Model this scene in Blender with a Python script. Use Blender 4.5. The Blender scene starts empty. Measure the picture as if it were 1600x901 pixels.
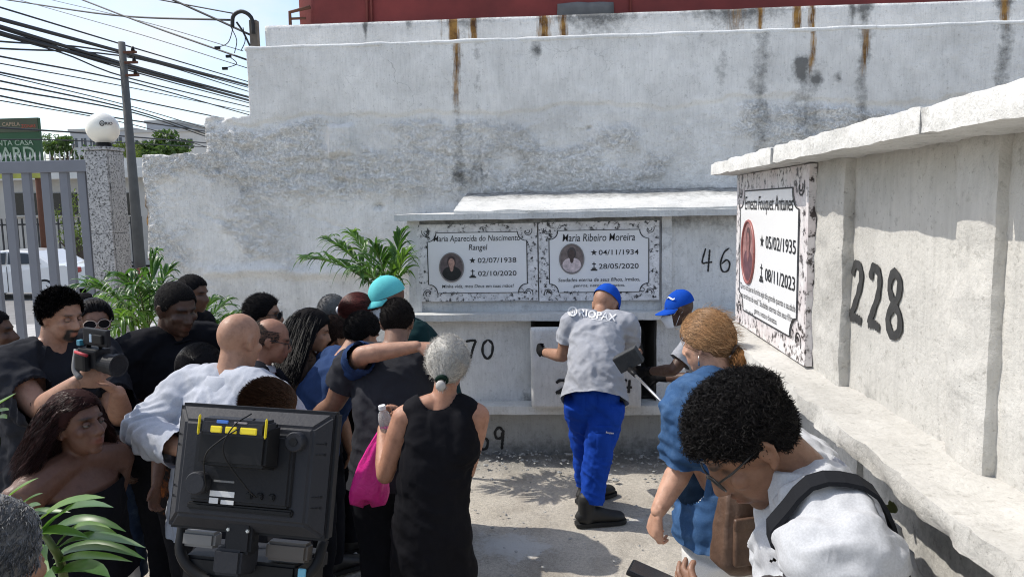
import bpy, bmesh, math, random
import numpy as np
from mathutils import Vector, Matrix
from mathutils.bvhtree import BVHTree
random.seed(7); RNG = np.random.default_rng(7)
SC = bpy.context.scene
COL = SC.collection
rad = math.radians

# ------------------------------------------------------------------ camera
F, CX, CY, CAMH = 1155.0, 800.0, 450.5, 2.0
_roll = -rad(1.1)
def _rz(a): c, s = math.cos(a), math.sin(a); return np.array([[c,-s,0],[s,c,0],[0,0,1]])
def _rx(a): c, s = math.cos(a), math.sin(a); return np.array([[1,0,0],[0,c,-s],[0,s,c]])
_v = np.array([76/F, 130.5/F, -1]); _v /= np.linalg.norm(_v)
_w = _rz(_roll) @ _v
_yaw = math.asin(_w[0]); _pitch = math.asin(_w[1]/math.cos(_yaw))
CR = _rz(_yaw) @ _rx(math.pi/2-_pitch) @ _rz(_roll)
CC = np.array([0, 0, CAMH])
def at(px, py, **k):
    """photo pixel -> point of the place on the plane X=, Y= or Z="""
    d = CR @ np.array([(px-CX)/F, -(py-CY)/F, -1.0])
    a, val = list(k.items())[0]; i = 'XYZ'.index(a)
    return CC + d*(val-CC[i])/d[i]
cd = bpy.data.cameras.new('camera'); cam = bpy.data.objects.new('camera', cd); COL.objects.link(cam)
M4 = Matrix(CR.tolist()).to_4x4(); M4.translation = Vector(CC); cam.matrix_world = M4
cd.sensor_width = 36; cd.lens = F/1600*36; cd.clip_start = 0.05; cd.clip_end = 2000
SC.camera = cam

# ------------------------------------------------------------------ light
SUNV = Vector((-0.8, 0.15, 1.0)).normalized()
sd = bpy.data.lights.new('sun', 'SUN'); sd.energy = 2.9; sd.angle = rad(0.5); sd.color = (1, 0.95, 0.87)
sun = bpy.data.objects.new('sun', sd); COL.objects.link(sun)
sun.rotation_euler = SUNV.to_track_quat('Z', 'Y').to_euler()
wd = bpy.data.worlds.new('World'); SC.world = wd; wd.use_nodes = True
nt = wd.node_tree; N = nt.nodes; L = nt.links; N.clear()
wo = N.new('ShaderNodeOutputWorld'); bg = N.new('ShaderNodeBackground'); bg.inputs[1].default_value = 0.15
sky = N.new('ShaderNodeTexSky'); sky.sky_type = 'NISHITA'; sky.sun_disc = False
sky.sun_elevation = math.asin(SUNV.z); sky.sun_rotation = math.atan2(SUNV.x, SUNV.y)
sky.air_density = 1.0; sky.dust_density = 1.5
tc = N.new('ShaderNodeTexCoord'); mp = N.new('ShaderNodeMapping'); mp.inputs['Scale'].default_value = (2.2, 2.2, 5.0)
mp.inputs['Location'].default_value = (0.6, 0.2, 0.35)
cn = N.new('ShaderNodeTexNoise'); cn.inputs['Scale'].default_value = 1.6; cn.inputs['Detail'].default_value = 7; cn.inputs['Roughness'].default_value = 0.55
cr = N.new('ShaderNodeValToRGB'); cr.color_ramp.elements[0].position = 0.47; cr.color_ramp.elements[1].position = 0.70
mx = N.new('ShaderNodeMixRGB'); mx.inputs[2].default_value = (4.3, 4.45, 4.7, 1)
L.new(tc.outputs['Generated'], mp.inputs[0]); L.new(mp.outputs[0], cn.inputs['Vector']); L.new(cn.outputs[0], cr.inputs[0])
L.new(cr.outputs[0], mx.inputs[0]); L.new(sky.outputs[0], mx.inputs[1]); L.new(mx.outputs[0], bg.inputs[0]); L.new(bg.outputs[0], wo.inputs[0])
SC.view_settings.view_transform = 'Standard'; SC.view_settings.look = 'None'
SC.view_settings.exposure = 0.55; SC.view_settings.gamma = 1.0; SC.view_settings.use_curve_mapping = False
SC.cycles.filter_width = 1.1; SC.cycles.max_bounces = 6; SC.cycles.diffuse_bounces = 3

# ------------------------------------------------------------------ noise + mesh helpers
def _hash(ix, iy, iz):
    h = (ix.astype(np.int64)*374761393 + iy.astype(np.int64)*668265263 + iz.astype(np.int64)*2147483647) & 0xFFFFFFFF
    h = ((h ^ (h >> 13))*1274126177) & 0xFFFFFFFF
    h = h ^ (h >> 16)
    return (h & 0xFFFFFF)/float(0xFFFFFF)*2-1
def vnoise(p):
    p = np.asarray(p, float); i = np.floor(p).astype(np.int64); f = p-i; u = f*f*f*(f*(f*6-15)+10)
    r = 0
    for dx in (0, 1):
        wx = u[:,0] if dx else 1-u[:,0]
        for dy in (0, 1):
            wy = u[:,1] if dy else 1-u[:,1]
            for dz in (0, 1):
                wz = u[:,2] if dz else 1-u[:,2]
                r = r + wx*wy*wz*_hash(i[:,0]+dx, i[:,1]+dy, i[:,2]+dz)
    return r
def fbm(p, freq=1.0, octv=4, gain=0.5, seed=0.0):
    p = np.asarray(p, float)*freq + seed*17.31; a = 1.0; r = 0; t = 0
    for o in range(octv):
        r = r + a*vnoise(p); t += a; a *= gain; p = p*2.03+5.7
    return r/t
def smooth(a, b, x): t = np.clip((x-a)/(b-a), 0, 1); return t*t*(3-2*t)

def mesh_of(V, Fc, smooth_sh=True, sharp=None):
    me = bpy.data.meshes.new('m')
    V = np.asarray(V, np.float32)
    if isinstance(Fc, np.ndarray):
        n, k = Fc.shape
        me.vertices.add(len(V)); me.vertices.foreach_set('co', V.ravel())
        me.loops.add(n*k); me.loops.foreach_set('vertex_index', Fc.astype(np.int32).ravel())
        me.polygons.add(n); me.polygons.foreach_set('loop_start', np.arange(0, n*k, k, dtype=np.int32))
        me.polygons.foreach_set('loop_total', np.full(n, k, np.int32))
        me.update(calc_edges=True); me.validate()
    else:
        me.from_pydata(V.tolist(), [], [list(map(int, f)) for f in Fc]); me.update()
    if smooth_sh and len(me.polygons): me.polygons.foreach_set('use_smooth', np.ones(len(me.polygons), bool))
    if sharp: me.set_sharp_from_angle(angle=rad(sharp))
    return me
def attr(me, name, vals):
    a = me.attributes.new(name, 'FLOAT', 'POINT'); a.data.foreach_set('value', np.asarray(vals, np.float32))
def attrc(me, name, cols):
    a = me.attributes.new(name, 'FLOAT_COLOR', 'POINT')
    c = np.ones((len(cols), 4), np.float32); c[:, :3] = cols; a.data.foreach_set('color', c.ravel())
def coords(me):
    a = np.empty(len(me.vertices)*3, np.float32); me.vertices.foreach_get('co', a); return a.reshape(-1, 3).astype(float)
def setco(me, V): me.vertices.foreach_set('co', np.asarray(V, np.float32).ravel()); me.update()
def normals(me):
    a = np.empty(len(me.vertices)*3, np.float32); me.vertex_normals.foreach_get('vector', a); return a.reshape(-1, 3).astype(float)

def tag(o, label=None, cat=None, group=None, kind=None):
    if label: o['label'] = label
    if cat: o['category'] = cat
    if group: o['group'] = group
    if kind: o['kind'] = kind
    return o
def empty(name, loc, label, cat, group=None):
    o = bpy.data.objects.new(name, None); COL.objects.link(o); o.location = Vector(loc); o.empty_display_size = 0.1
    o['_w'] = list(map(float, loc))
    return tag(o, label, cat, group)
def obj(name, me, m, parent=None, shared=False, loc=None, **k):
    """me in world coordinates; parents only carry a translation"""
    me.name = name if not shared else me.name
    o = bpy.data.objects.new(name, me); COL.objects.link(o)
    if m is not None and not me.materials: me.materials.append(m)
    w = Vector((0, 0, 0))
    if loc is not None: o.location = Vector(loc); w = Vector(loc)
    if parent is not None:
        pw = Vector(parent['_w']) if '_w' in parent else Vector((0, 0, 0))
        o.parent = parent; o.location = w-pw
    o['_w'] = [w.x, w.y, w.z]
    return tag(o, **k)

class MB:
    """collects simple shapes into one mesh"""
    def __init__(s): s.V = []; s.F = []; s.n = 0
    def add(s, V, Fc):
        V = np.asarray(V, float); s.V.append(V)
        s.F += [tuple(int(i)+s.n for i in f) for f in Fc]; s.n += len(V); return s
    def box(s, c, d, rot=None):
        x, y, z = np.array(d)/2
        V = np.array([[-x,-y,-z],[x,-y,-z],[x,y,-z],[-x,y,-z],[-x,-y,z],[x,-y,z],[x,y,z],[-x,y,z]])
        if rot is not None: V = V @ np.array(rot).T
        return s.add(V+np.array(c), [(0,3,2,1),(4,5,6,7),(0,1,5,4),(1,2,6,5),(2,3,7,6),(3,0,4,7)])
    def tube(s, pts, r, n=8, cap=True):
        V, Fc = tube_arr(pts, r, n, cap); return s.add(V, Fc)
    def mesh(s, sm=True): return mesh_of(np.concatenate(s.V), s.F, sm)
def frames(P, up0=None):
    P = np.asarray(P, float); n = len(P)
    T = np.gradient(P, axis=0); T /= np.maximum(np.linalg.norm(T, axis=1, keepdims=True), 1e-9)
    u = np.array(up0, float) if up0 is not None else (np.array([0,0,1.]) if abs(T[0,2]) < 0.9 else np.array([0,1.,0]))
    A = np.zeros((n,3)); B = np.zeros((n,3))
    for i in range(n):
        a = u-T[i]*np.dot(u, T[i])
        if np.linalg.norm(a) < 1e-6: a = np.array([1.,0,0])-T[i]*T[i,0]
        a /= np.linalg.norm(a); A[i] = a; B[i] = np.cross(T[i], a); u = a
    return T, A, B
def tube_arr(pts, r, n=8, cap=True, up0=None, flat=None):
    """r: radius, list of radii, or list of (ra, rb): ra along up0, rb sideways"""
    P = np.asarray(pts, float); m = len(P); T, A, B = frames(P, up0)
    r = np.asarray(r, float)
    if r.ndim == 0: r = np.full((m,2), float(r))
    elif r.ndim == 1: r = np.stack([r, r], 1) if len(r) == m else np.tile(r, (m,1))
    an = np.arange(n)*2*math.pi/n
    V = (P[:,None,:] + A[:,None,:]*(np.cos(an)[None,:,None]*r[:,0][:,None,None]) + B[:,None,:]*(np.sin(an)[None,:,None]*r[:,1][:,None,None])).reshape(-1,3)
    Fc = []
    for i in range(m-1):
        for j in range(n):
            k = (j+1) % n
            Fc.append((i*n+j, i*n+k, (i+1)*n+k, (i+1)*n+j))
    if cap:
        Fc.append(tuple(reversed(range(n)))); Fc.append(tuple((m-1)*n+j for j in range(n)))
    return V, Fc
def spline(pts, n):
    """Catmull-Rom through points"""
    P = np.asarray(pts, float); m = len(P)
    if m == 2: return P[0]+(P[1]-P[0])*np.linspace(0,1,n)[:,None]
    Q = np.vstack([2*P[0]-P[1], P, 2*P[-1]-P[-2]]); out = []
    for t in np.linspace(0, m-1-1e-6, n):
        i = int(t); f = t-i; a, b, c, d = Q[i:i+4]
        out.append(0.5*((2*b)+(c-a)*f+(2*a-5*b+4*c-d)*f*f+(-a+3*b-3*c+d)*f**3))
    return np.array(out)

def block(x0, x1, y0, y1, z0, z1, res=0.05, r=0.02, disp=None, sides='xXyYzZ', ry=None):
    """subdivided rounded box with displaced skin; returns V,F (F quads array). sides kept: x X y Y z Z"""
    lo = np.array([x0,y0,z0]); hi = np.array([x1,y1,z1]); d = hi-lo
    nn = [max(1, int(round(d[i]/res))) for i in range(3)]
    Vs = []; Fs = []; n0 = 0
    for s in sides:
        ax = 'xyz'.index(s.lower()); b, c = [(1,2),(2,0),(0,1)][ax]
        gb = np.linspace(lo[b], hi[b], nn[b]+1); gc = np.linspace(lo[c], hi[c], nn[c]+1)
        GB, GC = np.meshgrid(gb, gc, indexing='ij')
        P = np.zeros(GB.shape+(3,)); P[...,b] = GB; P[...,c] = GC; P[...,ax] = hi[ax] if s.isupper() else lo[ax]
        idx = np.arange(GB.size).reshape(GB.shape)+n0
        q = np.stack([idx[:-1,:-1], idx[1:,:-1], idx[1:,1:], idx[:-1,1:]], -1).reshape(-1,4)
        if not s.isupper(): q = q[:, ::-1]
        Vs.append(P.reshape(-1,3)); Fs.append(q); n0 += GB.size
    V = np.concatenate(Vs); Q = np.concatenate(Fs)
    key = np.round(V*20000).astype(np.int64); _, first, inv = np.unique(key, axis=0, return_index=True, return_inverse=True)
    V = V[first]; Q = inv.ravel()[Q]
    rr = min(r, d.min()*0.49)
    C_ = np.clip(V, lo+rr, hi-rr); N_ = V-C_
    ln = np.linalg.norm(N_, axis=1, keepdims=True); N_ = N_/np.maximum(ln, 1e-9)
    V = C_+N_*np.where(ln > 1e-9, rr, 0)
    if disp is not None: V = V+N_*disp(V)[:,None]
    return V, Q
def rough(amp=0.006, freq=6.0, octv=4, seed=0):
    return lambda p: amp*fbm(p, freq, octv, 0.55, seed)

# ------------------------------------------------------------------ materials
def newmat(name):
    m = bpy.data.materials.new(name); m.use_nodes = True; nt = m.node_tree; nt.nodes.clear()
    o = nt.nodes.new('ShaderNodeOutputMaterial'); b = nt.nodes.new('ShaderNodeBsdfPrincipled'); nt.links.new(b.outputs[0], o.inputs[0])
    return m, nt, b
def nd(nt, t, **k):
    n = nt.nodes.new(t)
    for a, v in k.items():
        if a in n.inputs: n.inputs[a].default_value = v
        else: setattr(n, a, v)
    return n
def ramp(nt, src, stops):
    r = nt.nodes.new('ShaderNodeValToRGB'); e = r.color_ramp.elements
    while len(e) < len(stops): e.new(0.5)
    for i, (p, c) in enumerate(stops):
        e[i].position = p; e[i].color = (*c, 1) if len(c) == 3 else c
    nt.links.new(src, r.inputs[0]); return r.outputs[0]
def mixc(nt, fac, a, b, mode='MIX'):
    m = nt.nodes.new('ShaderNodeMixRGB'); m.blend_type = mode
    for i, v in enumerate((fac, a, b)):
        if hasattr(v, 'is_output'): nt.links.new(v, m.inputs[i])
        else: m.inputs[i].default_value = v if i == 0 else ((*v, 1) if len(v) == 3 else v)
    return m.outputs[0]
def math_(nt, op, a, b=None):
    m = nt.nodes.new('ShaderNodeMath'); m.operation = op
    for i, v in enumerate((a, b)):
        if v is None: continue
        if hasattr(v, 'is_output'): nt.links.new(v, m.inputs[i])
        else: m.inputs[i].default_value = v
    return m.outputs[0]
def tex(nt, scale, detail=5, rough_=0.55, kind='noise', vec=None, dist=0.0):
    if kind == 'noise':
        n = nd(nt, 'ShaderNodeTexNoise', Scale=scale, Detail=detail, Roughness=rough_, Distortion=dist)
    else:
        n = nd(nt, 'ShaderNodeTexVoronoi', Scale=scale)
    if vec is not None: nt.links.new(vec, n.inputs['Vector'])
    return n.outputs[0]
def objvec(nt, scale=None):
    t = nt.nodes.new('ShaderNodeTexCoord'); v = t.outputs['Object']
    if scale:
        m = nt.nodes.new('ShaderNodeMapping'); m.inputs['Scale'].default_value = scale; nt.links.new(v, m.inputs[0]); v = m.outputs[0]
    return v
def bump(nt, b, h, strength=0.3, dist=0.01):
    n = nt.nodes.new('ShaderNodeBump'); n.inputs['Strength'].default_value = strength; n.inputs['Distance'].default_value = dist
    nt.links.new(h, n.inputs['Height']); nt.links.new(n.outputs[0], b.inputs['Normal'])
_mc = {}
def mat(name, col=(0.5,0.5,0.5), rough_=0.7, var=0.12, scale=8, bmp=0.15, bscale=60, metal=0.0, bdist=0.004, coat=0.0):
    if name in _mc: return _mc[name]
    m, nt, b = newmat(name); v = objvec(nt)
    n = tex(nt, scale, 5, vec=v)
    c = np.array(col)
    L = ramp(nt, n, [(0.3, tuple(np.clip(c*(1-var), 0, 1))), (0.7, tuple(np.clip(c*(1+var), 0, 1)))])
    nt.links.new(L, b.inputs['Base Color']); b.inputs['Roughness'].default_value = rough_; b.inputs['Metallic'].default_value = metal
    if coat: b.inputs['Coat Weight'].default_value = coat
    if bmp: bump(nt, b, tex(nt, bscale, 4, vec=v), bmp, bdist)
    _mc[name] = m; return m
def plaster(name, col=(0.62,0.62,0.61), dark=(0.09,0.09,0.085), stain=0.5, bstr=0.5):
    """limewashed render: cloudy paint, pits and cracks, grime where the 'grime' attribute is, rust where 'rust' is"""
    if name in _mc: return _mc[name]
    m, nt, b = newmat(name); v = objvec(nt); c = np.array(col)
    cloud = tex(nt, 1.7, 6, 0.6, vec=v); mid = tex(nt, 9, 6, 0.6, vec=v); fine = tex(nt, 70, 6, 0.65, vec=v)
    base = ramp(nt, cloud, [(0.28, tuple(c*0.80)), (0.5, tuple(c*0.97)), (0.72, tuple(np.clip(c*1.10,0,1)))])
    base = mixc(nt, 0.5, base, ramp(nt, mid, [(0.3, (0.78,0.78,0.77)), (0.6, (1,1,1))]), 'MULTIPLY')
    sp = ramp(nt, fine, [(0.30, (0.45,0.44,0.42)), (0.40, (1,1,1))])
    base = mixc(nt, stain, base, sp, 'MULTIPLY')
    # hairline cracks, pinholes and thin brush streaks of paint
    wv = nt.nodes.new('ShaderNodeVectorMath'); wv.operation = 'MULTIPLY_ADD'; wn = nd(nt,'ShaderNodeTexNoise',Scale=4.0,Detail=4.0); nt.links.new(v,wn.inputs['Vector']); nt.links.new(wn.outputs['Color'],wv.inputs[0]); wv.inputs[1].default_value = (0.35,0.35,0.35); nt.links.new(v,wv.inputs[2])
    vo = nt.nodes.new('ShaderNodeTexVoronoi'); vo.feature = 'DISTANCE_TO_EDGE'; vo.inputs['Scale'].default_value = 2.1; nt.links.new(wv.outputs[0],vo.inputs['Vector'])
    ck = math_(nt,'MULTIPLY',ramp(nt,vo.outputs['Distance'],[(0.0015,(1,1,1)),(0.006,(0,0,0))]),ramp(nt,tex(nt,1.3,3,vec=v),[(0.56,(0,0,0)),(0.68,(0.5,0.5,0.5))]))
    ph_ = math_(nt,'MULTIPLY',ramp(nt,tex(nt,120,3,0.6,vec=v),[(0.27,(1,1,1)),(0.33,(0,0,0))]),ramp(nt,tex(nt,2.6,5,0.6,vec=v),[(0.42,(0,0,0)),(0.6,(0.9,0.9,0.9))]))
    br_ = ramp(nt,tex(nt,9,5,0.7,vec=objvec(nt,(7,7,0.8))),[(0.30,(0.86,0.86,0.86)),(0.52,(1,1,1)),(0.75,(1.06,1.06,1.06))])
    ch_ = ramp(nt,tex(nt,34,6,0.72,vec=v),[(0.34,(0.62,0.61,0.59)),(0.42,(1,1,1))])
    base = mixc(nt,0.8,base,br_,'MULTIPLY'); base = mixc(nt,0.55,base,ch_,'MULTIPLY'); base = mixc(nt,ph_,base,(0.10,0.095,0.09)); base = mixc(nt,ck,base,(0.09,0.085,0.08))
    ga = nt.nodes.new('ShaderNodeAttribute'); ga.attribute_name = 'grime'
    gn = tex(nt, 16, 8, 0.72, vec=v)
    gm = ramp(nt, math_(nt, 'ADD', math_(nt, 'MULTIPLY', ga.outputs['Fac'], 0.62), math_(nt, 'SUBTRACT', gn, 0.5)), [(0.22, (0,0,0)), (0.62, (0.85,0.85,0.85))])
    base = mixc(nt, gm, base, dark)
    ra = nt.nodes.new('ShaderNodeAttribute'); ra.attribute_name = 'rust'
    rn = tex(nt, 7, 6, 0.6, vec=objvec(nt, (9, 9, 1.2)))
    rm = ramp(nt, math_(nt, 'ADD', math_(nt, 'MULTIPLY', ra.outputs['Fac'], 0.75), math_(nt, 'SUBTRACT', rn, 0.5)), [(0.22, (0,0,0)), (0.6, (1,1,1))])
    rc = ramp(nt, mid, [(0.35, (0.10,0.05,0.025)), (0.6, (0.36,0.2,0.06))])
    base = mixc(nt, rm, base, rc)
    nt.links.new(base, b.inputs['Base Color']); b.inputs['Roughness'].default_value = 0.9; b.inputs['Specular IOR Level'].default_value = 0.2
    qa = nt.nodes.new('ShaderNodeAttribute'); qa.attribute_name = 'rough'
    fk = ramp(nt, tex(nt, 20, 5, 0.62, vec=v, dist=0.8), [(0.42,(0,0,0)),(0.47,(0.6,0.6,0.6)),(0.55,(0.6,0.6,0.6)),(0.59,(1,1,1))])
    fk2 = ramp(nt, tex(nt, 46, 4, 0.6, vec=v), [(0.40,(0,0,0)),(0.5,(1,1,1))])
    h = math_(nt, 'ADD', math_(nt, 'MULTIPLY', fine, 0.22), math_(nt, 'ADD', math_(nt, 'MULTIPLY', mid, 0.45), math_(nt, 'MULTIPLY', tex(nt, 28, 6, 0.7, vec=v), 0.25)))
    h = math_(nt, 'ADD', h, math_(nt, 'MULTIPLY', math_(nt, 'ADD', fk, math_(nt, 'MULTIPLY', fk2, 0.5)), math_(nt, 'ADD', math_(nt, 'MULTIPLY', qa.outputs['Fac'], 0.45), 0.05)))
    bump(nt, b, h, bstr, 0.03)
    _mc[name] = m; return m
def granite(name, a=(0.05,0.05,0.05), b_=(0.55,0.53,0.51), sc=60, pink=None, lo_=0.40):
    if name in _mc: return _mc[name]
    m, nt, b = newmat(name); v = objvec(nt)
    n1 = tex(nt, sc, 3, 0.7, vec=v); n2 = tex(nt, sc*0.35, 3, 0.6, vec=v)
    c = ramp(nt, n1, [(lo_, a), (lo_+0.05, tuple(np.array(b_)*0.7)), (lo_+0.09, b_), (0.75, tuple(np.clip(np.array(b_)*1.25,0,1)))])
    c2 = ramp(nt, n2, [(0.35, pink or (0.55,0.55,0.55)), (0.6, (1,1,1))])
    nt.links.new(mixc(nt, 1.0, c, c2, 'MULTIPLY'), b.inputs['Base Color']); b.inputs['Roughness'].default_value = 0.35
    _mc[name] = m; return m
BLACK = lambda: mat('black_paint', (0.012,0.012,0.012), 0.6, 0.2, 20, 0.05)

# text in the plane: unit mesh (font outline), placed with origin o and axes u, v
def text2d(s, shear=0.0, weight=0.0, spacing=1.0, res=3, extrude=0.0):
    c = bpy.data.curves.new('t', 'FONT'); c.body = s; c.shear = shear; c.offset = weight; c.space_character = spacing; c.resolution_u = res
    o = bpy.data.objects.new('t', c); COL.objects.link(o); dg = bpy.context.evaluated_depsgraph_get()
    me = bpy.data.meshes.new_from_object(o.evaluated_get(dg)); V = coords(me); Fc = [tuple(p.vertices) for p in me.polygons]
    bpy.data.objects.remove(o); bpy.data.curves.remove(c); bpy.data.meshes.remove(me)
    return V[:, :2], Fc
def text_mesh(s, centre, u, v, width=None, height=None, **k):
    """flat lettering centred on a point, u/v unit axes, fitted to a width or a total height"""
    V, Fc = text2d(s, **k); lo, hi = V.min(0), V.max(0); V = V-(lo+hi)/2; d = hi-lo
    sx = width/d[0] if width else height/d[1]; sy = height/d[1] if height else sx
    W = np.array(centre)+np.outer(V[:,0]*sx, u)+np.outer(V[:,1]*sy, v)
    return W, Fc
def stroke(mb, pts2, o, u, v, n, w=0.012, lift=0.004, k=24, wob=0.15):
    """a brushed paint stroke laid on a surface"""
    P = spline(pts2, k) if len(pts2) > 2 else spline(pts2, 6)
    T = np.gradient(P, axis=0); T /= np.maximum(np.linalg.norm(T, axis=1, keepdims=True), 1e-9); S = np.stack([-T[:,1], T[:,0]], 1)
    ww = w*(1+wob*np.sin(np.arange(len(P))*1.7+P[0,0]*50))
    ww[0] *= 0.6; ww[-1] *= 0.55
    o, u, v, n = map(lambda q: np.array(q, float), (o, u, v, n)); A = []
    for sgn in (-1, 1):
        Q = P+S*(ww*sgn*0.5)[:,None]; A.append(o+np.outer(Q[:,0], u)+np.outer(Q[:,1], v)+n*lift)
    m = len(P); V = np.concatenate(A)
    mb.add(V, [(i, i+1, m+i+1, m+i) for i in range(m-1)])
DIG = {  # brush paths in a 0..1 x 0..1 box
 '0': [[(.5,1),(.12,.75),(.08,.3),(.45,0),(.85,.25),(.9,.75),(.55,1)]],
 '2': [[(.1,.8),(.3,1),(.7,.95),(.8,.7),(.5,.35),(.08,.03)],[(.08,.03),(.5,.06),(.92,.02)]],
 '4': [[(.35,1),(.1,.42),(.5,.4),(.95,.42)],[(.7,.95),(.66,.5),(.62,0)]],
 '6': [[(.8,1),(.35,.8),(.1,.35),(.3,.02),(.75,.05),(.88,.35),(.6,.5),(.2,.33)]],
 '7': [[(.05,.9),(.5,.95),(.92,.95)],[(.92,.95),(.65,.5),(.45,0)]],
 '8': [[(.5,.52),(.15,.75),(.4,1),(.8,.9),(.78,.65),(.5,.5),(.12,.25),(.4,0),(.85,.1),(.85,.35),(.5,.52)]],
 '9': [[(.85,.85),(.5,1),(.12,.8),(.25,.52),(.7,.55),(.88,.85)],[(.9,.9),(.85,.5),(.75,0)]],
}
def bvh_of(o):
    me = o.data; w = np.array(o['_w']) - (0 if o.parent is None else 0)
    V = coords(me); return BVHTree.FromPolygons([Vector(q) for q in V], [tuple(f.vertices) for f in me.polygons])
def drape(V, bvh, d, lift):
    """push points along d onto a surface, stopping lift short of it"""
    d = Vector(d); out = []; last = None
    for q in V:
        h = bvh.ray_cast(Vector(q), d)
        if h[0] is not None: last = (h[0]-Vector(q)).dot(d)
        out.append(np.array(Vector(q)+d*((last if last is not None else 0.1)-lift)))
    return np.array(out)
def digits(parent, surf, m, s, o, u, v, n, h, w, gap, sw):
    bv = bvh_of(surf); o = np.array(o, float)
    for i, ch in enumerate(s):
        mb = MB()
        for st in DIG.get(ch, []):
            stroke(mb, [(x*w+i*(w+gap)+0.12*y*h*0.2, y*h+0.012*math.sin(i*3.1)) for x, y in st], o, u, v, n, sw)
        mb.V = [drape(q, bv, -np.array(n), 0.004) for q in mb.V]
        obj('painted_digit', mb.mesh(), m, parent)
# ================================================================== SETTING
WY = 6.6     # face of the tall wall
TY = 5.8     # face of the tomb block in front of it
X3, Y3, Z3 = np.eye(3)
# ---- ground
def axis(parts):
    a = [np.linspace(s, e, n, endpoint=False) for s, e, n in parts]; return np.concatenate(a+[[parts[-1][1]]])
gx = axis([(-160,-20,14),(-20,-4,20),(-4,1.2,150),(1.2,20,12),(20,160,10)])
gy = axis([(-30,0.5,8),(0.5,3,20),(3,6.0,100),(6.0,12,16),(12,40,30),(40,400,20)])
GX, GY = np.meshgrid(gx, gy, indexing='ij'); P = np.stack([GX, GY, np.zeros_like(GX)], -1).reshape(-1,3)
near = smooth(-6,-3,P[:,0])*smooth(3,1,P[:,0])*smooth(8,6.5,P[:,1])
P[:,2] = near*(0.012*fbm(P,3,5,0.6)-0.006) - 0.5*smooth(8.5,15,P[:,1])
base_r = smooth(5.15,5.75,P[:,1]+0.10*fbm(P,3,4,0.6,3))*smooth(-4,-1.0,P[:,0])*smooth(6.9,6.0,P[:,1])
P[:,2] += base_r*(0.0+0.035*fbm(P,10,4,0.6,5)+0.05*np.clip(fbm(P,26,3,0.6,8),0,1))
idx = np.arange(GX.size).reshape(GX.shape)
gme = mesh_of(P, np.stack([idx[:-1,:-1],idx[1:,:-1],idx[1:,1:],idx[:-1,1:]],-1).reshape(-1,4))
wp = at(800,850,Z=0); wp2 = at(960,812,Z=0)
attr(gme, 'white', 1.1*np.exp(-((P[:,0]-wp[0])/0.26)**2-((P[:,1]-wp[1])/0.2)**2)+0.7*np.exp(-((P[:,0]-wp2[0])/0.4)**2-((P[:,1]-wp2[1])/0.08)**2)
     +0.8*np.exp(-((P[:,0]+1.8)/0.5)**2-((P[:,1]-3.9)/0.3)**2))
attr(gme, 'grime', base_r)
m, nt, b = newmat('worn_concrete_ground'); v = objvec(nt)
n1 = tex(nt, 2.2, 6, 0.6, vec=v); n2 = tex(nt, 55, 6, 0.7, vec=v); n3 = tex(nt, 190, 3, 0.7, vec=v)
c = ramp(nt, n1, [(0.3,(0.38,0.34,0.285)),(0.5,(0.53,0.485,0.415)),(0.7,(0.64,0.59,0.51))])
c = mixc(nt, 0.55, c, ramp(nt, n2, [(0.32,(0.5,0.5,0.5)),(0.5,(0.9,0.9,0.9)),(0.68,(1.25,1.25,1.22))]), 'MULTIPLY')
c = mixc(nt, 0.6, c, ramp(nt, n3, [(0.35,(0.5,0.5,0.5)),(0.6,(1.1,1.1,1.1))]), 'MULTIPLY')
a = nd(nt, 'ShaderNodeAttribute', attribute_name='white')
wm = ramp(nt, math_(nt,'ADD',math_(nt,'MULTIPLY',a.outputs['Fac'],0.7),math_(nt,'MULTIPLY',math_(nt,'SUBTRACT',tex(nt,9,9,0.78,vec=v),0.5),1.9)), [(0.30,(0,0,0)),(0.50,(0.7,0.7,0.7)),(0.8,(0.95,0.95,0.95))])
c = mixc(nt, wm, c, (0.60,0.59,0.56))
a2 = nd(nt, 'ShaderNodeAttribute', attribute_name='grime')
c = mixc(nt, math_(nt,'MULTIPLY',a2.outputs['Fac'],0.75), c, ramp(nt, n2, [(0.35,(0.09,0.088,0.083)),(0.65,(0.21,0.205,0.19))]))
nt.links.new(c, b.inputs['Base Color']); b.inputs['Roughness'].default_value = 0.92
bump(nt, b, math_(nt,'ADD',n2,math_(nt,'MULTIPLY',n3,0.6)), 0.7, 0.012)
obj('ground', gme, m, kind='structure', label='worn beige concrete ground of the cemetery yard')

def strip(name, y0, y1, z, h, m, label, x0=-70, x1=20):
    mb = MB(); mb.box(((x0+x1)/2,(y0+y1)/2,z+h/2-0.2),(x1-x0,y1-y0,h+0.4)); return obj(name, mb.mesh(False), m, kind='structure', label=label)
asph = mat('grey_asphalt', (0.20,0.195,0.19), 0.9, 0.15, 3, 0.4, 90)
pav = mat('pale_pavement', (0.42,0.41,0.39), 0.9, 0.1, 4, 0.3, 60)
strip('pavement', 12.5, 15.2, -0.5, 0.14, pav, 'pale concrete pavement on the near side of the street')
strip('road', 15.2, 27.0, -0.5, 0.012, asph, 'grey asphalt street seen through the gate')
strip('far_pavement', 27.0, 29.5, -0.5, 0.14, pav, 'pale pavement across the street')

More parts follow.
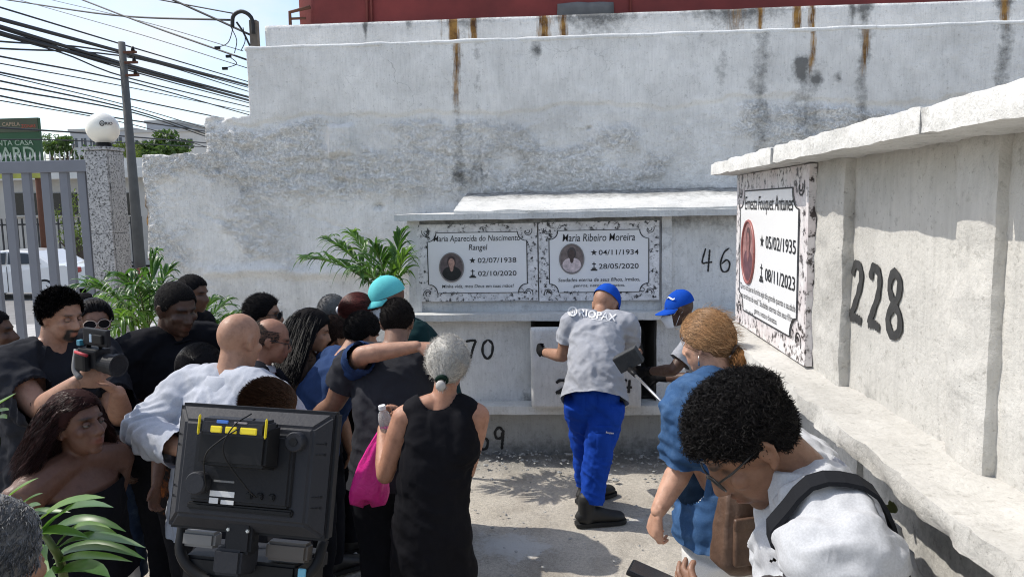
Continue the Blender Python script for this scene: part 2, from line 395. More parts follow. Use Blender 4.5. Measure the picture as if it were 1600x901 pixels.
# ---- tall back wall
def wall_zone(p):
    x, z = p[:,0], p[:,2]
    rag = 0.16*fbm(p, 1.3, 5, 0.6, 2)
    up = smooth(2.84,2.74,z+rag)                                   # below the smooth upper coat
    mid = smooth(1.95,2.15,z+rag+0.25*fbm(p,0.7,3,0.5,31))
    left = smooth(-2.2,-2.9,x+rag*2)
    pt = smooth(-0.10,0.08,fbm(p,1.1,4,0.55,9))
    return np.clip(up*(0.18+0.82*np.maximum(mid,0.75*left))*(0.25+0.75*pt),0,1), rag
def wall_disp_smooth(p): return 0.006*fbm(p,2.2,3)
def wall_disp(p):
    x, z = p[:,0], p[:,2]; rz_, rag = wall_zone(p)
    q = p+0.05*np.stack([fbm(p,3,2,0.5,41),0*x,fbm(p,3,2,0.5,43)],1)
    f1 = fbm(q*np.array([1,1,1.7]), 4.5, 4, 0.6, 1); rid = np.clip(1-np.abs(fbm(q*np.array([1,1,1.9]),7,3,0.6,6))*3,0,1)**2; f2 = fbm(q, 22, 3, 0.6, 4); fl = np.clip(fbm(q,11,3,0.5,14)*3,0,1)
    ter = sum(smooth(-0.035,0.035,fbm(q*np.array([1,1,1.5]),fq,3,0.6,sd)+of) for fq,sd,of in ((4,51,0.1),(6.5,52,-0.05),(9,53,0.05),(13,54,-0.08)))
    d = 0.006*fbm(p,2.2,3) + rz_*(0.011*f1+0.010*rid+0.009*f2+0.008*ter)
    d += 0.004*np.clip(fbm(q,9,3,0.5,71)*4-1.2,0,1)                   # thin trowel patches
    lip = smooth(2.86,2.83,z+rag); d += 0.0+0.018*(1-lip)
    d += 0.045*np.exp(-((z-1.45+0.04*fbm(p,3,3))/0.05)**2)*smooth(-0.9,-1.4,x)*smooth(-3.5,-3.0,x)
    st0 = at(515,240,Y=WY); st1 = at(552,196,Y=WY)
    d += 0.055*smooth(st0[0]-0.02,st0[0]+0.02,x+rag*0.12)*smooth(st1[0]+0.02,st1[0]-0.02,x+rag*0.12)*smooth(st0[2]-0.04,st0[2]+0.02,z+rag*0.3)*smooth(st1[2]+0.02,st1[2]-0.02,z)
    for (px,py,w) in [(592,323,0.05),(345,185,0.05),(345,265,0.06),(385,235,0.07),(535,285,0.06),(920,200,0.025),(520,250,0.04)]:
        c = at(px,py,Y=WY); d -= 0.035*np.clip(np.exp(-((x-c[0])/w)**2-((z-c[2])/(w*0.6))**2)*(1+0.8*fbm(p,25,3))*1.6-0.3,0,1)
    for (xa,za,xb,zb) in [(-2.9,2.2,-2.2,2.35),(-2.3,1.95,-1.6,1.7),(-3.3,2.0,-2.7,1.75),(-1.3,2.5,-0.5,2.42)]:   # cracks
        t = np.clip(((x-xa)*(xb-xa)+(z-za)*(zb-za))/((xb-xa)**2+(zb-za)**2),0,1); dd = np.hypot(x-xa-t*(xb-xa), z-za-t*(zb-za)+0.05*fbm(p,6,3,0.6,5)); d -= 0.012*np.exp(-(dd/0.012)**2)
    return d
def wall_top(x):
    z = np.where(x > -2.765, 3.425, np.where(x > -3.195, 2.845, 2.525))
    return z
def build_wall():
    x0, x1, z1, res = -3.84, 4.3, 3.425, 0.0145
    nx, nz = int((x1-x0)/res), int(z1/res)
    gx_ = np.linspace(x0,x1,nx+1); gz_ = np.linspace(0,z1,nz+1); A, B = np.meshgrid(gx_,gz_,indexing='ij')
    V = np.stack([A.ravel(), np.full(A.size,WY), B.ravel()],1); x, z = V[:,0], V[:,2]
    idx = np.arange(A.size).reshape(A.shape); Q = np.stack([idx[:-1,:-1],idx[1:,:-1],idx[1:,1:],idx[:-1,1:]],-1).reshape(-1,4)
    c = V[Q].mean(1)
    rag = 0.028*fbm(c,5,4,0.6,12)+0.012*fbm(c,22,3,0.6,2); ragx = 0.035*fbm(c,4,4,0.6,21)+0.012*fbm(c,20,3)
    keep = (c[:,2]+np.where(c[:,0] > -2.76, 0, rag) < wall_top(c[:,0]+np.where(c[:,2] > 2.86, 0, ragx*0.6))) & (c[:,0]+ragx+0.02*smooth(1.6,0.2,c[:,2]) > -3.79)
    Q = Q[keep]
    d = wall_disp(V); V[:,1] -= d
    crevice_shade = np.clip(-(d-wall_disp_smooth(V))*40,0,1)
    # back skin + rim
    e = np.concatenate([Q[:,[0,1]],Q[:,[1,2]],Q[:,[2,3]],Q[:,[3,0]]]); key = np.sort(e,1); kk = key[:,0].astype(np.int64)*10**7+key[:,1]
    u, inv, cnt = np.unique(kk, return_inverse=True, return_counts=True); be = e[cnt[inv] == 1]
    bv = np.unique(be); 
    # round the broken edge a little
    for it in range(2):
        acc = np.zeros((len(V),3)); n_ = np.zeros(len(V)); np.add.at(acc,be[:,0],V[be[:,1]]); np.add.at(acc,be[:,1],V[be[:,0]]); np.add.at(n_,be[:,0],1); np.add.at(n_,be[:,1],1)
        V[bv] = 0.4*V[bv]+0.6*acc[bv]/n_[bv][:,None]
    layers = [(0.03,0.012),(0.10,0.0),(0.25,0.0),(0.5,0.0)]; cur = dict(zip(bv,bv)); Vl = [V]; Ql = [Q]; n0 = len(V); prev = {int(i):int(i) for i in bv}
    for dy,_ in layers:
        W = V[bv].copy(); W[:,1] = WY+dy; W[:,2] += 0.01*fbm(W,9,3); W[:,0] += 0.012*fbm(W,9,3,0.5,3)
        new = {int(i):n0+k for k,i in enumerate(bv)}; Vl.append(W); n0 += len(W)
        Ql.append(np.array([(prev[int(p_)],new[int(p_)],new[int(q_)],prev[int(q_)]) for p_,q_ in be])); prev = new
    V2 = np.concatenate(Vl); Q2 = np.concatenate(Ql); me = mesh_of(V2,Q2)
    x, z = V2[:,0], V2[:,2]; g = np.zeros(len(V2)); ru = np.zeros(len(V2))
    def streak(px, w, ztop, zbot, a, arr):
        c = at(px,60,Y=WY)[0]; arr += a*np.exp(-((x-c+0.012*np.sin(z*9))/w)**2)*smooth(zbot-0.15,zbot+0.25,z)*smooth(ztop+0.02,ztop-0.02,z)
    for px,w,zt,zb,a in [(712,0.04,3.9,2.80,0.72),(740,0.02,3.7,3.4,0.6),(1190,0.03,3.9,3.4,0.5),(1268,0.03,3.9,3.0,0.75),(1245,0.03,3.9,3.4,0.6),(1350,0.035,3.6,3.0,0.8),(1568,0.04,3.9,3.35,0.8)]:
        streak(px,w,zt,zb,a,ru)
    for px,w,zt,zb,a in [(712,0.06,3.5,2.1,0.55),(745,0.05,3.6,2.3,0.42),(1190,0.09,3.6,2.1,0.60),(1262,0.16,3.2,2.2,0.58),(1350,0.07,3.5,2.3,0.72),(1568,0.08,3.5,2.6,0.75),(960,0.3,3.7,3.5,0.35),(1100,0.12,3.5,3.3,0.3),(830,0.05,3.5,3.1,0.3),(1130,0.05,3.5,2.9,0.3)]:
        streak(px,w,zt,zb,a,g)
    for px,py,w,h,a in [(740,275,0.2,0.12,0.66),(560,290,0.3,0.35,0.30),(1080,295,0.8,0.06,0.5),(840,80,0.05,0.07,0.75),(900,310,1.3,0.05,0.45),(345,215,0.2,0.2,0.35),(1090,130,0.5,0.3,0.3),(450,295,0.5,0.25,0.25),(1250,100,0.06,0.12,0.85),(1275,125,0.05,0.05,0.8),(1310,122,0.05,0.05,0.8),(820,235,0.25,0.06,0.4)]:
        c = at(px,py,Y=WY); g += a*np.exp(-((x-c[0])/w)**2-((z-c[2])/h)**2)
    c = at(226,335,Y=WY); ru += 1.3*np.exp(-((x+3.82)/0.05)**2-((z-c[2])/0.18)**2)
    g += 0.16*smooth(3.25,3.44,z)*(fbm(V2,4,3)+0.8)
    g[:len(crevice_shade)] += 0.10*crevice_shade  # occlusion-like shade of the relief's crevices, painted in along with the grime
    attr(me,'grime',g); attr(me,'rust',ru); rz_ = wall_zone(V2)[0]; rz_[len(crevice_shade):] = 0.6; attr(me,'rough',rz_)
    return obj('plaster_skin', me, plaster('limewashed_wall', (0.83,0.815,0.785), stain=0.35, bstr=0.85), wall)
wall = empty('boundary_wall', (0,WY,0), 'tall limewashed plaster wall with rust streaks behind the tombs', 'wall')
build_wall()
V, Q = block(4.25,7.0,WY,WY+0.5,0,3.42,0.2,0.01,None,'xXyZ'); me = mesh_of(V,Q); attr(me,'grime',0*V[:,0]); attr(me,'rust',0*V[:,0]); obj('far_end', me, plaster('limewashed_wall'), wall)
# parapet, set back behind the sunlit ledge
V, Q = block(-2.66,6.0,WY+0.16,WY+0.5,3.38,3.665,0.03,0.015,rough(0.006,4),'xXyZ')
me = mesh_of(V,Q); x, z = V[:,0], V[:,2]; ru = np.zeros(len(V)); g = np.zeros(len(V))
for px,w,a in [(705,0.03,1.0),(712,0.025,1.1),(740,0.035,1.0),(688,0.015,0.7),(850,0.07,0.9),(880,0.04,0.95),(1188,0.03,0.9),(1245,0.045,1.0),(1268,0.03,1.0),(1568,0.035,1.0),(1150,0.1,0.5)]:
    c = at(px,45,Y=WY+0.16)[0]; ru += a*np.exp(-((x-c)/w)**2)*smooth(3.3,3.5,z)
for px,w,a in [(570,0.02,1.0),(725,0.2,0.5),(930,0.35,0.75),(1150,0.4,0.7),(1350,0.06,1.0),(1330,0.03,0.8),(1568,0.07,0.9),(640,0.03,0.5)]:
    c = at(px,45,Y=WY+0.16)[0]; g += a*np.exp(-((x-c)/w)**2)*smooth(3.36,3.6,z)
g += 0.35*smooth(3.55,3.66,z); attr(me,'rust',ru); attr(me,'grime',g)
obj('parapet', me, plaster('limewashed_wall'), wall)
# sunlit mortar bead on the ledge
xs_ = np.linspace(-2.78,6.0,260); mb = MB(); P_ = np.stack([xs_,WY-0.004+0.006*fbm(np.stack([xs_,0*xs_,0*xs_],1),6,3),3.426+0.007*fbm(np.stack([xs_,0*xs_,0*xs_+3],1),5,4)],1); mb.tube(P_,0.021+0.006*fbm(P_,9,3,0.5,7),10); obj('ledge_bead', mb.mesh(), plaster('bright_limewash',(0.80,0.80,0.78),stain=0.2), wall)
# red building behind
rb = empty('red_building', (2,WY+0.9,0), 'dark red painted building rising behind the boundary wall', 'building')
redm = mat('red_painted_wall', (0.17,0.026,0.023), 0.75, 0.25, 3, 0.3, 30)
x0 = at(467,10,Y=WY+0.55)[0]
V, Q = block(x0,7.0,WY+0.55,WY+3.0,3.45,4.7,0.25,0.01,rough(0.01,2),'xXyZ'); obj('red_storey', mesh_of(V,Q), redm, rb)
V, Q = block(x0+0.02,6.98,WY+0.57,WY+2.98,0,3.46,0.4,0.01,None,'xXyZ'); obj('lower_wall', mesh_of(V,Q), mat('grey_cement',(0.13,0.13,0.13),0.9,0.3,5,0.4,40), rb)  # unseen lower part, made grey so no red light bounces onto the pillar
for px in (573,580,985):
    mb = MB(); p = at(px,20,Y=WY+0.53); mb.tube([(p[0],WY+0.535,3.6),(p[0]+0.01,WY+0.535,4.7)],0.012)
    obj('conduit', mb.mesh(), mat('dark_red_pipe',(0.16,0.03,0.025),0.6), rb)
mb = MB(); a0 = at(455,30,Y=WY+0.53); mb.tube([(a0[0],WY+0.5,3.66),(a0[0],WY+0.5,3.86),(a0[0]+0.2,WY+0.5,3.90)],0.018); mb.tube([(a0[0],WY+0.5,3.8),(a0[0]+0.15,WY+0.5,3.80)],0.012)
obj('bracket_pipe', mb.mesh(), mat('rusty_iron',(0.12,0.05,0.03),0.85), rb)
V, Q = block(at(870,10,Y=WY+0.53)[0],at(960,10,Y=WY+0.53)[0],WY+0.53,WY+0.56,3.6,3.86,0.05,0.01,rough(0.02,6)); obj('bare_cement_patch', mesh_of(V,Q), mat('grey_cement',(0.13,0.13,0.13),0.9,0.3,5,0.4,40), rb)

# ---- tomb block in front of the wall
TP = plaster('tomb_plaster', (0.74,0.74,0.73)); TW = plaster('white_ledge_paint', (0.68,0.675,0.65), stain=0.4); TG = plaster('grey_render', (0.40,0.40,0.385), stain=0.6)
tb = empty('tomb_block', (0,TY,0), 'white plastered block of burial niches with ledges against the tall wall', 'tomb')
def part(name, b, m, parent, res=0.035, r=0.005, d=None, grime=None, sides='xXyYzZ', post=None):
    V, Q = block(*b, res, r, d or rough(0.006,6,4,b[0]), sides)
    if post is not None: V = post(V)
    me = mesh_of(V,Q,True,35); attr(me,'grime', grime(V) if grime else np.zeros(len(V))); attr(me,'rust',np.zeros(len(V)))
    return obj(name, me, m, parent)
lowg = lambda V: 0.75*smooth(0.30,-0.02,V[:,2])+0.25*fbm(V,2,3)
base_c = part('base_course',(-1.16,2.4,TY,WY,-0.05,0.362),TG,tb,grime=lowg,d=rough(0.012,5,5,1))
part('lower_ledge',(-1.2,2.4,TY-0.13,TY+0.1,0.362,0.434),TW,tb,r=0.006,d=rough(0.009,7,4,5))
nl, nr = at(824,560,Y=TY)[0], at(1045,560,Y=TY)[0]
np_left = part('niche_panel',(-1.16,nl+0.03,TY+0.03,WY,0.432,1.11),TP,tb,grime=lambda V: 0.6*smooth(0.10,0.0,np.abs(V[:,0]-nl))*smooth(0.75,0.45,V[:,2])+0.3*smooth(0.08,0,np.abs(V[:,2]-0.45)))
part('niche_panel',(nr,2.4,TY+0.03,WY,0.432,1.11),TP,tb,grime=lambda V: 0.5*smooth(0.7,0.45,V[:,2]))
NI = plaster('shade_dark_niche', (0.07,0.068,0.065), stain=0.6)  # depth shade painted into the colour, so the open niche reads black
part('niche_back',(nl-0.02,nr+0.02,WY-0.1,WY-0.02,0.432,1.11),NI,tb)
part('niche_side',(nl+0.02,nl+0.042,TY+0.045,WY-0.05,0.436,1.105),NI,tb); part('niche_side',(nr-0.110,nr-0.094,TY+0.03,WY-0.05,0.436,1.105),NI,tb); part('niche_ceiling',(nl,nr-0.05,TY+0.05,WY-0.05,1.085,1.104),NI,tb); part('niche_floor',(nl,nr-0.05,TY+0.12,WY-0.05,0.433,0.45),NI,tb)  # thin liners added inside the niche to carry the painted shade
part('divider',(nr-0.095,nr,TY+0.012,TY+0.5,0.43,1.112),TP,tb,grime=lambda V: 0.3+0*V[:,0])
part('middle_ledge',(-1.2,2.4,TY-0.12,WY,1.106,1.166),TW,tb,r=0.006,d=rough(0.009,6,4,7),grime=lambda V: 0.25*fbm(V,3,3)+0.15)
up_panel = part('upper_panel',(-1.14,2.4,TY+0.035,WY,1.16,1.905),TP,tb,grime=lambda V: 0.45*smooth(1.7,1.9,V[:,2])+0.25)
part('pilaster',(-1.215,-1.115,TY-0.01,TY+0.4,1.16,1.905),TP,tb)
p0, p1 = at(1034,400,Y=TY)[0], at(1050,400,Y=TY)[0]
part('pilaster',(p0,p1,TY-0.004,TY+0.2,1.16,1.905),TP,tb,grime=lambda V: 0.35+0.3*fbm(V,4,3))
part('top_slab',(-1.285,2.4,TY-0.14,WY,1.898,1.948),TW,tb,r=0.005,d=rough(0.008,7,4,9),grime=lambda V: 0.25*smooth(1.93,1.9,V[:,2]))
rx0 = at(712,325,Y=TY)[0]
def slope(V):
    k = smooth(1.94,1.99,V[:,2]); V = V.copy(); t = (V[:,1]-(TY-0.11))/(WY-TY+0.11)
    V[:,2] = np.where(V[:,2] > 1.955, 1.965+0.155*np.clip(t,0,1)**0.8+0.012*fbm(V,5,3), V[:,2]); return V
part('sloped_roof',(rx0,2.4,TY-0.11,WY+0.02,1.94,2.0),TW,tb,res=0.03,d=rough(0.01,6,4,4),post=slope,grime=lambda V: 0.62*smooth(0.1,0.7,V[:,1]-TY)+0.25)
# crumbs of mortar along the foot of the tomb, too many to count
mb = MB(); bmi = bmesh.new(); bmesh.ops.create_icosphere(bmi, subdivisions=1, radius=1); iv = np.array([q.co[:] for q in bmi.verts]); iF = [tuple(q.index for q in f.verts) for f in bmi.faces]; bmi.free()
for i in range(700):
    y = TY-abs(RNG.normal())*0.30-0.01 if i < 520 else RNG.uniform(3.6,5.6); x = RNG.uniform(-1.6,1.9); s = RNG.uniform(0.003,0.011) if i > 40 else RNG.uniform(0.010,0.022); mb.add(iv*(1+0.35*RNG.normal(size=iv.shape))*s*np.array([1.2,1,0.6])+np.array([x,y,0.018+0.02*smooth(5.2,5.7,y)]),iF)
me = mb.mesh(False); attr(me,'grime',np.zeros(len(me.vertices))); obj('mortar_crumbs', me, TG, kind='stuff', label='crumbled grey mortar bits scattered along the foot of the tomb')
# painted numbers
a, b_ = at(1095,425,Y=TY+0.03), at(1095,388,Y=TY+0.03)
digits(tb,up_panel,BLACK(),'46',(a[0],TY-0.1,a[2]),X3,Z3,-Y3,b_[2]-a[2],0.09,0.05,0.013)
a = at(701,560,Y=TY+0.03); digits(tb,np_left,BLACK(),'470',(a[0],TY-0.1,a[2]),X3,Z3,-Y3,0.155,0.095,0.04,0.02)
a = at(724,701,Y=TY); digits(tb,base_c,BLACK(),'469',(a[0],TY-0.1,a[2]),X3,Z3,-Y3,0.185,0.085,0.04,0.022)

# ---- loose concrete slab being lifted out of the niche
sl = empty('niche_cover_slab', (*at(915,625,Y=5.62)[:2],0.43), 'loose grey concrete cover slab held in front of the open niche', 'slab')
s0, s1 = at(830,620,Y=5.60), at(1002,510,Y=5.60)
V, Q = block(s0[0],s1[0],5.585,5.655,0.437,s1[2],0.03,0.012,rough(0.006,7,5,3))
me = mesh_of(V,Q); attr(me,'grime',0.25*fbm(V,3,3)+0.1); attr(me,'rust',np.zeros(len(V))); slc = obj('concrete', me, plaster('bare_slab',(0.68,0.67,0.65),stain=0.6), sl)
a = at(866,612,Y=5.58); digits(sl,slc,BLACK(),'2',(a[0],5.4,a[2]-0.01),X3,Z3,-Y3,0.10,0.14,0.05,0.024)
a = at(950,613,Y=5.58); digits(sl,slc,BLACK(),'24',(a[0],5.4,a[2]-0.005),X3,Z3,-Y3,0.11,0.075,0.035,0.02)

# ---- memorial plaques
WHT = mat('plaque_white', (0.80,0.80,0.80), 0.22, 0.02, 5, 0.0); INK = mat('engraved_black', (0.015,0.015,0.015), 0.5, 0.1, 20, 0.0)
GB = granite('plaque_granite',(0.03,0.03,0.032),(0.72,0.71,0.71),30,(0.8,0.8,0.8),0.37)
GP = granite('plaque_granite_warm',(0.05,0.04,0.04),(0.66,0.635,0.63),34,(0.88,0.82,0.82),0.39)
def oval(c, u, v, n, ru, rv, lift, k=28):
    t = np.arange(k)*2*math.pi/k; V = np.array(c)+np.array(n)*lift+np.outer(np.cos(t)*ru,u)+np.outer(np.sin(t)*rv,v); return V, [tuple(range(k))]
def plaque(name, o, u, v, n, W, H, rows, label, gm, portrait, small, ornament=0.055):
    """o = lower left corner on the wall; rows = (text, cx, cy, width, height) in fractions"""
    o, u, v, n = [np.array(q, float) for q in (o,u,v,n)]
    T = empty(name, o+u*W/2, label, 'plaque', 'memorial plaques')
    def P3(x, y, l): return o+u*x+v*y+n*l
    mb = MB(); V = [P3(x,y,l) for l in (0.0,0.022) for x,y in ((0,0),(W,0),(W,H),(0,H))]
    mb.add(V,[(3,2,1,0),(4,5,6,7),(0,1,5,4),(1,2,6,5),(2,3,7,6),(3,0,4,7)]); obj('border_slab', mb.mesh(False), gm, T)
    bx, by, rr = W*0.083, H*0.105, W*0.075
    def outline(g):
        pts = []
        for cx,cy,a0 in ((bx,by,90),(W-bx,by,180),(W-bx,H-by,270),(bx,H-by,0)):
            seq = np.linspace(a0,a0-90,9)
            for t in seq: pts.append((cx+ (rr+g)*math.cos(rad(t)), cy+(rr+g)*math.sin(rad(t))))
        Q = np.array(pts); 
        return Q
    def shift(g):
        Q = outline(0.0 if g == 0 else g); return Q
    Q = outline(0); mb = MB(); mb.add([P3(x,y,0.0245) for x,y in Q],[tuple(range(len(Q)))]); obj('white_panel', mb.mesh(False), WHT, T)
    C_ = Q.mean(0); mb = MB(); A = [P3(x,y,0.0262) for x,y in Q]; d = Q-C_; Qi = C_+d*(1-0.008/np.linalg.norm(d,axis=1,keepdims=True)); Bv = [P3(x,y,0.0262) for x,y in Qi]; k = len(Q)
    mb.add(A+Bv,[(i,(i+1)%k,k+(i+1)%k,k+i) for i in range(k)]); obj('border_line', mb.mesh(False), INK, T)
    mb = MB()
    for cx,cy in ((bx,by),(W-bx,by),(W-bx,H-by),(bx,H-by)):          # scroll ornaments in the corners
        for j,(r1,tw) in enumerate(((0.6,0.0),(0.32,2.1))):
            sgx, sgy = (1 if cx < W/2 else -1), (1 if cy < H/2 else -1)
            pts = [P3(cx+sgx*rr*r1*math.cos(t)*(0.4+t*0.16), cy+sgy*rr*r1*math.sin(t)*(0.4+t*0.16), 0.0232) for t in np.linspace(-0.6,3.6,12)]
            for q in range(11):
                a_, b2 = pts[q], pts[q+1]; dd = (b2-a_); s = np.cross(n,dd); s = s/np.linalg.norm(s)*0.003; mb.add([a_-s,b2-s,b2+s,a_+s],[(0,1,2,3)])
    obj('corner_scroll', mb.mesh(False), INK, T, kind='stuff')
    for s,cx,cy,w,h in rows:
        mb = MB(); kk = dict(shear=0.14,weight=0.004) if any(ch.isalpha() for ch in s) else dict(weight=0.006)
        V, Fc = text_mesh(s, P3(cx*W,cy*H,0.0264), u, v, w*W if w else None, h*H, **kk); mb.add(V,Fc)
        obj('lettering', mb.mesh(False), INK, T, kind='stuff')
    mb = MB(); V, Fc = text_mesh(small, P3(0.27*W,0.115*H,0.0264), u, v, 0.13*W, 0.02*H, weight=0.02); mb.add(V,Fc)
    obj('lettering', mb.mesh(False), INK, T, kind='stuff')
    # star, cross on a stepped foot, small mark
    def star(cx,cy,r):
        pts = []
        for i in range(10):
            t = rad(90+36*i); q = r if i%2 == 0 else r*0.42; pts.append(P3(cx+q*math.cos(t),cy+q*math.sin(t),0.0264))
        mb.add([P3(cx,cy,0.0264)]+pts,[(0,i+1,(i+1)%10+1) for i in range(10)])
    def rect(x0_,x1_,y0_,y1_): mb.add([P3(x0_,y0_,0.0264),P3(x1_,y0_,0.0264),P3(x1_,y1_,0.0264),P3(x0_,y1_,0.0264)],[(0,1,2,3)])
    mb = MB(); sx = portrait['sx']*W; y1 = portrait['y1']*H; y2 = portrait['y2']*H
    star(sx,y1,0.028*W); rect(sx-0.004*W,sx+0.004*W,y2-0.03*H,y2+0.055*H); rect(sx-0.017*W,sx+0.017*W,y2+0.026*H,y2+0.036*H); rect(sx-0.018*W,sx+0.018*W,y2-0.035*H,y2-0.018*H); rect(sx-0.028*W,sx+0.028*W,y2-0.055*H,y2-0.037*H)
    cx,cy,r = 0.86*W,0.135*H,0.02*W; t = np.arange(20)*2*math.pi/20
    ring = [P3(cx+math.cos(a_)*r*q,cy+math.sin(a_)*r*q,0.0264) for q in (1,0.82) for a_ in t]; mb.add(ring,[(i,(i+1)%20,20+(i+1)%20,20+i) for i in range(20)]); rect(cx-r*0.5,cx+r*0.5,cy-r*0.6,cy-r*0.4)
    obj('symbols', mb.mesh(False), INK, T, kind='stuff')
    # oval ceramic portrait
    pc = P3(portrait['cx']*W,portrait['cy']*H,0); ru, rv = portrait['ru']*W, portrait['rv']*H
    t = np.arange(33)*2*math.pi/32; mb = MB(); mb.tube([pc+n*0.027+u*math.cos(a_)*ru+v*math.sin(a_)*rv for a_ in t],0.006,6,False)
    fr = obj('portrait', mb.mesh(), mat('portrait_rim_'+small,portrait['rim'],0.4,0.1), T)
    for nm,du,dv,su,sv,col,l in [('backdrop',0,0,1,1,portrait['bg'],0.0265),('dress',0,-0.42,0.72,0.55,portrait['dress'],0.0275),('neck',0,0.0,0.16,0.3,portrait['skin'],0.0280),('hair',0.0,0.38,0.36,0.42,portrait['hair'],0.0277),('face',0,0.3,0.26,0.33,portrait['skin'],0.0284)]:
        if nm == 'dress':
            tt = np.arange(28)*2*math.pi/28; k_ = [(math.cos(a_)*0.78, -0.42+math.sin(a_)*0.5) for a_ in tt]; k_ = [(x,y) if x*x+y*y < 0.93 else (x*0.96/math.hypot(x,y), y*0.96/math.hypot(x,y)) for x,y in k_]
            V = [pc+n*l+u*x*ru+v*y*rv for x,y in k_]; Fc = [tuple(range(28))]
        else: V, Fc = oval(pc+u*du*ru+v*dv*rv,u,v,n,su*ru,sv*rv,l)
        obj(nm, mesh_of(V,Fc,False), mat('portrait_%s_%s'%(nm,small),col,0.4,0.35,40,0), fr)
    return T
q0, q1 = at(655,471,Y=TY), at(839,348,Y=TY)
plaque('memorial_plaque', (q0[0],TY+0.012,q0[2]), X3, Z3, -Y3, q1[0]-q0[0], q1[2]-q0[2],
  [('Maria Aparecida do Nascimento',0.5,0.805,0.72,0.10),('Rangel',0.51,0.69,0.155,0.10),('02/07/1938',0.665,0.53,0.32,0.065),('02/10/2020',0.665,0.36,0.32,0.065),('Minha vida, meu Deus em tuas mãos!',0.5,0.195,0.60,0.05)],
  'white memorial plaque with dark granite border, left one of the pair above the crowd', GB,
  dict(cx=0.285,cy=0.445,ru=0.10,rv=0.185,sx=0.46,y1=0.53,y2=0.36,rim=(0.22,0.2,0.19),bg=(0.12,0.09,0.09),dress=(0.015,0.015,0.015),skin=(0.42,0.25,0.2),hair=(0.05,0.03,0.03)), '471 - QD. 3')
q0, q1 = at(843,470,Y=TY), at(1030,344,Y=TY)
plaque('memorial_plaque', (q0[0],TY+0.010,q0[2]), X3, Z3, -Y3, q1[0]-q0[0], q1[2]-q0[2],
  [('Maria Ribeiro Moreira',0.50,0.80,0.60,0.095),('04/11/1934',0.665,0.61,0.33,0.065),('28/05/2020',0.665,0.435,0.33,0.065),('Saudades eterna de seus filhos, irmãos,',0.5,0.265,0.68,0.055),('genros, netos e bisnetos.',0.5,0.19,0.43,0.05)],
  'white memorial plaque with dark granite border above the stooping worker, right one of the pair', GB,
  dict(cx=0.275,cy=0.535,ru=0.10,rv=0.185,sx=0.46,y1=0.61,y2=0.435,rim=(0.22,0.2,0.19),bg=(0.18,0.14,0.13),dress=(0.6,0.5,0.5),skin=(0.07,0.045,0.04),hair=(0.06,0.05,0.05)), '468 - QD. 3')

# ---- tomb row on the right, running towards the camera
rt = empty('tomb_row', (1.2,1.0,0), 'sunlit whitewashed tomb row with overhanging slab on the right', 'tomb')
FX = 0.745
RW = plaster('sunlit_limewash', (0.54,0.525,0.49), stain=0.55, bstr=0.45)
def rg(V): return 0.35*smooth(0.05,0.0,V[:,2]-1.495)+0.25*fbm(V,2.5,4)
core = part('core',(FX+0.030,2.8,-1.5,3.12,0.0,2.115),RW,rt,res=0.03,d=rough(0.007,5,5,2),sides='xYZy',grime=rg)
for y0,y1,x_ in [(2.02,3.12,FX),(1.34,1.475,FX+0.006),(0.35,0.52,FX),(-0.7,-0.5,FX)]:
    part('pilaster',(x_,FX+0.2,y0,y1,1.46,2.115),RW,rt,res=0.012,r=0.010,d=rough(0.012,12,5,y0),grime=rg)
for y0,y1 in [(2.86,3.12),(1.9,2.12),(1.1,1.28),(0.2,0.4)]:
    part('lower_pilaster',(FX+0.01,FX+0.2,y0,y1,0.0,1.45),RW,rt,res=0.025,r=0.004,d=rough(0.008,12,5,y0+3),grime=rg)
def ledge_post(V): 
    V = V.copy(); k = smooth(0.64,0.60,V[:,0])*(V[:,2] > 1.46); V[:,2] -= 0.0*k
    e = smooth(0.66,0.63,V[:,0]); V[:,0] += e*0.022*np.clip(fbm(V,9,5,0.65,8)*1.3,-0.3,1); V[:,2] += 0.008*smooth(0.68,0.80,V[:,0])*(V[:,2] > 1.46)*(1+fbm(V,6,3)); return V
part('ledge',(0.625,FX+0.13,-1.5,3.16,1.440,1.493),RW,rt,res=0.02,r=0.005,d=rough(0.007,18,5,6),post=ledge_post,grime=lambda V: 0.18+0.3*fbm(V,3,4))
ys = [3.16]+[at(px,220,X=0.62)[1] for px in (1203,1432)]+[0.6,-0.3,-1.5]
for i in range(len(ys)-1):
    dz = [0,0.0015,-0.001,0.001,-0.001,0.002,0][i]
    part('roof_slab',(0.622+[0,0.002,-0.002,0.001,0.0,0.002,0][i],2.85,ys[i+1]+0.0015,ys[i]-0.0005,2.108+dz,2.158+dz),TW,rt,res=0.018 if ys[i] > 0.7 else 0.2,r=0.005,d=rough(0.010,14,5,i*3.3),
         grime=lambda V,i=i: 0.42*smooth(0.03,0.0,np.minimum(np.abs(V[:,1]-ys[i]),np.abs(V[:,1]-ys[i+1])))+0.22*fbm(V,5,3)+0.1)
a, b_ = at(1350,497,X=FX+0.065), at(1356,412,X=FX+0.065); c = at(1437,470,X=FX+0.065)
digits(rt,core,mat('faded_black_paint',(0.03,0.03,0.03),0.8,0.4,30,0.1),'228',(FX-0.1,a[1],a[2]),-Y3,Z3,-X3,b_[2]-a[2],(a[1]-c[1])*0.27,(a[1]-c[1])*0.09,0.024)
q0 = at(1148,505,X=0.722); q1 = at(1256,572,X=0.722); qt = at(1260,262,X=0.722)
pw = q0[1]-q1[1]
